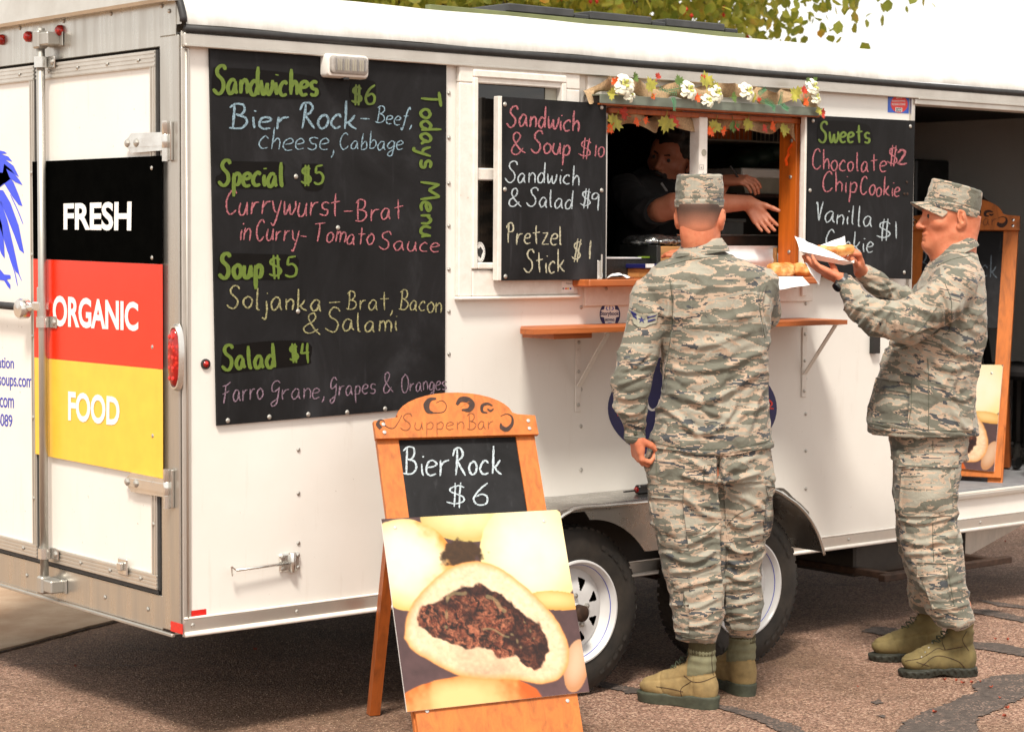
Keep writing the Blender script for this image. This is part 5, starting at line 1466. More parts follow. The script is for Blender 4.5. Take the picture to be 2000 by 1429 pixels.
class Cloth:
    """lays stitched pieces on the surface of a sculpted mesh, found from photo positions"""
    def __init__(s, fig, obj): s.f = fig; s.o = obj; s.b = bvh_of(obj)
    def hit(s, px, py):
        d = wray(px, py); d /= np.linalg.norm(d); rel = CAM - s.f.o
        o = Vector((float(rel @ s.f.U), float(rel @ s.f.V), float(rel[2]))); dd = Vector((float(d @ s.f.U), float(d @ s.f.V), float(d[2])))
        h = s.b.ray_cast(o, dd)
        return (None, None) if h[0] is None else (np.array(h[0]), np.array(h[1]))
    def patch(s, name, quad, mat, off=0.004, n=8, m=8, bulge=0.0, label=None, parent=None):
        """quad of photo corners tl,tr,br,bl -> thin padded piece lying on the cloth"""
        q = [np.array(c, float) for c in quad]; P = np.zeros((m, n, 3)); ok = np.zeros((m, n), bool)
        last = None
        for i, v in enumerate(np.linspace(0, 1, m)):
            for j, u in enumerate(np.linspace(0, 1, n)):
                p = (q[0] * (1 - u) + q[1] * u) * (1 - v) + (q[3] * (1 - u) + q[2] * u) * v
                h, nn = s.hit(*p)
                if h is None: continue
                ok[i, j] = True
                e = min(i, m - 1 - i, j, n - 1 - j)
                P[i, j] = h + nn * ((off if e > 0 else off * 0.6) + bulge * math.sin(math.pi * u) * math.sin(math.pi * v))
        if not ok.any(): return None
        for i in range(m):
            for j in range(n):
                if not ok[i, j]:
                    a = np.argwhere(ok); k = a[np.argmin(((a - [i, j]) ** 2).sum(1))]; P[i, j] = P[k[0], k[1]]
        mb = MB(); mb.grid(P)
        # skirt down into the cloth so the piece has thickness
        ring = [(0, j) for j in range(n)] + [(i, n - 1) for i in range(1, m)] + [(m - 1, j) for j in range(n - 2, -1, -1)] + [(i, 0) for i in range(m - 2, 0, -1)]
        c = P.reshape(-1, 3).mean(0); b = len(mb.v); R_ = [P[i, j] for i, j in ring]
        nrm = s.hit(*(sum(q) / 4))[1]
        if nrm is None: nrm = np.array([0, -1.0, 0])
        low = [p - nrm * (off + 0.003) for p in R_]
        mb.v.extend([tuple(p) for p in low]); L = len(ring)
        ids = [i * n + j for i, j in ring]
        mb.f.extend([(ids[k], ids[(k + 1) % L], b + (k + 1) % L, b + k) for k in range(L)])
        o = mb.build(name, MAT[mat], parent or s.o, local=True, smooth=True, label=label)
        add_rest(o)
        return o
    def poly(s, name, pts, mat, off=0.004, parent=None, label=None):
        q = [np.array(p, float) for p in pts]; c = sum(q) / len(q); hits = []
        for k in (1.0, 0.5):
            hits += [s.hit(*(c + (p - c) * k)) for p in q]
        hits.append(s.hit(*c))
        if any(h[0] is None for h in hits): return None
        V = [h + nn * off for h, nn in hits]; n = len(q)
        f = [(i, (i + 1) % n, n + (i + 1) % n, n + i) for i in range(n)] + [(n + i, n + (i + 1) % n, 2 * n) for i in range(n)]
        low = [h + nn * (off - 0.003) for h, nn in hits[:n]]
        f += [(i, 2 * n + 1 + i, 2 * n + 1 + (i + 1) % n, (i + 1) % n) for i in range(n)]
        o = MB().add(V + low, f).build(name, MAT[mat], parent or s.o, local=True, label=label); add_rest(o); return o
    def line(s, name, pts, mat='seam_thread', r=0.0011, off=0.0008, parent=None):
        C = catmull(pts, 8); out = []
        for p in C:
            h, nn = s.hit(*p)
            if h is not None: out.append(h + nn * off)
        if len(out) < 2: return
        return MB().tube(out, r, 5).build(name, MAT[mat], parent or s.o, local=True, smooth=True)
    def dot(s, name, px, mat, r, off=0.002, parent=None):
        h, nn = s.hit(*px)
        if h is None: return
        return MB().disc_lathe(h, nn, [(-0.001, r), (off, r * 0.95), (off * 1.2, r * 0.6), (off, 0)], 12).build(name, MAT[mat], parent or s.o, local=True)
def add_rest(o):
    me = o.data; V = np.empty(len(me.vertices) * 3, np.float32); me.vertices.foreach_get('co', V)
    a = me.attributes.new('rest', 'FLOAT_VECTOR', 'POINT'); a.data.foreach_set('vector', V)
def axes(f, up):
    """orthonormal frame with y along f, z near up, x = y cross z"""
    y = np.array(f, float); y /= np.linalg.norm(y); z = np.array(up, float); z -= y * (z @ y); z /= np.linalg.norm(z)
    return np.stack([np.cross(y, z), y, z], 1)
def head(c, o, M, k=1.0, jaw=1.0, neck=None, open_mouth=0.0):
    c.frame(o, M * k)
    # frame columns scaled by k: keep distances consistent by using an orthonormal frame and scaled sizes
    c.frame(o, M)
    E = lambda p, r, kk=0.012, sub=False, MM=None: c.ell(np.array(p) * k, np.array(r) * k, kk * k, sub, MM)
    C = lambda a, b, ra, rb, kk=0.012, sub=False: c.cap(np.array(a) * k, np.array(b) * k, ra * k, rb * k, kk * k, sub)
    E((0, -0.014, 0.040), (0.077, 0.099, 0.078)); E((0, 0.028, -0.012), (0.064, 0.066, 0.082), 0.03)
    C((-0.046, 0.0, -0.050), (-0.014, 0.072, -0.092), 0.020 * jaw, 0.017, 0.025); C((0.046, 0.0, -0.050), (0.014, 0.072, -0.092), 0.020 * jaw, 0.017, 0.025)
    E((0, 0.050, -0.070), (0.036 * jaw, 0.034, 0.034), 0.03); E((0, 0.078, -0.093), (0.019, 0.017, 0.017), 0.02)
    E((-0.044, 0.052, -0.016), (0.022, 0.022, 0.018), 0.02); E((0.044, 0.052, -0.016), (0.022, 0.022, 0.018), 0.02)
    C((-0.040, 0.072, 0.030), (0.040, 0.072, 0.030), 0.012, 0.012, 0.014); E((0, 0.070, 0.060), (0.05, 0.02, 0.03), 0.03)
    for sx in (-1, 1):
        E((sx * 0.031, 0.098, 0.012), (0.016, 0.018, 0.010), 0.010, True)
        E((sx * 0.031, 0.076, 0.010), (0.014, 0.0125, 0.0115), 0.004)
        C((sx * 0.018, 0.088, 0.017), (sx * 0.044, 0.079, 0.015), 0.0030, 0.0026, 0.003)
    C((0, 0.084, 0.026), (0, 0.110, -0.020), 0.0075, 0.0105, 0.010); E((0, 0.112, -0.024), (0.011, 0.011, 0.009), 0.006)
    for sx in (-1, 1): E((sx * 0.0125, 0.100, -0.027), (0.0075, 0.010, 0.007), 0.005); E((sx * 0.006, 0.105, -0.0345), (0.0028, 0.005, 0.003), 0.002, True)
    C((-0.016, 0.090, -0.0505), (0.016, 0.090, -0.0505), 0.0055, 0.0055, 0.006); E((0, 0.096, -0.0500), (0.010, 0.0055, 0.0055), 0.005)
    C((-0.014, 0.088, -0.0640 - open_mouth), (0.014, 0.088, -0.0640 - open_mouth), 0.0062, 0.0062, 0.006)
    C((-0.021, 0.092, -0.0573 - open_mouth / 2), (0.021, 0.092, -0.0573 - open_mouth / 2), 0.0018 + open_mouth / 2, 0.0018 + open_mouth / 2, 0.002, True)
    E((0, 0.096, -0.0755), (0.02, 0.008, 0.005), 0.006, True)
    for sx in (-1, 1):
        Me = axes((sx * -0.25, 0.22, 1.0), (sx, -0.35, 0)); 
        Mr = np.stack([np.array([sx * 0.93, -0.36, 0.0]), np.array([0.34, 0.88, -0.20]) * np.array([sx, 1, 1]), np.array([0.0, 0.20, 0.97])], 1)
        Mr, _ = np.linalg.qr(Mr)
        E((sx * 0.081, -0.016, 0.004), (0.0085, 0.0185, 0.0325), 0.006, False, Mr)
        E((sx * 0.088, -0.012, 0.008), (0.006, 0.011, 0.021), 0.003, True, Mr)
        E((sx * 0.086, -0.020, 0.006), (0.004, 0.006, 0.015), 0.003, False, Mr)
        E((sx * 0.078, -0.008, -0.026), (0.006, 0.010, 0.011), 0.006)
    c.frame()
def hand(c, W, f, n, side, sc=1.0, curl=((20, 30, 20),) * 4, thumb=(0.7, 0.5, 0.35), spread=4.0, k=0.006, tcurl=25):
    """W wrist, f fingers' direction, n out of the palm, side = towards the thumb"""
    f = np.array(f, float); f /= np.linalg.norm(f); n = np.array(n, float); n -= f * (n @ f); n /= np.linalg.norm(n)
    s_ = np.cross(f, n); s_ = s_ if s_ @ np.array(side) > 0 else -s_
    W = np.array(W, float); offs = (0.030, 0.010, -0.010, -0.029); K = []
    for i, o in enumerate(offs):
        kp = W + f * (0.088 - (0.002, 0.0, 0.003, 0.010)[i]) * sc + s_ * o * sc; K.append(kp)
        c.cap(W + s_ * o * 0.62 * sc + f * 0.008 * sc, kp, 0.0145 * sc, 0.0108 * sc, 0.010)
    c.cap(W + f * 0.022 * sc + s_ * 0.018 * sc + n * 0.004 * sc, W + f * 0.05 * sc + s_ * 0.024 * sc + n * 0.004 * sc, 0.0155 * sc, 0.0125 * sc, 0.016)
    lens = (0.070, 0.078, 0.072, 0.056)
    for i in range(4):
        p = K[i]; a = 0; L = lens[i] * sc; r = (0.0092, 0.0094, 0.0088, 0.0078)[i] * sc
        d0 = f + s_ * math.tan(math.radians((1.5 - i) * spread))
        d0 /= np.linalg.norm(d0)
        for j, fr in enumerate((0.46, 0.30, 0.24)):
            a += math.radians(curl[i][j]); d = d0 * math.cos(a) + n * math.sin(a); q = p + d * L * fr
            c.cap(p, q, r * (1 - 0.08 * j), r * (1 - 0.08 * (j + 1)), k * 0.6); p = q
    t = W + f * 0.018 * sc + s_ * 0.024 * sc + n * 0.006 * sc
    d = f * thumb[0] + s_ * thumb[1] + n * thumb[2]; d /= np.linalg.norm(d)
    p = t
    for j, (l, r) in enumerate(((0.042, 0.0125), (0.032, 0.0102), (0.026, 0.0090))):
        q = p + d * l * sc; c.cap(p, q, r * sc * 1.05, r * sc * 0.93, k); p = q
        ax = np.cross(d, n); d = d * math.cos(math.radians(tcurl * 0.6)) + (f if j == 0 else n * 0.3 + f) * math.sin(math.radians(tcurl * 0.6)); d /= np.linalg.norm(d)
# ------------------------------------------------------------------ boots
def boot(fig, heel, toe_dir, top, parent, upper, sole_mat, lugs=False, sock=None, fabric='boot_fabric', L=0.30, label=None):
    """heel: local (u,v) ground point at the back of the heel; toe_dir: (u,v); top: local centre of the shaft's mouth"""
    d = np.array([toe_dir[0], toe_dir[1], 0.0]); d /= np.linalg.norm(d); x = np.array([d[1], -d[0], 0.0])
    M = np.stack([x, d, [0, 0, 1.0]], 1); o = np.array([heel[0], heel[1], 0.0]); k = L / 0.30
    top = np.array(top, float)
    lo = np.minimum(o - 0.12, np.minimum(o + d * 0.33 - 0.12, top - 0.1)); hi = np.maximum(o + 0.12, np.maximum(o + d * 0.33 + 0.12, top + 0.1)); lo[2] = -0.02; hi[2] = top[2] + 0.03
    c = Clay(lo, hi, 0.0042).frame(o, M)
    tl = M.T @ (top - o)
    c.cap((0, 0.055 * k, 0.060), (0, 0.19 * k, 0.058), 0.043, 0.044, 0.02).ell((0, 0.235 * k, 0.055), (0.048, 0.060, 0.036), 0.025).ell((0, 0.052, 0.062), (0.037, 0.048, 0.055), 0.02)
    c.cap((0, 0.085, 0.125), (0, 0.20 * k, 0.070), 0.042, 0.036, 0.03)
    c.cap((0, 0.058, 0.09), (0, 0.062, 0.15), 0.047, 0.044, 0.02); c.cap((0, 0.062, 0.15), tl - [0, 0, 0.02], 0.044, 0.047, 0.02)
    c.loft([(-0.05, 0, 0.12, 0.3, 0.4), (0.026, 0, 0.12, 0.3, 0.4)], 2, 0.0, True)
    c.frame(o, M)
    def post(P, Nn):
        Q = P - o; y = Q @ d; z = Q[:, 2]
        dd = 0.0022 * np.sin(z * 190 + 3 * vnoise(P, 20)) * np.clip((z - 0.11) * 12, 0, 1) + 0.003 * (vnoise(P, 34) - 0.5)
        dd += -0.003 * np.exp(-((y - 0.19 - 0.35 * (z - 0.05)) / 0.004) ** 2) * (z < 0.11) - 0.0022 * np.exp(-((y - 0.075) / 0.004) ** 2) * (z < 0.11)
        dd += -0.0025 * np.exp(-((z - 0.115 + 0.2 * (y - 0.06)) / 0.004) ** 2)
        return P + Nn * dd[:, None]
    B = c.mesh('boot', upper, parent, label=label, post=post)
    # two materials: suede foot, woven shaft
    B.data.materials.append(MAT[fabric]); V = np.array([v.co[:] for v in B.data.vertices]); 
    me = B.data; cen = np.array([p.center[:] for p in me.polygons]); Q = cen - o; yy = Q @ d; zz = Q[:, 2]; xx = np.abs(Q @ x)
    idx = ((zz > 0.118 - 0.2 * (yy - 0.06)) & (yy < 0.10)).astype(np.int32) if not lugs else (((zz > 0.10) & (yy < 0.075) & (yy > 0.02)) | ((zz > 0.045) & (zz < 0.085) & (yy > 0.085) & (yy < 0.17) & (xx > 0.02))).astype(np.int32)
    me.polygons.foreach_set('material_index', idx)
    s = Clay(lo, hi, 0.0042).frame(o, M)
    s.loft([(0.001, 0, 0.235 * k, 0.046, 0.060), (0.034 if not lugs else 0.024, 0, 0.235 * k, 0.051, 0.068)], 2.3, 0.0)
    s.loft([(0.001, 0, 0.060, 0.038, 0.054), (0.040 if not lugs else 0.028, 0, 0.060, 0.042, 0.060)], 2.3, 0.03)
    s.loft([(0.001 if not lugs else 0.012, 0, 0.145 * k, 0.036, 0.110), (0.034 if not lugs else 0.030, 0, 0.145 * k, 0.040, 0.110)], 2.5, 0.03)
    def spost(P, Nn):
        Q = P - o; y = Q @ d
        if not lugs: return P
        side = np.abs(Nn[:, 2]) < 0.7
        return P + Nn * (np.where(side, 0.0020 * np.sign(np.sin(y * 240 + 1.0 * np.sin(Q[:, 2] * 150))), 0) * (Q[:, 2] < 0.034))[:, None]
    s.mesh('sole', sole_mat, B, post=spost)
    if sock:
        t2 = tl + np.array([0, 0, sock]); mb = MB()
        P = [o + M @ np.array([tl[0], tl[1], tl[2] - 0.02]), o + M @ np.array([tl[0], tl[1], tl[2] + sock])]
        n = 48; vs = []
        for q in P:
            for j in range(n):
                a = 2 * math.pi * j / n; r = 0.045 + 0.0014 * (j % 2)
                vs.append(q + M @ np.array([r * math.cos(a), r * math.sin(a), 0]))
        mb.add(vs, [(j, (j + 1) % n, n + (j + 1) % n, n + j) for j in range(n)])
        mb.build('sock', MAT['sock_knit'], parent, local=True, smooth=True)
    # laces climbing the instep
    for i in range(6):
        t = i / 5; y = (0.185 - 0.085 * t) * k; z = 0.098 + 0.085 * t
        if i >= 4: y = 0.106; z = 0.150 + 0.03 * (i - 4)
        a = o + M @ np.array([-0.022, y, z]); b = o + M @ np.array([0.022, y - 0.012, z + 0.014]); m = (a + b) / 2 + M @ np.array([0, 0.014, 0.008])
        a2 = o + M @ np.array([0.022, y, z]); b2 = o + M @ np.array([-0.022, y - 0.012, z + 0.014])
        MB().tube(catmull([a, m, b], 4), 0.0022, 5).tube(catmull([a2, m + [0, 0, 0.003], b2], 4), 0.0022, 5).build('lace', MAT['lace'], B, local=True, kind='stuff')
    return B

def cut_under_cap(c, o, up, fwd, hgt):
    c.frame(o, axes(fwd, up)).loft([(0.010, 0, 0, 0.25, 0.25), (0.30, 0, 0, 0.25, 0.25)], 2, 0.0, True).loft([(-0.020, 0, 0.145, 0.25, 0.10), (0.30, 0, 0.145, 0.25, 0.10)], 2.5, 0.0, True).frame()
def boot_lines(F, B, lines, dots=()):
    c = Cloth(F, B)
    for l in lines: c.line('seam', l, 'burnt_dark', 0.0011)
    for p in dots: c.dot('eyelet', p, 'galvanised', 0.0032, 0.0015)
def patrol_cap(fig, o, up, fwd, parent, k=1.0, hgt=0.118, fold=None, tall_front=0.0):
    M = axes(fwd, up); o = np.array(o, float)
    c = Clay(o - 0.24, o + 0.24, 0.0034).frame(o, M)
    K = k
    c.loft([(0.0, 0, 0, 0.0875 * K, 0.104 * K), (0.026, 0, 0, 0.0885 * K, 0.105 * K), (0.028, 0, 0, 0.0865 * K, 0.103 * K), (hgt * 0.6, 0, 0.002, 0.0855 * K, 0.1015 * K), (hgt * 0.93, 0, 0.004, 0.082 * K, 0.097 * K), (hgt, 0, 0.004, 0.078 * K, 0.092 * K)], 2.15, 0.004)
    def peak():
        n, m = 21, 9; T = []; U_ = []
        for i in range(m):
            t = i / (m - 1); row = []; row2 = []
            for j in range(n):
                a = math.radians(-66 + 132 * j / (n - 1)); ca = max(math.cos(a * 1.25), 0.0)
                y0 = 0.100 * K * math.cos(a); x = 0.0875 * K * math.sin(a)
                y = y0 + t * (0.062 * ca ** 0.7) * K + 0.0; z = 0.014 - 0.020 * t - 3.6 * x * x - 0.002 * math.sin(t * 3.1)
                th = 0.0022 * (1 - 0.5 * (t > 0.95))
                row.append(o + M @ np.array([x, y - 0.004, z + th])); row2.append(o + M @ np.array([x, y - 0.004, z - th]))
            T.append(row); U_.append(row2)
        T = np.array(T); U_ = np.array(U_); mb = MB().grid(T).grid(U_)
        mb.add([tuple(T[-1, j]) for j in range(n)] + [tuple(U_[-1, j]) for j in range(n)], [(j, j + 1, n + j + 1, n + j) for j in range(n - 1)])
        return mb
    def post(P, Nn):
        Q = (P - o) @ M
        dd = 0.0028 * (ridged(P, (26, 26, 34)) - 0.6) + 0.002 * (vnoise(P, 60) - 0.5)
        dd += -0.002 * np.exp(-((Q[:, 2] - 0.030) / 0.0025) ** 2) + 0.0016 * np.exp(-((Q[:, 2] - hgt * 0.95) / 0.003) ** 2)
        dd += -0.0016 * np.exp(-(Q[:, 0] / 0.0028) ** 2) * (Q[:, 1] < 0) * (Q[:, 2] > 0.03)
        return P + Nn * dd[:, None]
    cp_ = c.mesh('patrol_cap', 'camo_cap', parent, post=post, rest=lambda P: (P - o) @ M)
    pk = peak().build('peak', MAT['camo_cap'], cp_, local=True, smooth=True); add_rest(pk)
    return cp_

def collar_band(fig, rows, parent, n=28, open_front=None):
    """rows: (centre local, ru, rv, tilt dz per u) bottom to top"""
    vs = []
    for (c, ru, rv, tz) in rows:
        for j in range(n):
            a = 2 * math.pi * j / n; u = ru * math.cos(a); v = rv * math.sin(a)
            vs.append((c[0] + u, c[1] + v, c[2] + tz * u + 0.0012 * math.sin(5 * a)))
    m = len(rows)
    o = MB().add(vs, [(i * n + j, i * n + (j + 1) % n, (i + 1) * n + (j + 1) % n, (i + 1) * n + j) for i in range(m - 1) for j in range(n)]).build('collar', MAT['camo'], parent, local=True, smooth=True)
    fix_normals(o); add_rest(o); return o

# ------------------------------------------------------------------ first soldier, seen from behind
def soldier_back():
    F = Figure('person', (1385, 1376), 'soldier in camouflage uniform seen from behind, ordering at the serving window')
    E = F.E; P = F.P
    torso = [(505, 1338, 1425, 0.0, 0.080), (522, 1292, 1470, 0.0, 0.110), (540, 1262, 1496, 0.0, 0.125), (562, 1254, 1506, 0.0, 0.134), (600, 1270, 1508, 0.0, 0.142), (650, 1290, 1502, 0.0, 0.142), (700, 1296, 1499, 0.0, 0.138), (760, 1292, 1496, 0.0, 0.133), (810, 1282, 1498, 0.0, 0.138), (850, 1272, 1503, 0.0, 0.146), (882, 1268, 1506, 0.0, 0.150)]
    arm = [((1272, 578), 0.0, 0.071), ((1264, 625), -0.02, 0.069), ((1248, 690), -0.045, 0.066), ((1233, 750), -0.070, 0.063), ((1232, 790), -0.068, 0.052), ((1239, 825), -0.062, 0.040)]
    J = Clay((-0.42, -0.26, 0.75), (0.34, 0.72, 1.62), 0.0052)
    J.loft(F.rings(torso), 2.35, 0.02)
    J.chain([(P(1372, 470, 0.0), 0.05), (P(1368, 505, 0), 0.085)], 0.03)
    J.cap(P(1300, 545, 0), P(1450, 540, 0), 0.052, 0.052, 0.05)
    J.chain([(P(x, y, v), r) for (x, y), v, r in arm], 0.009)
    J.cap(P(1239, 822, -0.055), P(1238, 846, -0.058), 0.037, 0.034, 0.004)
    J.chain([(P(1486, 560, 0.0), 0.062), (P(1489, 606, 0.17), 0.062), (P(1478, 600, 0.22), 0.056), (P(1400, 520, 0.44), 0.042)], 0.02)
    folds = [([(1490, 684), (1450, 700), (1422, 716), (1345, 724), (1305, 716)], 7, 7), ([(1480, 722), (1440, 752), (1400, 776), (1350, 782), (1296, 756)], 8, 9), ([(1440, 755), (1430, 800), (1400, 838), (1360, 846)], 7, 8),
             ([(1294, 790), (1332, 822), (1372, 858)], 7, 7), ([(1486, 760), (1470, 800), (1462, 846)], 6, 6), ([(1310, 560), (1312, 610), (1305, 660), (1296, 710), (1286, 760)], 4, -9), ([(1318, 558), (1321, 620), (1314, 680)], 5, 5),
             ([(1340, 640), (1400, 628), (1460, 612)], 9, 4), ([(1330, 676), (1400, 668), (1480, 640)], 8, 5), ([(1480, 560), (1476, 600), (1488, 650)], 5, 5), ([(1500, 560), (1494, 600), (1502, 640)], 4, -6),
             ([(1290, 745), (1330, 762), (1380, 800), (1420, 815)], 6, 5), ([(1300, 820), (1350, 838), (1420, 856)], 6, 4), ([(1496, 790), (1450, 808), (1420, 840)], 6, 5), ([(1350, 530), (1380, 560), (1390, 600)], 9, 3),
             ([(1206, 752), (1230, 744), (1264, 728)], 5, 7), ([(1204, 772), (1232, 778), (1262, 768)], 5, 7), ([(1208, 800), (1236, 806), (1262, 792)], 4, 6), ([(1222, 700), (1250, 716), (1280, 708)], 5, 5), ([(1212, 730), (1240, 722), (1276, 690)], 4, -5),
             ([(1236, 600), (1262, 612), (1290, 604)], 7, 4), ([(1218, 820), (1240, 826), (1258, 816)], 3, -5), ([(1275, 760), (1262, 790), (1250, 815)], 4, -5), ([(1270, 876), (1340, 883), (1420, 883), (1504, 868)], 3, 3)]
    hemz = lambda px, py: P(px, py, -0.15)[2]
    base = F.folds([(a, b * 0.85, c * 1.25) for a, b, c in folds], 0.0052, (8, 8, 9))
    def post(Pt, Nn):
        Q = base(Pt, Nn)
        # hem dips in the middle
        low = Q[:, 2] < P(1385, 872, 0)[2]
        u0 = P(1385, 880, 0)[0]
        Q[:, 2] += np.where(low, 0.045 * np.clip(np.abs(Q[:, 0] - u0 - 0.0) / 0.2, 0, 1) ** 2 * (Q[:, 0] < 0.25), 0) * np.clip((P(1385, 872, 0)[2] - Q[:, 2]) / 0.02, 0, 1)
        return Q
    Jk = J.mesh('jacket', 'camo', E, post=post)
    T = Clay((-0.30, -0.24, 0.16), (0.32, 0.30, 1.02), 0.0052)
    T.loft(F.rings([(820, 1282, 1494, 0.0, 0.125), (870, 1270, 1500, 0.0, 0.135), (905, 1263, 1506, 0.0, 0.142), (935, 1263, 1509, 0.0, 0.138)]), 2.4, 0.02)
    T.loft(F.rings([(900, 1275, 1416, -0.005, 0.12), (945, 1264, 1418, -0.01, 0.122), (1000, 1268, 1417, -0.015, 0.110), (1050, 1282, 1417, -0.02, 0.102), (1100, 1291, 1416, -0.025, 0.096), (1135, 1302, 1414, -0.03, 0.088), (1165, 1313, 1414, -0.03, 0.088), (1205, 1314, 1412, -0.03, 0.088), (1228, 1314, 1406, -0.03, 0.084), (1243, 1324, 1398, -0.03, 0.066), (1251, 1332, 1393, -0.03, 0.052)]), 2.2, 0.012)
    T.loft(F.rings([(900, 1394, 1500, 0.01, 0.12), (945, 1394, 1509, 0.015, 0.120), (1000, 1398, 1507, 0.02, 0.108), (1050, 1396, 1496, 0.03, 0.096), (1100, 1400, 1487, 0.035, 0.088), (1150, 1408, 1486, 0.04, 0.082), (1200, 1416, 1487, 0.045, 0.082), (1220, 1416, 1485, 0.05, 0.078), (1232, 1424, 1478, 0.05, 0.060), (1238, 1428, 1474, 0.05, 0.05)]), 2.2, 0.006)
    tf = [([(1405, 885), (1405, 930), (1408, 1000), (1409, 1060), (1411, 1130), (1413, 1200)], 5, -26), ([(1330, 925), (1360, 935), (1392, 938)], 6, 9), ([(1418, 938), (1450, 932), (1485, 922)], 6, 9), ([(1290, 1050), (1340, 1062), (1404, 1030)], 6, 8), ([(1296, 1078), (1350, 1096), (1404, 1070)], 6, 8), ([(1310, 1118), (1360, 1112), (1402, 1096)], 5, 7), ([(1320, 1150), (1362, 1138), (1404, 1128)], 5, 6),
          ([(1316, 1178), (1360, 1186), (1408, 1160)], 5, 5), ([(1318, 1212), (1360, 1222), (1406, 1204)], 5, 6), ([(1416, 1060), (1448, 1078), (1492, 1066)], 5, 8), ([(1414, 1090), (1450, 1104), (1486, 1088)], 5, 7), ([(1416, 1118), (1450, 1130), (1486, 1122)], 5, 7), ([(1418, 1150), (1450, 1150), (1484, 1142)], 5, 5),
          ([(1418, 1186), (1450, 1178), (1486, 1168)], 5, 5), ([(1420, 1212), (1452, 1206), (1484, 1200)], 4, 5), ([(1400, 935), (1360, 905), (1320, 890)], 6, 5), ([(1410, 932), (1440, 908), (1480, 890)], 6, 5), ([(1404, 900), (1405, 935)], 4, -6), ([(1330, 960), (1370, 1000), (1404, 1010)], 7, 6), ([(1420, 1010), (1450, 1030), (1500, 1010)], 7, 6), ([(1420, 960), (1460, 975), (1500, 1000)], 7, 5), ([(1296, 1015), (1296, 1060)], 5, 5)]
    tr = T.mesh('trousers', 'camo', E, post=F.folds([(a, b * 0.85, c * 1.25) for a, b, c in tf], 0.0052, (9, 9, 10)), rest=lambda Pt: Pt + np.array([0.7, 0.2, 0.35]))
    # skin: one continuous body under the clothes
    B = Clay((-0.34, -0.2, 0.06), (0.32, 0.90, 1.76), 0.0042)
    B.loft(F.rings(torso, -0.022), 2.3, 0.02)
    B.loft(F.rings([(860, 1290, 1490, 0.0, 0.10), (930, 1285, 1490, 0.0, 0.11)]), 2.3, 0.02)
    def GL2(px, py): w = on_z(px, py) - F.o; return np.array([w @ F.U, w @ F.V])
    h1 = GL2(1402, 1384); t1 = GL2(1276, 1368); h2 = GL2(1466, 1360); d1 = (t1 - h1) / np.linalg.norm(t1 - h1); d2 = np.array([-0.42, 0.91])
    a1 = np.append(h1 + d1 * 0.062, 0.0); a2 = np.append(h2 + d2 * 0.060, 0.0); up1 = np.array([a1[0] + 0.0, a1[1], 0.30]); Z_ = lambda a, z: np.array([a[0], a[1], z])
    B.chain([(P(1345, 920, 0), 0.075), (P(1350, 1080, -0.02), 0.05), (Z_(a1, 0.26), 0.032), (Z_(a1, 0.07), 0.026)], 0.02)
    B.chain([(P(1455, 920, 0), 0.07), (P(1452, 1080, 0.03), 0.045), (Z_(a2, 0.26), 0.032), (Z_(a2, 0.07), 0.026)], 0.02)
    B.chain([(P(1268, 585, 0.0), 0.052), (P(1246, 745, -0.045), 0.042), (P(1241, 846, -0.060), 0.027)], 0.02)
    B.chain([(P(1486, 565, 0.0), 0.05), (P(1488, 606, 0.18), 0.044), (P(1400, 520, 0.44), 0.030), (P(1372, 500, 0.54), 0.026)], 0.02)
    hd = np.array([0.31, 0.95, -0.06]); hu = np.array([0.03, 0.04, 1.0]); Mh = axes(hd, hu)
    ho = P(1368, 428, 0.015)
    head(B, ho, Mh, 0.99)
    B.cap(ho + Mh @ np.array([0, -0.030, -0.03]), P(1370, 500, -0.0), 0.058, 0.070, 0.03)
    B.ell(ho + Mh @ np.array([0, -0.060, -0.05]), (0.050, 0.030, 0.05), 0.03)
    hand(B, P(1240, 848, -0.062), np.array([0.16, 0.10, -1.0]), np.array([0.9, 0.35, 0.1]), np.array([0.2, -0.5, 0.6]), 0.98, ((62, 62, 34), (44, 44, 22), (36, 42, 24), (30, 40, 26)), (0.55, 0.15, 0.75), 8, tcurl=22)
    hand(B, P(1369, 497, 0.55), np.array([-0.75, 0.6, 0.12]), np.array([0.1, 0.1, -1]), np.array([0.2, -0.8, 0.1]), 0.98, ((10, 16, 10),) * 4, (0.8, 0.5, 0.0))
    cut_under_cap(B, P(1366, 403, 0.010), (0.02, 0.10, 1.0), (0.31, 0.95, 0.03), 0.1)
    Bd = B.mesh('body', 'skin', E, post=lambda Pt, Nn: Pt + Nn * (0.0012 * (vnoise(Pt, 70) - 0.5))[:, None])
    # cropped hair fading into the neck
    H = Clay(ho - 0.16, ho + 0.16, 0.003).frame(ho, Mh)
    H.ell((0, -0.014, 0.040), (0.0785, 0.1010, 0.086), 0.01).ell((0, -0.052, -0.022), (0.058, 0.050, 0.050), 0.03)
    H.loft([(-0.2, 0, 0, 0.3, 0.3), (-0.052, 0, 0, 0.3, 0.3)], 2, 0, True)
    H.ell((0, 0.14, 0.0), (0.12, 0.125, 0.2), 0.01, True)
    for sx in (-1, 1): H.ell((sx * 0.085, -0.002, -0.01), (0.03, 0.032, 0.045), 0.01, True)
    cut_under_cap(H, P(1366, 403, 0.010), (0.02, 0.10, 1.0), (0.31, 0.95, 0.03), 0.1)
    zt, zb = P(1368, 408, 0)[2], P(1368, 452, 0)[2]
    H.mesh('hair', 'hair_fade', Bd, attrs={'fade': lambda Q: np.clip((Q[:, 2] - zb) / (zt - zb), 0, 1) - 0.25 * vnoise(Q, 30)})
    cp = patrol_cap(F, P(1366, 405, 0.010), (0.02, 0.06, 1.0), (0.31, 0.95, 0.03), E, 0.935, 0.112)
    # uniform details
    cl = Cloth(F, Jk)
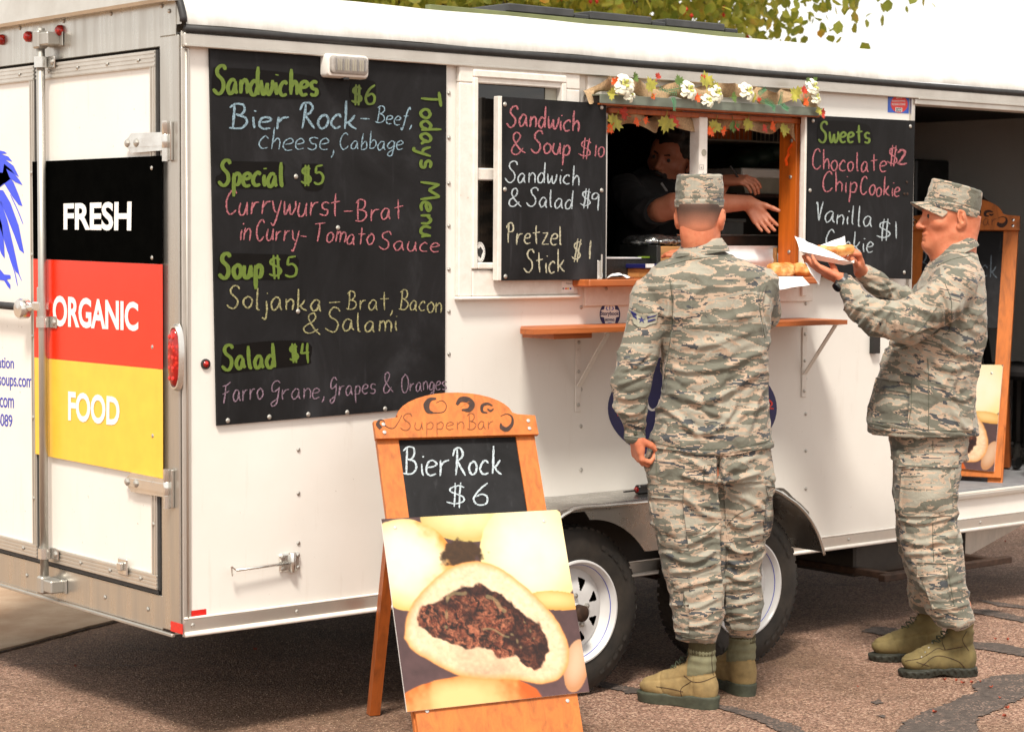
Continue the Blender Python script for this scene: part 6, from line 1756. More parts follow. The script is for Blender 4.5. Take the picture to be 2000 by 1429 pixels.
    collar_band(F, [(P(1370, 496, 0.0), 0.096, 0.088, 0.12), (P(1371, 490, 0.0), 0.092, 0.086, 0.13), (P(1372, 474, 0.0), 0.071, 0.072, 0.14), (P(1372, 469, 0.0), 0.066, 0.068, 0.14), (P(1372, 473, 0.0), 0.060, 0.062, 0.14)], Jk)
    pt = cl.poly('rank_patch', [(1231, 603), (1244, 610), (1253, 614), (1263, 614), (1284, 610), (1281, 630), (1268, 634), (1260, 640), (1247, 639), (1239, 632)], 'patch_cloth', 0.0045, Jk, 'airman rank chevron patch on the sleeve')
    for q in ([(1233, 606), (1245, 613), (1245, 618), (1235, 611)], [(1236, 613), (1245, 620), (1245, 625), (1238, 619)], [(1264, 617), (1282, 613), (1282, 618), (1264, 622)], [(1265, 625), (1281, 620), (1280, 625), (1265, 630)]):
        cl.poly('chevron_stripe', q, 'print_navy', 0.0062, Jk)
    st = [(1254 + 7.5 * math.cos(a), 625 + 7.5 * math.sin(a)) if k % 2 == 0 else (1254 + 3 * math.cos(a), 625 + 3 * math.sin(a)) for k, a in enumerate(np.linspace(-math.pi / 2, 1.5 * math.pi, 11)[:-1])]
    cl.poly('patch_star', st, 'print_navy', 0.0062, Jk)
    cl.line('seam', [(1308, 545), (1312, 580), (1312, 640), (1304, 700), (1294, 760)], r=0.0016); cl.line('seam', [(1492, 560), (1484, 600), (1494, 660)], r=0.0014)
    cl.line('seam', [(1272, 862), (1320, 872), (1385, 877), (1450, 872), (1502, 860)], r=0.0012)
    cl.line('seam', [(1300, 520), (1360, 505), (1430, 500)], r=0.0014); cl.line('seam', [(1220, 700), (1250, 708), (1284, 698)], r=0.0012)
    cl.patch('cuff', ((1219, 828), (1262, 834), (1259, 856), (1222, 852)), 'camo', 0.004, 8, 4, parent=Jk); cl.dot('button', (1241, 845), 'boot_sole', 0.0075, 0.007); cl.dot('button', (1255, 834), 'boot_sole', 0.006, 0.006)
    ct = Cloth(F, tr)
    ct.patch('pocket_flap', ((1266, 944), (1336, 948), (1334, 975), (1264, 970)), 'camo', 0.007, 12, 6); ct.patch('cargo_pocket', ((1268, 974), (1332, 978), (1345, 1075), (1292, 1070)), 'camo', 0.005, 12, 14, 0.012)
    ct.patch('pocket_flap', ((1494, 948), (1512, 950), (1514, 968), (1500, 968)), 'camo', 0.007, 5, 4)
    ct.patch('cargo_pocket', ((1496, 970), (1513, 970), (1508, 1050), (1490, 1056)), 'camo', 0.004, 5, 10, 0.012)
    ct.patch('pocket_flap', ((1316, 1152), (1336, 1154), (1334, 1182), (1314, 1180)), 'camo', 0.005, 5, 6); ct.patch('calf_pocket', ((1318, 1184), (1346, 1180), (1346, 1236), (1318, 1232)), 'camo', 0.003, 6, 8, 0.006)
    for pts in ([(1405, 885), (1405, 920), (1402, 935)], [(1296, 985), (1292, 1030), (1300, 1066)], [(1284, 980), (1282, 1010), (1290, 1060)], [(1283, 885), (1283, 930), (1292, 940)], [(1336, 1160), (1340, 1200), (1346, 1240)], [(1376, 910), (1374, 935)], [(1470, 990), (1440, 1005), (1415, 1030)], [(1404, 1020), (1380, 1040), (1345, 1050)], [(1326, 1240), (1360, 1246), (1392, 1242)], [(1424, 1226), (1450, 1230), (1478, 1226)]):
        ct.line('seam', pts, r=0.0014)
    # boots
    b_ = boot(F, h1, d1, Z_(a1, 0.205), E, 'boot_suede', 'boot_sole', False, 0.055, L=0.30)
    boot_lines(F, b_, [[(1350, 1330), (1330, 1345), (1334, 1366)], [(1282, 1340), (1310, 1344), (1334, 1350)], [(1398, 1320), (1372, 1330), (1352, 1330), (1336, 1318)], [(1392, 1262), (1390, 1290), (1393, 1318)]])
    boot(F, h2, d2, Z_(a2, 0.205), E, 'boot_suede', 'boot_sole', False, 0.055, L=0.29)
    return F
S1 = soldier_back()

# ------------------------------------------------------------------ second soldier, in profile with the food
def soldier_side():
    F = Figure('person', (1822, 1312), 'soldier in camouflage uniform standing in profile, holding a tray of food')
    E = F.E; P = F.P
    # profile widths are his depth; v is his width
    torso = [(492, 1846, 1898, 0.0, 0.075), (505, 1832, 1905, 0.0, 0.110), (522, 1815, 1911, 0.0, 0.150), (545, 1800, 1917, 0.0, 0.182), (575, 1785, 1921, 0.0, 0.198), (620, 1770, 1922, 0.0, 0.200), (660, 1748, 1920, 0.0, 0.194), (700, 1728, 1913, 0.0, 0.186), (745, 1712, 1905, 0.0, 0.180), (790, 1700, 1902, 0.0, 0.184), (820, 1696, 1906, 0.0, 0.190), (846, 1696, 1908, 0.0, 0.192)]
    J = Clay((-0.50, -0.34, 0.78), (0.25, 0.34, 1.62), 0.0052)
    J.loft(F.rings(torso), 2.3, 0.02)
    J.cap(P(1858, 535, -0.13), P(1858, 535, 0.13), 0.060, 0.060, 0.05); J.cap(P(1866, 505, 0), P(1860, 540, 0), 0.062, 0.09, 0.03)
    J.chain([(P(1862, 556, -0.180), 0.078), (P(1838, 590, -0.215), 0.078), (P(1775, 628, -0.235), 0.072), (P(1712, 624, -0.225), 0.060), (P(1684, 602, -0.19), 0.052), (P(1660, 570, -0.15), 0.038)], 0.018)
    J.cap(P(1657, 562, -0.145), P(1652, 556, -0.142), 0.033, 0.032, 0.004)
    J.chain([(P(1855, 560, 0.17), 0.07), (P(1800, 612, 0.19), 0.064), (P(1745, 580, 0.13), 0.050), (P(1712, 552, 0.09), 0.042), (P(1690, 536, 0.07), 0.036)], 0.018)
    fo = [([(1650, 600), (1668, 584), (1690, 572)], 4, 6), ([(1658, 622), (1680, 600), (1712, 588)], 4, 7), ([(1674, 644), (1698, 616), (1734, 598)], 5, 8), ([(1698, 656), (1716, 630), (1738, 606)], 4, 7), ([(1722, 655), (1728, 626), (1742, 602)], 4, 7), ([(1750, 655), (1752, 620), (1746, 600)], 5, 6), ([(1780, 645), (1790, 600), (1775, 575)], 6, 5), ([(1812, 635), (1826, 590), (1815, 560)], 6, 5),
          ([(1725, 600), (1735, 590), (1745, 570)], 5, -8), ([(1850, 640), (1846, 600), (1830, 560)], 4, -8), ([(1862, 650), (1858, 600), (1844, 552)], 5, 4), ([(1700, 668), (1750, 676), (1800, 652), (1840, 640)], 5, -10), ([(1820, 700), (1850, 720), (1890, 715)], 7, 5), ([(1830, 660), (1870, 690), (1912, 690)], 7, 6), ([(1740, 690), (1800, 720), (1850, 760), (1890, 800)], 8, 5), ([(1850, 770), (1880, 780), (1902, 765)], 6, 6), ([(1860, 800), (1880, 830), (1900, 840)], 6, 5),
          ([(1716, 720), (1740, 740), (1790, 748)], 7, 4), ([(1870, 600), (1895, 640), (1915, 650)], 7, 4), ([(1880, 720), (1870, 760), (1880, 800)], 6, -5), ([(1698, 836), (1760, 842), (1840, 846), (1904, 850)], 3, 3), ([(1705, 790), (1740, 800), (1780, 796)], 6, 4), ([(1690, 555), (1720, 566), (1750, 560)], 4, 5), ([(1720, 540), (1740, 560), (1760, 590)], 4, -5)]
    rr = lambda Pt: Pt @ np.array([[1, 0, 0.25], [0, 1, 0], [0, 0, 1.0]]) + np.array([1.9, 0.4, 0.2])
    Jk = J.mesh('jacket', 'camo', E, post=F.folds([(a, b * 0.85, c * 1.25) for a, b, c in fo], 0.0052, (8, 8, 9)), rest=rr)
    T = Clay((-0.28, -0.26, 0.14), (0.22, 0.30, 1.02), 0.0052)
    T.loft(F.rings([(800, 1735, 1895, 0.0, 0.150), (850, 1737, 1890, 0.0, 0.160), (895, 1742, 1886, 0.0, 0.165)]), 2.3, 0.02)
    T.loft(F.rings([(880, 1745, 1881, -0.08, 0.090), (930, 1748, 1874, -0.09, 0.096), (975, 1750, 1868, -0.095, 0.094), (1010, 1753, 1867, -0.10, 0.088), (1060, 1757, 1877, -0.105, 0.084), (1100, 1769, 1883, -0.11, 0.082), (1140, 1787, 1887, -0.115, 0.080), (1175, 1806, 1894, -0.12, 0.078), (1200, 1815, 1900, -0.12, 0.076), (1214, 1823, 1899, -0.12, 0.068), (1223, 1833, 1888, -0.12, 0.054)]), 2.2, 0.010)
    T.loft(F.rings([(880, 1745, 1880, 0.08, 0.090), (930, 1745, 1872, 0.09, 0.092), (1010, 1750, 1862, 0.10, 0.086), (1060, 1756, 1858, 0.11, 0.080), (1100, 1764, 1852, 0.12, 0.078), (1140, 1775, 1850, 0.13, 0.074), (1165, 1779, 1852, 0.135, 0.074), (1182, 1780, 1852, 0.135, 0.070), (1195, 1792, 1845, 0.135, 0.056)]), 2.2, 0.010)
    tf = [([(1748, 1012), (1800, 1022), (1868, 1006)], 4, 6), ([(1760, 1050), (1800, 1062), (1870, 1040)], 6, 5), ([(1770, 1082), (1820, 1078), (1878, 1070)], 5, 5), ([(1850, 1010), (1868, 1050), (1880, 1090)], 6, 5), ([(1800, 1130), (1840, 1140), (1886, 1128)], 5, 5), ([(1816, 1180), (1850, 1188), (1898, 1176)], 5, 7), ([(1822, 1205), (1850, 1196), (1870, 1198)], 4, 5), ([(1758, 900), (1800, 930), (1860, 920)], 8, 3), ([(1780, 1170), (1800, 1180), (1815, 1188)], 4, 5), ([(1860, 950), (1872, 980), (1868, 1004)], 5, 5), ([(1790, 1140), (1808, 1162), (1822, 1190)], 4, -6)]
    tr = T.mesh('trousers', 'camo', E, post=F.folds([(a, b * 0.85, c * 1.25) for a, b, c in tf], 0.0052, (9, 9, 10)), rest=lambda Pt: Pt + np.array([2.7, 0.9, 0.15]))
    B = Clay((-0.62, -0.34, 0.05), (0.24, 0.32, 1.76), 0.0042)
    B.loft(F.rings(torso, -0.022), 2.3, 0.02)
    B.loft(F.rings([(830, 1750, 1885, 0.0, 0.14), (900, 1750, 1880, 0.0, 0.145)]), 2.3, 0.02)
    def GL2(px, py): w = on_z(px, py) - F.o; return np.array([w @ F.U, w @ F.V])
    h1 = GL2(1906, 1318); t1 = GL2(1750, 1320); h2 = GL2(1846, 1290); t2 = GL2(1694, 1288); d1 = (t1 - h1) / np.linalg.norm(t1 - h1); d2 = (t2 - h2) / np.linalg.norm(t2 - h2)
    a1 = h1 + d1 * 0.062; a2 = h2 + d2 * 0.062; Z_ = lambda a, z: np.array([a[0], a[1], z])
    B.chain([(P(1812, 900, -0.09), 0.075), (P(1812, 1060, -0.105), 0.050), (Z_(a1, 0.26), 0.032), (Z_(a1, 0.07), 0.026)], 0.02)
    B.chain([(P(1812, 900, 0.09), 0.075), (P(1806, 1060, 0.11), 0.050), (Z_(a2, 0.26), 0.032), (Z_(a2, 0.07), 0.026)], 0.02)
    B.chain([(P(1858, 565, -0.18), 0.05), (P(1776, 625, -0.235), 0.042), (P(1716, 622, -0.222), 0.038), (P(1680, 592, -0.18), 0.032), (P(1645, 548, -0.140), 0.0275)], 0.01)
    B.chain([(P(1855, 565, 0.17), 0.045), (P(1800, 612, 0.19), 0.033), (P(1712, 554, 0.09), 0.028), (P(1682, 530, 0.06), 0.0275)], 0.01)
    hd = np.array([-1.0, -0.10, -0.03]); hu = np.array([0.06, -0.02, 1.0]); Mh = axes(hd, hu)
    ho = P(1856, 427, 0.0)
    head(B, ho, Mh, 1.06, 1.22, open_mouth=0.002)
    B.cap(ho + Mh @ np.array([0, -0.034, -0.03]), P(1866, 500, 0.0), 0.066, 0.076, 0.03); B.cap(ho + Mh @ np.array([0, 0.048, -0.085]), P(1850, 500, 0), 0.034, 0.062, 0.04)
    B.ell(ho + Mh @ np.array([0, -0.052, -0.02]), (0.052, 0.036, 0.06), 0.03)
    # near hand under the tray, far hand steadying its side
    hand(B, P(1643, 545, -0.138), np.array([-0.80, 0.22, 0.36]), np.array([0.30, 0.25, 0.92]), np.array([0.3, 0.85, 0.5]), 1.0, ((6, 14, 10), (8, 14, 10), (10, 16, 10), (14, 18, 12)), (0.55, 0.35, 0.62), 5, tcurl=8)
    hand(B, P(1680, 528, 0.06), np.array([-0.30, -0.45, 0.80]), np.array([-0.85, -0.25, -0.25]), np.array([-0.2, -0.6, 0.4]), 0.98, ((58, 62, 38), (58, 62, 38), (56, 60, 38), (54, 58, 36)), (0.7, 0.35, 0.35), 3, tcurl=20)
    cut_under_cap(B, P(1857, 412, 0.0), (0.27, -0.02, 1.0), (-1.0, -0.12, 0.27), 0.1)
    Bd = B.mesh('body', 'skin', E, post=lambda Pt, Nn: Pt + Nn * (0.0012 * (vnoise(Pt, 70) - 0.5))[:, None])
    for sy in (-1, 1):
        e = ho + Mh @ (np.array([sy * 0.031, 0.0865, 0.0105]) * 1.06)
        MB().disc_lathe(e, Mh @ np.array([sy * 0.25, 1.0, -0.25]), [(-0.004, 0.0085), (0.002, 0.0078), (0.004, 0.0045), (0.0048, 0.0)], 12).build('eye', MAT['dark_plastic'], Bd, local=True, smooth=True)
        MB().tube([ho + Mh @ (np.array([sy * a, b, c]) * 1.10) for a, b, c in ((0.014, 0.0885, 0.027), (0.030, 0.0850, 0.032), (0.046, 0.0720, 0.029))], [0.0022, 0.0030, 0.0016], 6).build('eyebrow', MAT['burnt_dark'], Bd, local=True)
    cp = patrol_cap(F, P(1857, 414, 0.0), (0.27, -0.02, 1.0), (-1.0, -0.12, 0.27), E, 0.985, 0.102)
    # wrist watch
    wdir = P(1645, 548, -0.14) - P(1700, 606, -0.21); wdir /= np.linalg.norm(wdir); wc = P(1646, 550, -0.140)
    WA = MB().disc_lathe(wc - wdir * 0.012, wdir, [(0, 0.026), (0, 0.0315), (0.024, 0.0315), (0.024, 0.026)], 20).build('wrist_watch', MAT['dark_plastic'], Bd, local=True, autosmooth=40)
    side = np.cross(wdir, [0, 1.0, 0]); side /= np.linalg.norm(side); side = side if side[2] < 0 else -side
    MB().disc_lathe(wc + side * 0.026 + np.array([0, -0.012, 0]), side + np.array([0, -0.5, 0]), [(0, 0.019), (0.010, 0.018), (0.011, 0.014), (0.010, 0)], 16).build('watch_face', MAT['black_gloss'], WA, local=True)
    cl = Cloth(F, Jk)
    collar_band(F, [(P(1864, 497, 0.0), 0.088, 0.098, 0.42), (P(1863, 490, 0.0), 0.084, 0.094, 0.42), (P(1864, 476, 0.0), 0.073, 0.078, 0.40), (P(1864, 472, 0), 0.069, 0.074, 0.40), (P(1864, 477, 0), 0.063, 0.068, 0.40)], Jk)
    cl.patch('pocket_flap', ((1712, 738), (1780, 748), (1779, 768), (1708, 758)), 'camo', 0.006, 10, 5); cl.patch('hip_pocket', ((1710, 762), (1776, 770), (1772, 828), (1704, 822)), 'camo', 0.003, 10, 10, 0.006)
    for pts in ([(1812, 700), (1814, 760), (1813, 840)], [(1845, 552), (1858, 590), (1856, 640), (1846, 652)], [(1698, 826), (1760, 836), (1840, 840), (1904, 842)], [(1895, 500), (1862, 506), (1830, 520)], [(1781, 735), (1780, 790), (1774, 830)], [(1830, 600), (1800, 640), (1778, 658)]):
        cl.line('seam', pts, r=0.0014)
    ct = Cloth(F, tr)
    ct.patch('pocket_flap', ((1757, 884), (1872, 884), (1870, 912), (1757, 910)), 'camo', 0.007, 14, 5); ct.patch('cargo_pocket', ((1762, 914), (1864, 914), (1858, 1008), (1756, 1006)), 'camo', 0.006, 12, 12, 0.008)
    ct.patch('pocket_flap', ((1791, 1097), (1847, 1100), (1848, 1122), (1792, 1126)), 'camo', 0.006, 8, 5); ct.patch('calf_pocket', ((1800, 1128), (1848, 1124), (1860, 1182), (1822, 1188)), 'camo', 0.004, 8, 8, 0.006)
    for pts in ([(1786, 920), (1786, 990)], [(1830, 918), (1828, 1000)], [(1822, 1010), (1822, 1060), (1824, 1096)], [(1850, 1100), (1858, 1150), (1864, 1184)], [(1822, 1188), (1850, 1186), (1866, 1182)], [(1822, 860), (1822, 884)]):
        ct.line('seam', pts, r=0.0014)
    b_ = boot(F, h1, d1, Z_(a1, 0.235), E, 'boot_suede_green', 'lug_sole', True, None, 'boot_suede_green', 0.285)
    boot_lines(F, b_, [[(1768, 1290), (1800, 1284), (1830, 1266), (1846, 1268), (1880, 1262)], [(1800, 1300), (1830, 1280), (1870, 1290), (1885, 1304)], [(1846, 1232), (1840, 1250), (1846, 1268)], [(1888, 1232), (1880, 1250), (1892, 1270)], [(1790, 1292), (1815, 1300)]], [(1800 + 7 * k, 1282 - 9 * k) for k in range(5)] + [(1832 + k, 1240 - 4 * k) for k in range(1)])
    boot(F, h2, d2, Z_(a2, 0.235), E, 'boot_suede_green', 'lug_sole', True, None, 'boot_suede_green', 0.285)
    return F
S2 = soldier_side()

# ------------------------------------------------------------------ the vendor inside
def vendor():
    r = on_y(1262, 700, 0.72); F = Figure('person', None, 'bearded vendor in a black jacket leaning inside the serving window, gesturing with open hand', root=(r[0], 0.72, 0.608))
    E = F.E
    def Y(px, py, y): w = on_y(px, py, y) - F.o; return np.array([w @ F.U, w @ F.V, w[2]])
    B0 = Y(1262, 640, 0.66)
    lo = (-0.35, -0.60, -0.02); hi = (0.72, 0.30, 1.62)
    J = Clay((-0.35, -0.62, 0.55), (0.62, 0.30, 1.50), 0.007)
    J.cap(Y(1262, 640, 0.74), Y(1285, 440, 0.64), 0.165, 0.165, 0.05); J.cap(Y(1240, 392, 0.58), Y(1350, 388, 0.66), 0.095, 0.090, 0.07)
    J.cap(Y(1290, 372, 0.64), Y(1300, 350, 0.62), 0.080, 0.066, 0.03); J.ell(Y(1272, 352, 0.66), (0.09, 0.09, 0.05), 0.03)
    J.chain([(Y(1222, 372, 0.52), 0.066), (Y(1262, 420, 0.33), 0.060), (Y(1308, 402, 0.185), 0.052)], 0.02)
    J.chain([(Y(1362, 385, 0.60), 0.066), (Y(1378, 430, 0.36), 0.056), (Y(1398, 398, 0.27), 0.048)], 0.02)
    J.mesh('jacket', 'black_cloth', E, post=F.folds([], 0.006, (8, 8, 10)))
    T = Clay((-0.26, -0.24, 0.0), (0.30, 0.30, 0.75), 0.01)
    for sx in (-0.09, 0.09): T.chain([((sx, 0.0, 0.70), 0.11), ((sx, 0.02, 0.40), 0.08), ((sx, 0.0, 0.03), 0.06)], 0.03)
    T.mesh('trousers', 'black_cloth', E)
    B = Clay((-0.26, -0.75, 0.02), (0.70, 0.24, 1.62), 0.0044)
    B.cap(Y(1262, 640, 0.74), Y(1285, 440, 0.64), 0.13, 0.13, 0.05); B.cap(Y(1250, 400, 0.60), Y(1345, 395, 0.68), 0.06, 0.06, 0.05)
    for sx in (-0.09, 0.09): B.chain([((sx, 0.0, 0.70), 0.07), ((sx, 0.02, 0.40), 0.05), ((sx, 0.0, 0.06), 0.04)], 0.03)
    f = np.array([-0.46, -0.88, -0.10]); up = np.array([0.24, -0.08, 0.97]); Mh = axes(f, up); ho = Y(1308, 312, 0.60)
    head(B, ho, Mh, 1.06, open_mouth=0.007)
    B.cap(ho + Mh @ np.array([0, -0.03, -0.04]), Y(1308, 390, 0.66), 0.058, 0.066, 0.03)
    B.chain([(Y(1225, 376, 0.54), 0.035), (Y(1262, 422, 0.33), 0.038), (Y(1292, 410, 0.22), 0.042), (Y(1315, 402, 0.18), 0.046), (Y(1400, 398, 0.13), 0.040), (Y(1462, 396, 0.12), 0.029)], 0.02)
    B.chain([(Y(1358, 390, 0.60), 0.045), (Y(1378, 425, 0.36), 0.043), (Y(1400, 372, 0.27), 0.032), (Y(1413, 356, 0.245), 0.028)], 0.02)
    hand(B, Y(1464, 397, 0.12), np.array([0.44, -0.25, -0.62]), np.array([-0.10, -0.92, 0.38]), np.array([0.8, 0.0, 0.5]), 0.95, ((14, 12, 8), (10, 12, 8), (8, 10, 8), (8, 10, 8)), (0.80, 0.50, 0.25), 1.5, tcurl=10)
    hand(B, Y(1412, 353, 0.24), np.array([0.85, -0.35, 0.02]), np.array([0.10, 0.35, -0.9]), np.array([-0.3, -0.2, 0.9]), 1.03, ((22, 30, 16), (30, 34, 20), (30, 34, 20), (26, 30, 18)), (0.35, 0.75, 0.2), 4, tcurl=6)
    Bd = B.mesh('body', 'skin_dark', E)
    H = Clay(ho - 0.24, ho + 0.24, 0.0045).frame(ho, Mh)
    H.ell((0.004, -0.022, 0.066), (0.098, 0.118, 0.098), 0.02).ell((0.0, 0.060, 0.120), (0.066, 0.050, 0.032), 0.02).ell((0.02, 0.02, 0.150), (0.070, 0.075, 0.045), 0.03).ell((-0.03, -0.02, 0.14), (0.06, 0.07, 0.05), 0.03).ell((0, -0.075, 0.02), (0.075, 0.05, 0.08), 0.03)
    H.ell((0, 0.140, -0.030), (0.070, 0.085, 0.104), 0.008, True)
    for sx in (-1, 1): H.ell((sx * 0.09, 0.01, -0.03), (0.035, 0.045, 0.055), 0.01, True)
    H.mesh('hair', 'hair_black', Bd, post=lambda Pt, Nn: Pt + Nn * (0.014 * (vnoise(Pt, (26, 26, 26)) - 0.5) + 0.006 * (vnoise(Pt, 90) - 0.5))[:, None])
    G = Clay(ho - 0.2, ho + 0.2, 0.0032).frame(ho, Mh)
    k = 1.06
    G.ell((0, 0.074 * k, -0.090 * k), (0.036, 0.034, 0.034), 0.01).ell((0, 0.055 * k, -0.105 * k), (0.04, 0.035, 0.025), 0.01)
    G.ell((0, 0.112 * k, -0.058 * k), (0.024, 0.03, 0.013), 0.003, True)
    for a, b, r in (((-0.027, 0.094, -0.050), (0, 0.104, -0.0425), 0.0075), ((0.027, 0.094, -0.050), (0, 0.104, -0.0425), 0.0075), ((-0.029, 0.088, -0.050), (-0.029, 0.080, -0.085), 0.009), ((0.029, 0.088, -0.050), (0.029, 0.080, -0.085), 0.009)):
        G.cap(np.array(a) * k, np.array(b) * k, r * k, r * k, 0.006)
    G.mesh('beard', 'beard', Bd, post=lambda Pt, Nn: Pt + Nn * (0.003 * (vnoise(Pt, 120) - 0.5))[:, None])
    for sx in (-1, 1):
        e = ho + Mh @ (np.array([sx * 0.031, 0.0865, 0.0100]) * 1.06)
        MB().disc_lathe(e, Mh @ np.array([sx * 0.2, 1.0, -0.35]), [(-0.004, 0.0085), (0.002, 0.0078), (0.004, 0.0045), (0.0048, 0.0)], 12).build('eye', MAT['dark_plastic'], Bd, local=True, smooth=True)
        MB().tube([ho + Mh @ (np.array([sx * a, b, c]) * 1.06) for a, b, c in ((0.012, 0.0925, 0.0265), (0.030, 0.0895, 0.032), (0.046, 0.0770, 0.027))], [0.0040, 0.0048, 0.0024], 6).build('eyebrow', MAT['hair_black'], Bd, local=True)
    # polo collar edge showing at the neck
    c0 = Y(1293, 362, 0.40); 
    MB().prism([Y(1290, 360, 0.395), Y(1300, 374, 0.39), Y(1304, 374, 0.40), Y(1293, 358, 0.41)], (0, -0.004, 0.004)).build('shirt_collar', MAT['print_grey'], Bd, local=True)
    # the pen he holds
    a = Y(1426, 324, 0.20) ; b = Y(1452, 362, 0.175)
    pw = F.world(np.array([a, b])); pen = thing('pen', tuple((pw[0] + pw[1]) / 2), 'slim dark ballpoint pen held in the hand of the vendor', 'pen')
    MB().tube([pw[0], pw[0] * 0.2 + pw[1] * 0.8], 0.0042, 8).build('barrel', MAT['black_gloss'], pen); MB().tube([pw[0] * 0.2 + pw[1] * 0.8, pw[1]], [0.0042, 0.001], 8).build('tip', MAT['chrome'], pen)
    return F
VN = vendor()
# ------------------------------------------------------------------ printed food photograph (a flat print: colours only)
def lumps(n, seed, w=0.5):
    r = np.random.default_rng(seed); k = 46; px = (np.arange(k) + 0.5) / k
    gx, gy = np.meshgrid(px, px); gx = gx + r.uniform(-w, w, gx.shape) / k; gy = gy + r.uniform(-w, w, gy.shape) / k; tone = r.random(gx.shape)
    u = np.linspace(0, 1, n); U, V = np.meshgrid(u, u); best = np.full(U.shape, 9.0); t = np.zeros(U.shape)
    ci = np.clip((U * k).astype(int), 0, k - 1); cj = np.clip((V * k).astype(int), 0, k - 1)
    for di in (-1, 0, 1):
        for dj in (-1, 0, 1):
            a = np.clip(ci + di, 0, k - 1); b = np.clip(cj + dj, 0, k - 1)
            d = np.hypot(U - gx[b, a], V - gy[b, a]) * k; m = d < best; best[m] = d[m]; t[m] = tone[b, a][m]
    return best, t
def fbm2(U, V, f, seed):
    P = np.stack([U.ravel() * f, V.ravel() * f, np.full(U.size, seed * 1.7)], 1); r = 0; a = 0.5
    for o in range(4): r = r + a * vnoise(P * 2 ** o + o * 7, 1.0); a *= 0.5
    return (r / 0.94).reshape(U.shape)
def food_print(n=230, wash=1.0):
    u = np.linspace(0, 1, n); U, V = np.meshgrid(u, u)            # V down
    f1 = fbm2(U, V, 7, 1); f2 = fbm2(U, V, 22, 2); f3 = fbm2(U, V, 60, 3)
    C = np.zeros((n, n, 3)); A = lambda *c: np.array(c)
    C[:] = A(0.17, 0.11, 0.12); C += ((V - 0.8)[..., None] * A(0.25, 0.15, 0.18)).clip(0); C *= (0.8 + 0.5 * f2)[..., None]
    def blob(cx, cy, rx, ry, ang, col0, col1, pw=2.0, edge=0.02, gold=None, dirn=(-0.4, -0.6)):
        a = math.radians(ang); X = (U - cx) * math.cos(a) + (V - cy) * math.sin(a); Y = -(U - cx) * math.sin(a) + (V - cy) * math.cos(a)
        r = 0.02 + np.sqrt((X / rx) ** 2 + (Y / ry) ** 2) + 0.10 * (f1 - 0.5) + 0.03 * (f2 - 0.5)
        m = np.clip((1 - r) / edge, 0, 1)[..., None]
        t = np.clip(np.abs(r) ** pw + 0.35 * (X / rx * -dirn[0] + Y / ry * -dirn[1]) + 0.5 * (f1 - 0.5), 0, 1)[..., None]
        col = A(*col0) * (1 - t) + A(*col1) * t
        if gold is not None: g = np.clip((f1 - 0.52) * 6, 0, 1)[..., None] * np.clip(t * 1.6 - 0.3, 0, 1); col = col * (1 - g) + A(*gold) * g
        C[:] = C * (1 - m) + col * m
        return r
    W, Y1, G = (1.0, 0.97, 0.88), (0.82, 0.68, 0.33), (0.86, 0.46, 0.14)
    blob(0.47, 0.02, 0.27, 0.135, 4, (0.93, 0.88, 0.62), (0.70, 0.60, 0.28), 2)
    blob(0.12, 0.25, 0.27, 0.25, 20, W, (0.88, 0.66, 0.30), 2.4, gold=G)
    blob(0.80, 0.24, 0.30, 0.31, 20, W, (0.95, 0.86, 0.52), 2.4)
    blob(0.90, 0.50, 0.17, 0.055, 8, (0.88, 0.74, 0.42), (0.80, 0.50, 0.18), 2)
    m = np.clip((0.17 - np.hypot((U - 0.42) / 0.75, (V - 0.205) / 0.42)) * 22 + (f2 - 0.5) * 5, 0, 1)[..., None]
    C[:] = C * (1 - m) + (A(0.11, 0.065, 0.03) * (0.8 + 0.8 * f3[..., None])) * m
    blob(0.34, 1.00, 0.42, 0.155, 2, (0.90, 0.72, 0.42), (0.76, 0.30, 0.06), 2.4, gold=(0.72, 0.22, 0.04))
    blob(0.95, 0.86, 0.07, 0.15, 20, (0.80, 0.62, 0.50), (0.66, 0.40, 0.24))
    # torn bun, traced outline
    def psd(poly):
        P = catmull(poly + [poly[0]], 6); d = np.full(U.shape, 9.0); ins = np.zeros(U.shape, bool)
        for (ax, ay), (bx, by) in zip(P[:-1], P[1:]):
            t = np.clip(((U - ax) * (bx - ax) + (V - ay) * (by - ay)) / ((bx - ax) ** 2 + (by - ay) ** 2 + 1e-12), 0, 1)
            d = np.minimum(d, np.hypot(U - ax - t * (bx - ax), V - ay - t * (by - ay)))
            c_ = ((ay > V) != (by > V)); ins ^= c_ & (U < (bx - ax) * (V - ay) / (by - ay + 1e-12) + ax)
        return np.where(ins, -d, d)
    so_ = psd([(0.035, 0.63), (0.07, 0.50), (0.18, 0.38), (0.32, 0.285), (0.45, 0.25), (0.58, 0.28), (0.70, 0.37), (0.82, 0.50), (0.91, 0.66), (0.925, 0.80), (0.86, 0.91), (0.74, 0.935), (0.60, 0.90), (0.44, 0.885), (0.28, 0.84), (0.14, 0.75), (0.07, 0.70)]) + 0.012 * (f2 - 0.5)
    m = np.clip(-so_ / 0.008, 0, 1)[..., None]; t = np.clip((so_ + 0.045) / 0.045, 0, 1)[..., None] ** 1.5
    cr = A(0.95, 0.80, 0.64) * (0.74 + 0.42 * f3[..., None]); cr = cr * (0.74 + 0.5 * f1[..., None]); cr[..., 1] *= 1 - 0.10 * np.clip((V - 0.6) * 4, 0, 1); cr[..., 2] *= 1 - 0.12 * np.clip((V - 0.6) * 4, 0, 1); cr = cr * (1 - t) + A(0.84, 0.46, 0.15) * t
    cr = cr * np.where(V > 0.80, 1.0, 1.0)[..., None]
    C[:] = C * (1 - m) + cr * m
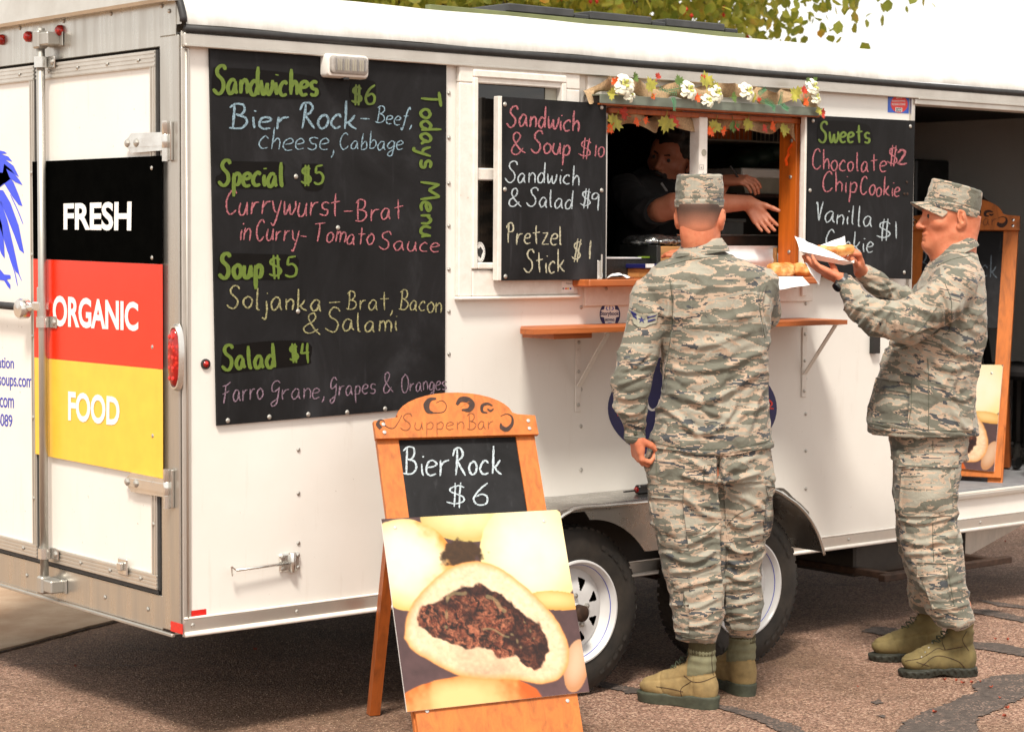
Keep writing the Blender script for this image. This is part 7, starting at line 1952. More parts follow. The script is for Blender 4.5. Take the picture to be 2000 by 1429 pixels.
    si_ = psd([(0.13, 0.57), (0.16, 0.47), (0.26, 0.43), (0.34, 0.385), (0.47, 0.365), (0.58, 0.41), (0.67, 0.48), (0.76, 0.58), (0.83, 0.68), (0.835, 0.78), (0.76, 0.86), (0.67, 0.85), (0.60, 0.78), (0.54, 0.77), (0.46, 0.715), (0.34, 0.69), (0.22, 0.665)]) + 0.075 * (f1 - 0.5) + 0.05 * (f2 - 0.5)
    m = np.clip(-si_ / 0.012, 0, 1)[..., None]; d, tn = lumps(n, 5, 1.6); d2, tn2 = lumps(n, 9, 2.0)
    iu = np.clip((np.arange(n)[None, :] + (f2 - 0.5) * 34).astype(int), 0, n - 1); iv = np.clip((np.arange(n)[:, None] + (f3 - 0.5) * 16 + (f1 - 0.5) * 20).astype(int), 0, n - 1)
    d, tn = d[iv, iu], tn[iv, iu]
    meat = (A(0.30, 0.10, 0.06) * (1 - tn[..., None]) + A(0.62, 0.30, 0.20) * tn[..., None]) * (1.30 - 1.05 * d[..., None] - 0.25 * d2[..., None]).clip(0.12, 1.3)
    dark = np.clip((f1 - 0.48) * 5 + (f2 - 0.5) * 2, 0, 0.85)[..., None]; meat = meat * (1 - dark) + A(0.06, 0.02, 0.015) * dark
    C[:] = C * (1 - m) + meat * m
    for (x0, y0, x1, y1, w) in ((0.30, 0.44, 0.27, 0.58, 0.011), (0.30, 0.44, 0.40, 0.41, 0.012), (0.47, 0.62, 0.60, 0.66, 0.008), (0.62, 0.66, 0.66, 0.72, 0.009), (0.52, 0.45, 0.60, 0.52, 0.014), (0.70, 0.60, 0.74, 0.68, 0.007)):
        ax, ay = x1 - x0, y1 - y0; t = np.clip(((U - x0) * ax + (V - y0) * ay) / (ax * ax + ay * ay), 0, 1); dd = np.hypot(U - x0 - ax * t, V - y0 - ay * t + 0.012 * np.sin(t * 5))
        g = np.clip((w - dd) / 0.004, 0, 1)[..., None]; C0_ = C.copy(); C[:] = C * (1 - g) + (A(0.52, 0.46, 0.30) * 0.5 + C0_ * 0.5) * g
    C = np.clip(C, 0, 1); return (C ** 1.4) * np.array([0.70, 0.64, 0.56])[None, None]
PRINT = food_print()
def print_material():
    m, nt, b = nodes_of('food_print', (0.5, 0.5, 0.5), 0.42, 0, 0.35)
    at = N(nt, 'ShaderNodeAttribute'); at.attribute_name = 'ink'
    nt.links.new(at.outputs['Color'], b.inputs['Base Color'])
print_material()
def printed_sheet(name, corner, parent, img, nrm, label=None):
    """corner(u, v) -> world, v down"""
    n = img.shape[0]
    P = np.array([[corner(u, v) for u in np.linspace(0, 1, n)] for v in np.linspace(0, 1, n)])
    o = MB().grid(P).build(name, MAT['food_print'], parent, label=label)
    a = o.data.color_attributes.new('ink', 'FLOAT_COLOR', 'POINT')
    a.data.foreach_set('color', np.concatenate([img.reshape(-1, 3), np.ones((n * n, 1))], 1).astype(np.float32).ravel())
    return o

# ------------------------------------------------------------------ A-frame signs
def a_sign(o, yaw, lean, W, poster_rect, label, wood='sign_wood', front_text=True, flip=1, Htop=1.15, side_leg=True):
    """o: ground point mid-width of the front panel's foot; local axes: a along the width, u up the panel, n towards the viewer"""
    a = np.array([math.cos(yaw), math.sin(yaw), 0]); nb = np.array([-math.sin(yaw), math.cos(yaw), 0])
    u = nb * math.sin(lean) + np.array([0, 0, 1]) * math.cos(lean); n = np.cross(a, u)
    o = np.array(o, float); t = thing('a_frame_sign', tuple(o), label, 'sign')
    L = lambda s, h, d=0.0: o + a * s + u * h + n * d
    def slab(nm, pts, d0, d1, m_, par=None, **k):
        return MB().prism([L(p[0], p[1], d0) for p in pts], n * (d1 - d0)).build(nm, MAT[m_], par or t, **k)
    w = W / 2; sw = 0.072; T = 0.020; zT = Htop - 0.062
    slab('stile', [(-w, 0.0), (-w + sw, 0.0), (-w + sw, zT), (-w, zT)], -T, 0, wood); slab('stile', [(w - sw * 0.9, 0.0), (w, 0.0), (w, zT), (w - sw * 0.9, zT)], -T, 0, wood)
    # arched head board
    R = [(-w - 0.008, zT - 0.010), (w + 0.008, zT - 0.010), (w + 0.006, Htop - 0.006), (w - 0.055, Htop)]
    R += [((w - 0.070) * math.cos(th), Htop - 0.004 + 0.085 * math.sin(th)) for th in np.linspace(0.12, math.pi - 0.12, 16)] + [(-w + 0.075, Htop), (-w - 0.008, Htop - 0.012)]
    slab('head_board', R, 0.0015, 0.020, wood)
    slab('chalk_panel', [(-w + sw - 0.01, 0.66 * Htop / 1.15), (w - sw * 0.9 + 0.01, 0.66 * Htop / 1.15), (w - sw * 0.9 + 0.01, zT - 0.005), (-w + sw - 0.01, zT - 0.005)], -0.016, -0.006, 'chalkboard_smudged')
    slab('bottom_board', [(-w + 0.004, 0.02), (w - 0.004, 0.02), (w - 0.004, 0.25), (-w + 0.004, 0.25)], 0.0012, 0.018, wood)
    # rear legs, hinged near the top
    fl = nb * math.sin(0.36) * 1.0
    for sx in ((-1, 1) if side_leg else (1,)):
        top = L(sx * (w - 0.082), zT - 0.05, -T - 0.002); bot = top + nb * 0.30; bot[2] = 0.003 + o[2]
        q = [top - a * 0.018, top + a * 0.018, bot + a * 0.018, bot - a * 0.018]
        MB().prism(q, nb * 0.042).build('rear_leg', MAT['sign_wood_dark'], t)
    lo_ = L(0, 0.3, -T) + nb * 0.28
    for sx in (-1, 1):
        for hh in (Htop - 0.025, Htop - 0.052):
            MB().disc_lathe(L(sx * (w - 0.022), hh, 0.0205), n, [(0, 0.0065), (0.003, 0.006), (0.004, 0.0)], 10).build('bolt', MAT['chrome'], t)
        for hh in (0.19, 0.06): MB().disc_lathe(L(sx * (w - 0.04), hh, 0.0182), n, [(0, 0.0065), (0.003, 0.006), (0.004, 0.0)], 10).build('bolt', MAT['chrome'], t)
    c = poster_rect
    board = MB().prism([L(*p, 0.022) for p in c], n * 0.006).build('poster_board', MAT['print_white'], t)
    printed_sheet('food_poster', lambda uu, vv: (L(*c[0]) * (1 - uu) + L(*c[1]) * uu) * (1 - vv) + (L(*c[3]) * (1 - uu) + L(*c[2]) * uu) * vv + n * 0.0288, t, PRINT, n, 'photo print of a torn bun filled with minced beef')
    for p in ((0.07, 0.045), (0.90, 0.045)):
        MB().disc_lathe(L(c[0][0] + (c[1][0] - c[0][0]) * p[0], c[0][1] - 0.03, 0.029), n, [(0, 0.006), (0.002, 0.005), (0.003, 0)], 8).build('pin', MAT['chrome'], t)
    return t, L, n, a, u
def plane_fn(L, n, d):
    p0 = L(0, 0, d)
    return lambda x, y: on_pl(x, y, p0, n)
so = np.array([0.6537, -0.7943, 0.0]); SY, SLN = -0.3487, 0.4695
SG, SL, sn, sa, su = a_sign(so, SY, SLN, 0.5361, [(-0.296, 0.805), (0.302, 0.812), (0.302, 0.212), (-0.294, 0.190)], 'wooden sandwich board with chalked price above a big photo of a filled bun')
pf = plane_fn(SL, sn, -0.0052); ph = plane_fn(SL, sn, 0.0212)
for s_, p0, p1, xh, w_, cp_ in (('Bier', (790, 926), (876, 927), 28, 5, 0.95), ('Rock', (886, 926), (980, 926), 28, 5.4, 0.95), ('$', (872, 985), (905, 985), 21, 4.6, 1), ('6', (922, 984), (952, 983), 20, 5, 1)):
    mb = MB(); write(mb, s_, p0, p1, xh, w_, pf, cap=cp_); mb.build('chalk_lettering', MAT['chalk_white'], SG)
for s_, p0, p1, xh in (('Suppen', (785, 839), (906, 838), 15), ('Bar', (914, 838), (964, 837), 15)):
    mb = MB(); write(mb, s_, p0, p1, xh, 1.9, ph, 0.2, 0.05, 1.1); mb.build('burnt_lettering', MAT['burnt_line'], SG)
def swirl(pts, ws, fn, parent, mat='burnt_dark'):
    C = catmull(pts, 6); W_ = np.interp(np.linspace(0, 1, len(C)), np.linspace(0, 1, len(ws)), ws)
    mb = MB(); t = np.gradient(C, axis=0); t /= np.linalg.norm(t, axis=1)[:, None]; nn = np.stack([-t[:, 1], t[:, 0]], 1)
    vs = []
    for p, q, w_ in zip(C, nn, W_): vs += [fn(*(p + q * w_ / 2)), fn(*(p - q * w_ / 2))]
    mb.add(vs, [(2 * i, 2 * i + 1, 2 * i + 3, 2 * i + 2) for i in range(len(C) - 1)]); mb.build('burnt_scroll', MAT[mat], parent)
def swirls(fn, parent, m=lambda x, y: (x, y)):
    M_ = lambda pts: [m(*p) for p in pts]
    swirl(M_([(744, 836), (738, 828), (742, 820), (750, 822), (754, 832), (768, 836), (778, 824), (785, 810)]), [7, 8, 3, 1.5, 1.5, 1.2, 1, 1], fn, parent)
    swirl(M_([(846, 806), (836, 802), (833, 790), (840, 780), (852, 778)]), [3, 9, 12, 8, 3], fn, parent); swirl(M_([(846, 806), (866, 804), (872, 792), (864, 782), (852, 786)]), [2, 1.5, 1.2, 1.2, 1], fn, parent)
    swirl(M_([(892, 790), (900, 780), (914, 781), (922, 790), (916, 800), (902, 800)]), [5, 10, 12, 11, 9, 3], fn, parent); swirl(M_([(918, 784), (908, 788), (900, 795)]), [2, 2, 1], fn, parent, 'sign_wood')
    swirl(M_([(962, 792), (952, 788), (942, 792), (942, 803), (952, 806)]), [2, 5, 6, 5, 2], fn, parent); swirl(M_([(952, 798), (958, 802), (964, 798)]), [2, 4, 2], fn, parent)
    swirl(M_([(978, 812), (990, 808), (1000, 814), (1000, 828), (990, 838), (980, 834), (978, 826)]), [1.2, 1.5, 3, 6, 9, 8, 2], fn, parent)
swirls(ph, SG)

# second sign standing just inside the doorway
Y2 = math.radians(-62); rf = on_y(1958, 945, 0.12); rf[2] = 0.531
o2 = rf - np.array([math.cos(Y2), math.sin(Y2), 0]) * 0.25
o2[1] = max(o2[1], 0.30); o2[0] = rf[0] - 0.12
S2G, L2_, n2, a2_, u2_ = a_sign(o2, Y2, math.radians(15), 0.50, [(-0.25, 0.52), (0.225, 0.53), (0.215, 0.045), (-0.25, 0.065)], 'second wooden sandwich board with chalk lettering inside the open doorway', Htop=1.23)
pf2 = plane_fn(L2_, n2, -0.0052); ph2 = plane_fn(L2_, n2, 0.0212)
def rel2(s, h, d=0.0): return to_px(L2_(s, h, d))
pa = rel2(-0.17, 0.93); pb = rel2(0.16, 0.93); pm = rel2(0.0, 0.93)
for s_, s0, s1, h_, xh in (('Bier', -0.19, -0.03, 0.95, 22), ('Rock', 0.0, 0.17, 0.945, 22), ('$', -0.06, 0.0, 0.82, 18), ('6', 0.03, 0.09, 0.82, 18)):
    mb = MB(); write(mb, s_, tuple(rel2(s0, h_)), tuple(rel2(s1, h_)), xh, 3.4, pf2); mb.build('chalk_lettering', MAT['chalk_grey'], S2G)
for s_, s0, s1 in (('Suppen', -0.19, 0.02), ('Bar', 0.05, 0.15)):
    mb = MB(); write(mb, s_, tuple(rel2(s0, 1.185)), tuple(rel2(s1, 1.185)), 13, 2.0, ph2, 0.2, 0.05, 1.0); mb.build('burnt_lettering', MAT['burnt_line'], S2G)
A_ = np.array([733.0, 820.0]); 
def m2(x, y):
    s = (x - 883) / 303 * 0.50; h = 1.185 + (838 - y) / 1000 * 1.35
    p = rel2(s, h); return (float(p[0]), float(p[1]))
swirls(ph2, S2G, m2)

# ------------------------------------------------------------------ things in the doorway
t = thing('fire_extinguisher', tuple(on_y(2030, 930, 0.16) * [1, 1, 0] + [0, 0, 0.531]), 'red fire extinguisher standing on the trailer floor at the doorway', 'fire extinguisher')
ex = np.array(t.location); MB().disc_lathe(ex, (0, 0, 1), [(0, 0.0), (0, 0.055), (0.01, 0.058), (0.25, 0.058), (0.29, 0.045), (0.31, 0.02), (0.33, 0.02)], 24).build('cylinder', MAT['extinguisher_red'], t, autosmooth=40)
MB().box(ex + [-0.02, -0.02, 0.33], ex + [0.02, 0.02, 0.37], 0.004).box(ex + [-0.10, -0.012, 0.36], ex + [0.02, 0.012, 0.372], 0.003).build('valve', MAT['black_gloss'], t); MB().disc_lathe(ex, (0, 0, 1), [(0.27, 0.057), (0.30, 0.044), (0.31, 0.03)], 20).build('neck_band', MAT['bin_grey'], t)
c = on_y(1940, 330, 0.75)
t = thing('office_chair', (c[0], 0.75, 0.531), 'black glossy high-backed chair standing behind the doorway sign', 'chair')
B_ = np.array([c[0], 0.75, 0.531]); sh = []
for v in np.linspace(0, 1, 14):
    row = []
    for uu in np.linspace(-1, 1, 13):
        h = 0.70 + 0.62 * v; wd = 0.22 * (1 - 0.10 * v) * (1 - 0.35 * max(0, v - 0.82) / 0.18 * abs(uu) ** 3)
        row.append(B_ + np.array([uu * wd, 0.05 * uu * uu + 0.10 * v + (0.05 if v > 0.95 else 0), h - (0.05 * abs(uu) ** 4 if v > 0.9 else 0)]))
    sh.append(row)
sh = np.array(sh); bk = sh + np.array([0, 0.03, 0])
mb = MB().grid(sh).grid(bk); ring = [(0, j) for j in range(13)] + [(i, 12) for i in range(1, 14)] + [(13, j) for j in range(11, -1, -1)] + [(i, 0) for i in range(12, 0, -1)]
b0_ = len(mb.v); mb.v += [tuple(sh[i, j]) for i, j in ring] + [tuple(bk[i, j]) for i, j in ring]; n_ = len(ring); mb.f += [(b0_ + k, b0_ + (k + 1) % n_, b0_ + n_ + (k + 1) % n_, b0_ + n_ + k) for k in range(n_)]
mb.build('backrest', MAT['black_gloss'], t, smooth=True)
MB().box(B_ + [-0.23, -0.40, 0.42], B_ + [0.23, 0.02, 0.48], 0.02).build('seat', MAT['black_cloth'], t)
MB().tube([B_ + [0, -0.18, 0.08], B_ + [0, -0.18, 0.42]], 0.03, 10).build('column', MAT['dark_metal'], t); MB().tube([B_ + [0, 0.0, 0.44], B_ + [0, 0.06, 0.75]], 0.02, 8).build('back_bar', MAT['dark_metal'], t)
for k in range(5):
    a = 2 * math.pi * k / 5; MB().tube([B_ + [0, -0.18, 0.10], B_ + [0.24 * math.cos(a), -0.18 + 0.24 * math.sin(a), 0.06]], 0.016, 6).build('leg', MAT['dark_metal'], t); MB().disc_lathe(B_ + np.array([0.24 * math.cos(a), -0.18 + 0.24 * math.sin(a) - 0.012, 0.030]), (0, 1, 0), [(0, 0), (0, 0.028), (0.024, 0.028), (0.024, 0)], 12).build('castor', MAT['black_gloss'], t)
c = on_y(1845, 330, 1.2)
t = thing('appliance_cabinet', (c[0], 1.2, 0.531), 'tall black appliance cabinet deep inside beyond the doorway', 'cabinet')
B_ = np.array([c[0], 1.2, 0.531]); MB().box(B_ + [-0.22, 0.0, 0.0], B_ + [0.22, 0.5, 1.48], 0.01).build('case', MAT['dark_plastic'], t)
for z_ in (0.35, 0.75): MB().box(B_ + [-0.20, -0.006, z_], B_ + [0.20, -0.0005, z_ + 0.36], 0.003).build('door', MAT['black_gloss'], t); MB().tube([B_ + [-0.15, -0.03, z_ + 0.32], B_ + [0.15, -0.03, z_ + 0.32]], 0.007, 6).build('handle', MAT['dark_metal'], t)
c = on_y(1850, 262, 1.93)
t = thing('wall_poster', (c[0], 1.93, c[2]), 'dim brown wall poster with pale letters above the black cabinet', 'poster')
B_ = np.array([c[0], 1.972, c[2]]); MB().box(B_ + [-0.30, 0.0, -0.10], B_ + [0.20, 0.006, 0.06]).build('sheet', MAT['burnt_line'], t)
MB().prism([B_ + np.array([0.03 * math.cos(a) * (1.4 if k % 2 else 0.8) - 0.02, -0.002, 0.05 * math.sin(a) * (1.4 if k % 2 else 0.8)]) for k, a in enumerate(np.linspace(0, 6.28, 13)[:-1])], (0, 0.0015, 0)).build('emblem', MAT['flag_gold'], t)
MB().box(B_ + [-0.27, -0.002, -0.07], B_ + [-0.20, -0.0005, 0.05]).build('letter_column', MAT['cream_plastic'], t)
# partition between kitchen and doorway bay, kitchen counter and shelves (fixed to the trailer)
P2('partition', MB().box((3.18, 1.0, 0.61), (3.21, YW - 0.045, 2.19)), 'interior_wall')
kx0, kx1 = 0.9, 3.14
P2('kitchen_counter', MB().box((kx0, 0.255, 0.61), (kx1, 0.275, LEDGE - 0.035)), 'tray_brown')
P2('kitchen_counter_top', MB().box((kx0, 0.0505, LEDGE - 0.034), (kx1, 0.34, LEDGE - 0.003 - 0.026), 0.003), 'granite_black')
P2('back_counter', MB().box((0.9, 1.55, 0.61), (3.14, YW - 0.045, 1.42), 0.004), 'tray_brown')
def wire_shelf():
    z_ = on_y(1300, 268, 1.55)[2]; x0_ = on_y(1185, 260, 1.55)[0] - 0.3; x1_ = on_y(1530, 260, 1.55)[0] + 0.2
    s = P2('wire_shelf', MB().tube([(x0_, 1.55, z_), (x1_, 1.55, z_)], 0.005, 6).tube([(x0_, 1.55, z_ + 0.075), (x1_, 1.55, z_ + 0.075)], 0.005, 6), 'wire_shelf', kind='stuff')
    mb = MB()
    for x in np.arange(x0_, x1_, 0.030): mb.tube([(x, 1.55, z_), (x, 1.55, z_ + 0.075)], 0.0022, 4); mb.tube([(x, 1.55, z_), (x, YW - 0.05, z_)], 0.0022, 4)
    P2('shelf_wires', mb, 'wire_shelf', s, kind='stuff')
    for i, (w, h_, m_) in enumerate(((0.30, 0.16, 'burnt_line'), (0.22, 0.20, 'dark_plastic'), (0.34, 0.14, 'jamb_wood'), (0.26, 0.18, 'dark_plastic'), (0.3, 0.12, 'burnt_line'))):
        x = x0_ + 0.15 + i * 0.42
        b = thing('storage_box', (x, 1.75, z_ + 0.005), ('low rust red carton at the start of the wire shelf', 'small black carton second along the wire shelf', 'wide flat orange carton in the middle of the wire shelf', 'tall black carton fourth along the wire shelf', 'flat rust red carton at the far end of the wire shelf')[i], 'box', 'boxes on the wire shelf')
        MB().box((x, 1.62, z_ + 0.005), (x + w, 1.9, z_ + h_), 0.004).build('carton', MAT[m_], b); MB().box((x - 0.002, 1.618, z_ + h_ - 0.03), (x + w + 0.002, 1.902, z_ + h_ + 0.002), 0.003).build('lid', MAT[m_], b)
wire_shelf()
# pale storage tubs on the back counter
c0 = on_y(1452, 360, 1.45); c1 = on_y(1545, 328, 1.45)
t = thing('storage_tub', (c1[0], 1.6, c0[2]), 'pale plastic storage tub with white lid seen behind the gesturing hands', 'storage tub')
zb_ = on_y(1500, 378, 1.45)[2]; zt_ = on_y(1500, 330, 1.45)[2]; x0_ = on_y(1448, 350, 1.45)[0]; x1_ = x0_ + 0.62
MB().prism([(x0_ + 0.03, 1.45, zb_), (x1_ - 0.03, 1.45, zb_), (x1_ - 0.01, 1.45, zt_ - 0.045), (x0_, 1.45, zt_ - 0.045)], (0, 0.38, 0)).build('tub', MAT['cream_plastic'], t)
MB().box((x0_ - 0.012, 1.435, zt_ - 0.044), (x1_ + 0.012, 1.85, zt_), 0.006).build('lid', MAT['paper_boat'], t); MB().box((x0_ + 0.28, 1.425, zt_ - 0.06), (x0_ + 0.30, 1.434, zt_ + 0.004)).build('lid_clip', MAT['black_gloss'], t)
P2('tub_shelf', MB().box((x0_ - 0.05, 1.43, zb_ - 0.02), (x1_ + 0.1, YW - 0.045, zb_ - 0.002)), 'burnt_dark')
t = thing('net_bag', ((x0_ + x1_) / 2, 1.6, zt_), 'dark green net bag of produce heaped on the pale tub', 'bag')
C_ = Clay((x0_ - 0.05, 1.42, zt_ - 0.02), (x1_ + 0.05, 1.90, zt_ + 0.22), 0.012)
for k in range(9): C_.ell((x0_ + 0.18 + 0.05 * k, 1.62 + 0.05 * (k % 2), zt_ + 0.04 + 0.012 * min(k, 5)), (0.07, 0.09, 0.05), 0.02)
C_.d = np.maximum(C_.d, (zt_ + 0.001 - (C_.lo[2] + C_.h * np.arange(C_.n[2])))[None, None, :].astype(np.float32))
C_.mesh('net', 'mesh_green', t).location = tuple(-np.array(t.location))
# front counter goods
def item(name, loc, label, cat, group=None): return thing(name, tuple(loc), label, cat, group)
LZ = LEDGE + 0.0006; KZ = LEDGE - 0.0286
p = on_y(1428, 447, 0.30)
t = item('plastic_bin', (p[0], 0.30, 1.46), 'translucent grey plastic bin behind the shoulder of the soldier', 'bin')
zb_ = LEDGE + 0.09; zt_ = on_y(1428, 428, 0.45)[2]; x_ = on_y(1432, 440, 0.45)[0]
MB().box((x_ - 0.09, 0.42, zb_), (x_ + 0.035, 0.60, zt_), 0.006).build('bin_body', MAT['bin_grey'], t); MB().box((x_ - 0.096, 0.414, zt_ - 0.012), (x_ + 0.041, 0.606, zt_ + 0.002), 0.003).build('bin_rim', MAT['bin_grey'], t)
P2('warming_stand', MB().box((x_ - 0.2, 0.36, KZ + 0.0), (3.0, 0.75, zb_ - 0.0006), 0.004), 'tray_brown')
z1_ = on_y(1470, 458, 0.20)[2]; z0_ = on_y(1470, 480, 0.20)[2]; xa_ = on_y(1410, 470, 0.20)[0]; xb_ = on_y(1531, 470, 0.20)[0] + 0.1
t = item('warming_tray', ((xa_ + xb_) / 2, 0.25, z0_), 'long dark brown warming tray with a thin steel edge across the window', 'tray')
MB().box((xa_ - 0.25, 0.20, z0_ - 0.03), (xb_, 0.34, z1_ - 0.004), 0.004).build('tray_body', MAT['tray_brown'], t); MB().tube([(xa_ - 0.25, 0.197, z1_ - 0.003), (xb_, 0.197, z1_ - 0.003)], 0.003, 6).build('tray_edge', MAT['chrome'], t)
t = item('paper_towel_stack', on_y(1470, 515, 0.12), 'thick folded white paper towels propped in the serving window', 'paper towels')
a_ = on_y(1412, 480, 0.12); b_ = on_y(1520, 516, 0.12); 
G_ = np.array([[(x, 0.118 + 0.010 * math.sin(9 * v) + 0.002 * vnoise(np.array([[x * 40, v * 9, 1.0]]), 1.0)[0], LZ + (a_[2] - LZ) * v) for x in np.linspace(a_[0], b_[0], 26)] for v in np.linspace(0, 1, 14)])
MB().grid(G_).grid(G_ + np.array([0, 0.028, 0])).add([tuple(G_[-1, j]) for j in range(26)] + [tuple(G_[-1, j] + [0, 0.028, 0]) for j in range(26)], [(j, j + 1, 27 + j, 26 + j) for j in range(25)]).add([tuple(G_[i, 25]) for i in range(14)] + [tuple(G_[i, 25] + [0, 0.028, 0]) for i in range(14)], [(i, i + 1, 15 + i, 14 + i) for i in range(13)]).build('towel_fold', MAT['paper_white'], t, smooth=True)
t = item('pine_crate', on_y(1300, 515, 0.10), 'small pale pine crate topped with crumpled foil on the counter', 'crate')
x0_, x1_ = on_y(1288, 500, 0.10)[0], on_y(1345, 500, 0.10)[0]; zt_ = on_y(1300, 481, 0.10)[2]
MB().box((x0_, 0.095, LZ + 0.03), (x1_, 0.108, zt_), 0.002).build('front_panel', MAT['pine'], t); MB().box((x0_ - 0.022, 0.09, LZ), (x0_ - 0.0005, 0.30, zt_ + 0.004), 0.003).build('end_panel', MAT['granite_black'], t); MB().box((x0_, 0.1085, LZ + 0.03), (x1_, 0.30, zt_ - 0.01)).build('filling', MAT['granite_black'], t)
C_ = Clay((x0_ - 0.10, 0.06, zt_ - 0.02), (x1_ + 0.02, 0.34, zt_ + 0.07), 0.006)
C_.ell(((x0_ + x1_) / 2 - 0.02, 0.20, zt_ + 0.018), (0.11, 0.11, 0.022), 0.01)
f_ = C_.mesh('foil', 'foil', None, post=lambda P, Nn: P + Nn * (0.012 * (vnoise(P, 70) - 0.4) + 0.006 * (ridged(P, (60, 60, 60)) - 0.5))[:, None]); f_.name = 'foil_tray'; tag(f_, 'crumpled aluminium foil parcel lying on the pine crate', 'foil')
t = item('clip_folder', on_y(1275, 505, 0.06), 'dark order folder with lime green pen and a tag on the counter', 'folder')
p = on_y(1268, 512, 0.03); MB().box((p[0] - 0.03, 0.0, LZ + 0.034), (p[0] + 0.18, 0.16, LZ + 0.050), 0.002).build('folder_cover', MAT['print_navy'], t); MB().tube([(p[0] - 0.005, -0.004, LZ + 0.026), (p[0] + 0.12, -0.004, LZ + 0.026)], 0.0085, 8).build('pen', MAT['lime_green'], t); MB().box((p[0] - 0.045, -0.006, LZ + 0.038), (p[0] - 0.008, 0.002, LZ + 0.052)).build('paper_tag', MAT['paper_white'], t); MB().box((p[0] - 0.02, 0.003, LZ), (p[0] + 0.16, 0.15, LZ + 0.0335), 0.002).build('wooden_tray', MAT['pine'], t)
t = item('order_pad', on_y(1235, 502, 0.12), 'thin white pad on a black slab beside the shutter board', 'note pad')
p = on_y(1187, 503, 0.12); MB().box((p[0] - 0.1, 0.12, p[2] - 0.004), (p[0] + 0.17, 0.30, p[2] + 0.001)).build('sheet', MAT['paper_white'], t); MB().box((p[0] + 0.171, 0.13, p[2] - 0.002), (p[0] + 0.26, 0.14, p[2] + 0.004)).build('green_edge', MAT['lime_green'], t); MB().box((p[0] - 0.1, 0.125, LZ), (p[0] + 0.3, 0.31, p[2] - 0.0045)).build('slab', MAT['granite_black'], t)
# crumpled napkins and pretzel loaves on the ledge
def sheetpaper(name, label, pts, z, amp, drop=0.0, mat='paper_white', grp=None):
    q = [on_y(p[0], p[1], yy) for p, yy in zip(pts, (0.03, 0.03, -0.10, -0.10))]; q = [np.array([a[0], a[1], z]) for a in q]; t = thing(name, tuple(q[3]), label, 'napkin', grp); n = 16
    P = np.array([[(q[0] * (1 - u) + q[1] * u) * (1 - v) + (q[3] * (1 - u) + q[2] * u) * v for u in np.linspace(0, 1, n)] for v in np.linspace(0, 1, n)])
    nz = vnoise(P.reshape(-1, 3) * 1.0, 38).reshape(n, n)
    P[..., 2] += amp * nz * np.sin(np.linspace(0.15, 3.0, n))[None, :] + 0.001
    if drop:
        over = np.clip((-0.116 - P[..., 1]), 0, None); P[..., 2] -= over * drop; P[..., 1] += over * 0.5
    MB().grid(P).build('sheet', MAT[mat], t, smooth=True); return t
sheetpaper('paper_napkin', 'crumpled white paper beside the black shutter board on the ledge', [(1186, 538), (1222, 538), (1240, 549), (1186, 549)], LZ, 0.028)
nk = [on_y(1500, 542, -0.10), on_y(1562, 541, -0.10), on_y(1575, 556, -0.128), on_y(1512, 566, -0.132)]
t = thing('paper_napkin', tuple(nk[0]), 'white paper sheet hanging over the ledge under the pretzel loaves', 'napkin')
n = 14; P = np.array([[(nk[0] * (1 - u) + nk[1] * u) * (1 - v) + (nk[3] * (1 - u) + nk[2] * u) * v for u in np.linspace(0, 1, n)] for v in np.linspace(0, 1, n)]); P[..., 1] -= 0.006 * np.sin(np.linspace(0, 9, n))[None, :] * np.linspace(0, 1, n)[:, None] + 0.016
top = P[:1] + np.array([0, 0.13, 0.0]); top[..., 2] = LZ + 0.001; P[0, :, 2] = LZ + 0.0015
MB().grid(np.concatenate([top, P], 0)).build('sheet', MAT['paper_white'], t, smooth=True)
def loaf(x, y, L_, rz, label):
    t = thing('pretzel_loaf', (x, y, LZ + 0.001), label, 'bread', 'pretzel loaves on the ledge', rz)
    C_ = Clay((-L_, -0.06, -0.005), (L_, 0.06, 0.075), 0.0045)
    C_.ell((0, 0, 0.018), (L_ * 0.92, 0.042, 0.022), 0.01)
    for k in range(3): C_.ell((L_ * (-0.5 + 0.5 * k), 0.0, 0.036), (L_ * 0.33, 0.036, 0.019), 0.008)
    for k in range(3): C_.cap((L_ * (-0.5 + 0.5 * k) - 0.02, -0.02, 0.058), (L_ * (-0.5 + 0.5 * k) + 0.02, 0.02, 0.058), 0.0035, 0.0035, 0.003, True)
    C_.mesh('crust', 'bread', t, post=lambda P, Nn: P + Nn * (0.004 * (vnoise(P, 60) - 0.5))[:, None])
p1_ = on_y(1534, 532, -0.04)
loaf(p1_[0] - 0.02, -0.035, 0.075, 0.1, 'glazed golden pretzel loaf next to the soldier on the ledge'); loaf(p1_[0] + 0.105, -0.050, 0.072, -0.12, 'glazed golden pretzel loaf by the wooden jamb on the ledge')
P2('pine_rail', MB().box((on_y(1519, 500, 0.10)[0], 0.10, LZ), (sx1 - 0.023, 0.115, on_y(1525, 484, 0.10)[2]), 0.002), 'pine', SW)

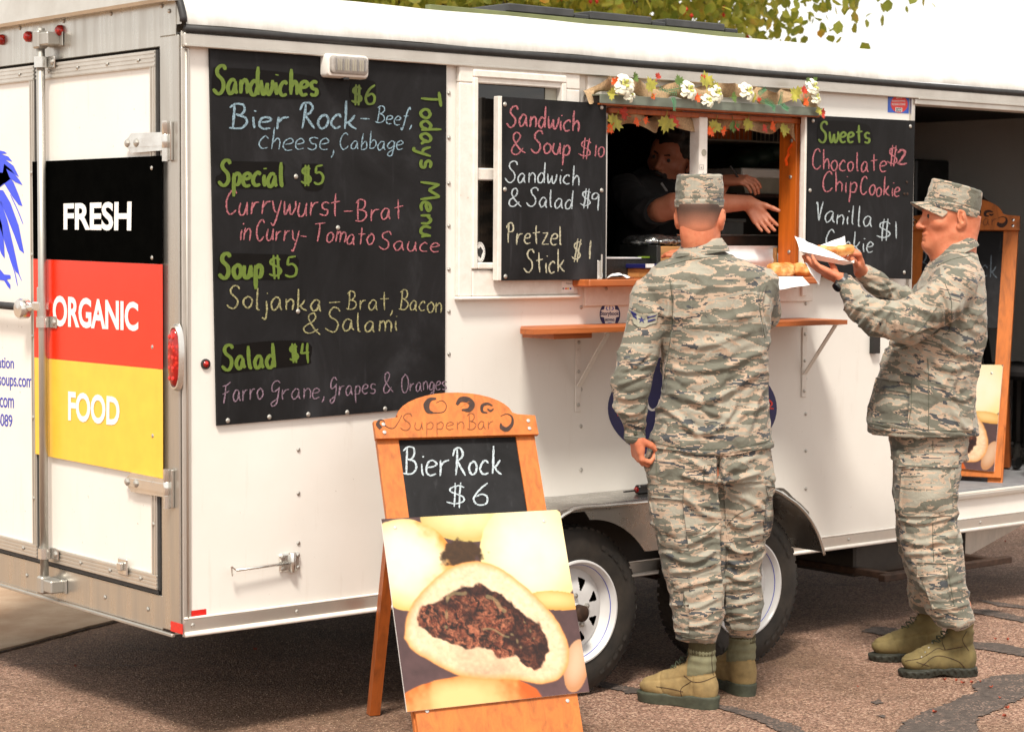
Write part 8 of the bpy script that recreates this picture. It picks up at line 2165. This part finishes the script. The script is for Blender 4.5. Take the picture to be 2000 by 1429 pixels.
# ------------------------------------------------------------------ food in the second soldier's hands
def food():
    c = S2.world(S2.P(1612, 500, -0.03)); e = S2
    def Q(px, py, v): return S2.world(S2.P(px, py, v))
    t = thing('food_tray', tuple(c), 'white paper boat lined with paper, held up by the soldier in profile', 'food tray')
    base = [Q(1578, 505, -0.09), Q(1648, 518, -0.09), Q(1654, 512, 0.06), Q(1584, 500, 0.06)]
    rim = [Q(1560, 487, -0.12), Q(1668, 512, -0.12), Q(1672, 498, 0.09), Q(1562, 474, 0.09)]
    mb = MB(); m = 7
    def edge(a, b): return [a * (1 - k / m) + b * k / m for k in range(m)]
    rb = sum([edge(base[i], base[(i + 1) % 4]) for i in range(4)], []); rr_ = sum([edge(rim[i], rim[(i + 1) % 4]) for i in range(4)], [])
    up = np.array([0, 0, 1.0]); rr_ = [p + up * 0.004 * math.sin(k * 2.4) for k, p in enumerate(rr_)]
    ro = [p + up * 0.004 for p in rr_]; K = len(rb); ce = sum(base) / 4
    mb.add(rb + rr_ + [ce], [(k, (k + 1) % K, K + (k + 1) % K, K + k) for k in range(K)] + [(k, (k + 1) % K, 2 * K) for k in range(K)])
    mb.build('paper_boat', MAT['paper_boat'], t, smooth=False)
    def leafsheet(pts, label, nm='liner_paper', bend=0.012):
        q = pts; n = 10; P = np.array([[(q[0] * (1 - u) + q[1] * u) * (1 - v) + (q[3] * (1 - u) + q[2] * u) * v for u in np.linspace(0, 1, n)] for v in np.linspace(0, 1, n)])
        P += up * (bend * np.sin(np.linspace(0, 3.1, n))[:, None, None] * np.cos(np.linspace(-1, 1, n))[None, :, None]) + 0.004 * (vnoise(P.reshape(-1, 3), 60).reshape(n, n, 1) - 0.5)
        MB().grid(P).build(nm, MAT['paper_white'], t, smooth=True)
    leafsheet([Q(1552, 462, -0.10), Q(1590, 480, -0.06), Q(1660, 512, -0.12), Q(1562, 490, -0.125)], '')
    leafsheet([Q(1597, 481, 0.05), Q(1650, 461, 0.07), Q(1652, 492, 0.05), Q(1600, 500, 0.0)], '')
    leafsheet([Q(1552, 461, -0.09), Q(1568, 466, 0.0), Q(1600, 500, 0.0), Q(1566, 492, -0.10)], '')
    leafsheet([Q(1572, 512, -0.10), Q(1606, 528, -0.10), Q(1600, 556, -0.11), Q(1582, 532, -0.11)], '', bend=0.004)
    def bun(a, b, r, label, nm='filled_bun'):
        t2 = thing(nm, tuple((a + b) / 2), label, 'bun')
        lo = np.minimum(a, b) - r - 0.02; hi = np.maximum(a, b) + r + 0.02
        C_ = Clay(lo, hi, 0.004); C_.cap(a, b, r, r * 0.92, 0.01)
        o = C_.mesh('crust', 'bread', t2, post=lambda P, Nn: P + Nn * (0.004 * (vnoise(P, 50) - 0.5))[:, None]); o.location = tuple(-np.array(t2.location))
    bun(Q(1640, 489, -0.05), Q(1660, 487, -0.05), 0.020, 'smooth golden bun end at the rim of the paper boat')
    bun(Q(1606, 489, -0.055), Q(1630, 490, -0.055), 0.018, 'toasted bread roll half lying in the paper boat')
    t3 = thing('sausage_piece', tuple(Q(1600, 489, 0.0)), 'saucy orange sausage piece between paper and roll', 'sausage')
    C_ = Clay(Q(1600, 489, 0) - 0.06, Q(1600, 489, 0) + 0.06, 0.004); C_.chain([(Q(1590, 488, -0.02), 0.011), (Q(1600, 485, -0.01), 0.012), (Q(1612, 490, -0.01), 0.011)], 0.004)
    o = C_.mesh('sausage', 'sign_wood', t3, post=lambda P, Nn: P + Nn * (0.005 * (vnoise(P, 80) - 0.5))[:, None]); o.location = tuple(-np.array(t3.location))
food()

# ------------------------------------------------------------------ flower garland over the awning
def garland():
    G = thing('flower_garland', tuple(on_y(1380, 195, -0.06)), 'burlap garland with white roses, maple leaves and sprigs over the serving window', 'garland')
    r = random.Random(5); g = lambda x, y, d=-0.09: on_y(x, y, d)
    def strip(path, w, waves, yv, nm='burlap_ribbon', mat='burlap'):
        C = catmull(path, 8); n = len(C); rows = []
        for i, (x, y) in enumerate(C):
            t = i / (n - 1); c = g(x, y, yv + 0.022 * math.sin(waves * t * 6.28)); tw = 0.9 * math.sin(waves * t * 6.28 + 1)
            row = []
            for k in np.linspace(-1, 1, 7):
                row.append(c + np.array([0, 0.030 * k * math.sin(tw * 1.2) + 0.006 * k * k, w * k * (0.75 + 0.25 * math.cos(tw)) + 0.008 * math.sin(7 * t * waves + 3 * k)]))
            rows.append(row)
        P = np.array(rows); o = MB().grid(P).build(nm, MAT[mat], G, smooth=True); return o
    strip([(1146, 190), (1165, 178), (1196, 166), (1220, 178), (1244, 172), (1290, 180), (1330, 178), (1366, 180), (1400, 180), (1440, 172), (1476, 186), (1510, 190), (1550, 186), (1585, 192), (1602, 215)], 0.026, 6, -0.055)
    strip([(1188, 226), (1215, 232), (1250, 230), (1275, 242), (1310, 232), (1358, 240)], 0.030, 2, 0.02); strip([(1382, 238), (1420, 240), (1460, 238), (1500, 244), (1545, 238), (1552, 264)], 0.032, 2, 0.02)
    strip([(1538, 240), (1550, 258), (1546, 280)], 0.03, 1, 0.05, 'ribbon_tail', 'burlap')
    def rose(x, y, R, tilt):
        R = R * 1.02; c = g(x, y, -0.10); q = thing; o = bpy.data.objects.new('rose', None); reg(o, G, tuple(WM[G].inverted() @ Vector(tuple(c))), 0)
        ax = np.array([0.25 * tilt, -1.0, 0.35]); ax /= np.linalg.norm(ax); a = np.cross(ax, [0, 0, 1]); a /= np.linalg.norm(a); b = np.cross(a, ax)
        for ring, (n, r0, r1, lift) in enumerate(((3, 0.05, 0.42, 0.55), (4, 0.15, 0.70, 0.40), (5, 0.25, 1.0, 0.15), (5, 0.3, 1.12, -0.1))):
            for k in range(n):
                th = 6.28 * (k + 0.5 * ring) / n + r.uniform(-0.2, 0.2); P = []
                for i in range(5):
                    t = i / 4; row = []
                    for j in range(5):
                        s = (j / 4 - 0.5) * (1.5 / (1 + 0.35 * ring)) * math.sin(math.pi * (0.18 + 0.62 * t)); rad = R * (r0 + (r1 - r0) * t) * (1 - 0.15 * s * s)
                        hh = R * (0.35 + (lift - 0.2) * t + 0.25 * math.sin(3 * t) - 0.22 * s * s + 0.07 * math.sin(6 * s + k))
                        row.append(c + a * rad * math.cos(th + s) + b * rad * math.sin(th + s) + ax * hh)
                    P.append(row)
                MB().grid(np.array(P)).build('petal', MAT['petal_white' if ring else 'petal_core'], o, smooth=True)
    for x, y, R, t in ((1216, 168, 0.040, -1), (1225, 184, 0.030, 0.5), (1341, 178, 0.036, 0), (1395, 184, 0.034, 0.6), (1380, 198, 0.026, -0.2), (1455, 181, 0.036, 0.5), (1584, 172, 0.034, 0.8), (1590, 192, 0.028, 0.5)): rose(x, y, R, t)
    star = [(0, 1.0), (0.16, 0.66), (0.36, 0.78), (0.34, 0.42), (0.82, 0.52), (0.70, 0.26), (1.0, 0.06), (0.60, -0.06), (0.62, -0.36), (0.24, -0.26), (0.06, -0.55)]
    star = star + [(-x, y) for x, y in star[-2:0:-1]]
    def maple(x, y, R, rot, mat, d=-0.105, fold=0.3):
        c = g(x, y, d); ca, sa = math.cos(rot), math.sin(rot); tx, ty = r.uniform(-0.5, 0.5), r.uniform(-0.4, 0.4)
        f = lambda u, v: c + np.array([(u * ca - v * sa) * R, -0.25 * R * abs(u) * fold * 3 + R * (tx * u * 0.5 + ty * v * 0.5), (u * sa + v * ca) * R])
        V = [f(0, 0.1)] + [f(u, v) for u, v in star]; n = len(star)
        MB().add(V, [(0, 1 + k, 1 + (k + 1) % n) for k in range(n)]).tube([f(0, -0.5), f(0.05, -1.0)], 0.0014, 4).build('maple_leaf', MAT[mat], G)
    for x, y, R, rot, m_ in ((1270, 170, 0.042, 0.3, 'leaf_olive'), (1284, 150, 0.018, -0.4, 'leaf_red'), (1200, 160, 0.020, 0.8, 'leaf_orange'), (1240, 152, 0.024, -0.9, 'leaf_green'), (1196, 184, 0.026, 1.4, 'leaf_olive'), (1325, 160, 0.030, 0.2, 'leaf_green'), (1378, 160, 0.044, 0.1, 'leaf_olive'), (1372, 152, 0.016, 0.3, 'leaf_red'), (1394, 174, 0.036, -0.7, 'leaf_olive'),
                             (1362, 190, 0.022, 2.0, 'leaf_orange'), (1276, 188, 0.014, 2.2, 'leaf_orange'), (1472, 192, 0.024, 1.1, 'leaf_olive'), (1482, 196, 0.013, 0.4, 'leaf_red'), (1432, 190, 0.024, -1.5, 'leaf_green'), (1555, 186, 0.040, 0.9, 'leaf_olive'), (1570, 178, 0.026, -0.2, 'leaf_red'), (1574, 198, 0.022, 2.4, 'leaf_orange'), (1578, 160, 0.022, -0.5, 'leaf_green'), (1592, 156, 0.014, 0.6, 'leaf_green'), (1606, 222, 0.024, -1.2, 'leaf_red'), (1600, 216, 0.020, 1.9, 'leaf_olive')):
        maple(x, y, R, rot, m_)
    for x, y, R, rot, m_ in ((1200, 236, 0.040, 2.6, 'leaf_olive'), (1192, 250, 0.022, 2.4, 'leaf_orange'), (1220, 222, 0.030, 1.2, 'leaf_red'), (1300, 238, 0.042, 3.0, 'leaf_olive'), (1316, 234, 0.030, 2.4, 'leaf_red'), (1244, 238, 0.018, 1.8, 'leaf_orange'), (1262, 236, 0.016, 1.2, 'leaf_orange'), (1396, 244, 0.034, 2.8, 'leaf_olive'), (1388, 256, 0.022, 2.2, 'leaf_orange'), (1414, 256, 0.020, 1.6, 'leaf_orange'), (1432, 244, 0.030, 3.3, 'leaf_green'), (1460, 240, 0.034, 2.9, 'leaf_olive'), (1440, 246, 0.020, 1.9, 'leaf_red'), (1494, 250, 0.020, 2.2, 'leaf_red'), (1530, 250, 0.036, 3.1, 'leaf_olive'), (1510, 246, 0.024, 2.1, 'leaf_orange')):
        maple(x, y, R * 1.12, rot, m_, -0.02)
    def sprig(pts, nl, ln, d=-0.105):
        C = catmull(pts, 5); W_ = [g(x, y, d - 0.006 * k / len(C)) for k, (x, y) in enumerate(C)]; mb = MB().tube(W_, 0.0014, 4)
        for k in range(nl):
            t = k / nl; i = int(t * (len(W_) - 1)); p = W_[i]; q = W_[min(i + 1, len(W_) - 1)]; dd = (q - p) / (np.linalg.norm(q - p) + 1e-9); pr = np.cross(dd, [0, 1, 0])
            for s in (-1, 1):
                e = p + dd * ln * 0.7 + pr * s * ln * (1 - 0.5 * t) + np.array([0, -0.004, 0]); w = np.cross(e - p, [0, 1, 0]); w = w / np.linalg.norm(w) * 0.0016
                mb.add([p, (p + e) / 2 + w, e, (p + e) / 2 - w], [(0, 1, 2, 3)])
        mb.build('fern_sprig', MAT['sprig_green'], G, kind='stuff')
    for pts in ([(1330, 172), (1308, 176), (1286, 176)], [(1322, 182), (1304, 180), (1288, 170)], [(1312, 190), (1316, 200), (1316, 216)], [(1484, 194), (1500, 202), (1514, 210)], [(1494, 196), (1508, 204), (1510, 216)], [(1480, 184), (1488, 178), (1494, 174)], [(1520, 206), (1524, 196), (1526, 180)], [(1526, 204), (1532, 210), (1538, 214)]):
        sprig(pts, 13, 0.014)
    # orange ribbon hanging by the jamb
    for off in (0, 10):
        C = catmull([(1552 + off, 266), (1545 + off * 1.2, 285), (1538 + off, 305 - off), (1535 + off * 0.6, 324 - 2 * off)], 6); P = []
        for i, (x, y) in enumerate(C):
            c = g(x, y, 0.03 + 0.01 * math.sin(i * 0.8) + off * 0.001); P.append([c + np.array([k, 0.004 * math.sin(i), 0]) for k in (-0.008, 0.0, 0.008)])
        MB().grid(np.array(P)).build('orange_ribbon', MAT['ribbon_orange'], G, smooth=True)
garland()

# ------------------------------------------------------------------ tree behind the trailer
def tree():
    base = CAM + (wray(860, 460) / np.linalg.norm(wray(860, 460))) * 13.2; base[2] = 0.0
    T = thing('berry_tree', tuple(base), 'leafy autumn tree with red berries rising behind the trailer roof', 'tree')
    r = np.random.default_rng(3)
    trunk = [base + [0, 0, -0.05], base + [0.05, 0.05, 0.9], base + [0.0, 0.1, 1.9]]
    MB().tube(trunk, [0.20, 0.16, 0.13], 14).build('trunk', MAT['bark'], T, smooth=True)
    cen = base + np.array([0, 0, 4.2]); tips = []
    R_ = CR[:, 0] * [1, 1, 0]; R_ /= np.linalg.norm(R_)
    for k in range(15):
        a = 6.28 * k / 15 + r.uniform(-0.2, 0.2); L_ = r.uniform(1.7, 2.5); e = base + np.array([L_ * math.cos(a), L_ * math.sin(a), r.uniform(2.75, 5.2)]); m = (trunk[2] + e) / 2 + [0, 0, 0.35]
        pts = catmull([trunk[2] - [0, 0, 0.2], m, e], 6); MB().tube(pts, list(np.linspace(0.065, 0.014, len(pts))), 7).build('limb', MAT['bark'], T, smooth=True)
        for j in range(5):
            p = pts[4 + j * (len(pts) - 5) // 5]; d = np.array([math.cos(a + r.uniform(-1.2, 1.2)), math.sin(a + r.uniform(-1.2, 1.2)), r.uniform(-0.5, 0.4)]) * r.uniform(0.4, 0.8); tips.append((p, p + d))
    mb = MB()
    for p, q in tips: mb.tube(catmull([p, (p + q) / 2 + [0, 0, 0.05], q], 3), [0.014] * 3 + [0.009] * 3 + [0.005], 5) if False else mb.tube([p, (p + q) / 2 + [0, 0, 0.05], q], [0.013, 0.009, 0.004], 5)
    mb.build('twigs', MAT['bark'], T, kind='stuff')
    # clumps of leaves through an uneven crown
    cl = []
    while len(cl) < 620:
        d = r.normal(0, 1, 3); d /= np.linalg.norm(d); rad = r.uniform(0.35, 1.0) ** 0.6
        q_ = abs(d[2]); c = cen + d * rad * np.array([2.65, 2.65, 1.75]) * (1 + 0.10 * math.sin(5 * math.atan2(d[1], d[0]) + 2)) * (1 + 0.25 * (1 - abs(2 * q_ - 1)))
        if c[2] < 2.75 + 0.12 * r.random(): c[2] = 2.78 + 0.35 * r.random()
        if c[2] > 3.5 and r.random() < 0.45: continue
        cl.append(c)
    n = 62; nl = len(cl) * n
    C = np.repeat(np.array(cl), n, 0) + r.normal(0, 1, (nl, 3)) * np.array([0.20, 0.20, 0.17])
    az = r.uniform(0, 6.28, nl); tilt = r.uniform(0.3, 1.5, nl); s = r.uniform(0.040, 0.070, nl)
    d = np.stack([np.cos(az) * np.cos(tilt), np.sin(az) * np.cos(tilt), -np.sin(tilt)], 1); ref = r.normal(0, 1, (nl, 3)); w = np.cross(d, ref); w /= np.linalg.norm(w, axis=1)[:, None]; nn = np.cross(d, w)
    prof = ((0, 0.0, 0), (0.35, 0.42, 0.06), (0.72, 0.36, 0.04), (1.0, 0, -0.06), (0.72, -0.36, 0.04), (0.35, -0.42, 0.06))
    V = np.stack([C + (d * a + w * b * 0.85 + nn * c) * s[:, None] * 1.25 for a, b, c in prof], 1).reshape(-1, 3)
    me = bpy.data.meshes.new('foliage'); V = V - base
    me.vertices.add(nl * 6); me.vertices.foreach_set('co', V.astype(np.float32).ravel())
    b6 = (np.arange(nl) * 6)[:, None]; F = np.concatenate([b6 + np.array([[0, 1, 2, 3]]), b6 + np.array([[0, 3, 4, 5]])], 1).reshape(-1)
    me.loops.add(nl * 8); me.polygons.add(nl * 2); me.loops.foreach_set('vertex_index', F.astype(np.int32)); me.polygons.foreach_set('loop_start', np.arange(0, nl * 8, 4)); me.update(); me.validate()
    finish(me, 'foliage', MAT['tree_leaf'], T, False, None, 'stuff')
    mb = MB()
    for k in range(520):
        c = cl[r.integers(len(cl))] + r.normal(0, 0.2, 3)
        for j in range(r.integers(2, 5)):
            p = c + r.normal(0, 0.022, 3); q = 0.016
            mb.add([p + [q, 0, 0], p + [0, q, 0], p + [-q, 0, 0], p + [0, -q, 0], p + [0, 0, q], p + [0, 0, -q]], [(0, 1, 4), (1, 2, 4), (2, 3, 4), (3, 0, 4), (1, 0, 5), (2, 1, 5), (3, 2, 5), (0, 3, 5)])
    mb.build('berries', MAT['berry_red'], T, smooth=True, kind='stuff')
tree()

for nm, grp in (('shutter_chalkboard', 'hinged chalkboard shutters beside the serving window'), ('a_frame_sign', 'wooden sandwich boards'), ('paper_napkin', 'white papers on the ledge')):
    for o in bpy.data.objects:
        if o.parent is None and o.name.split('.')[0] == nm: o['group'] = grp
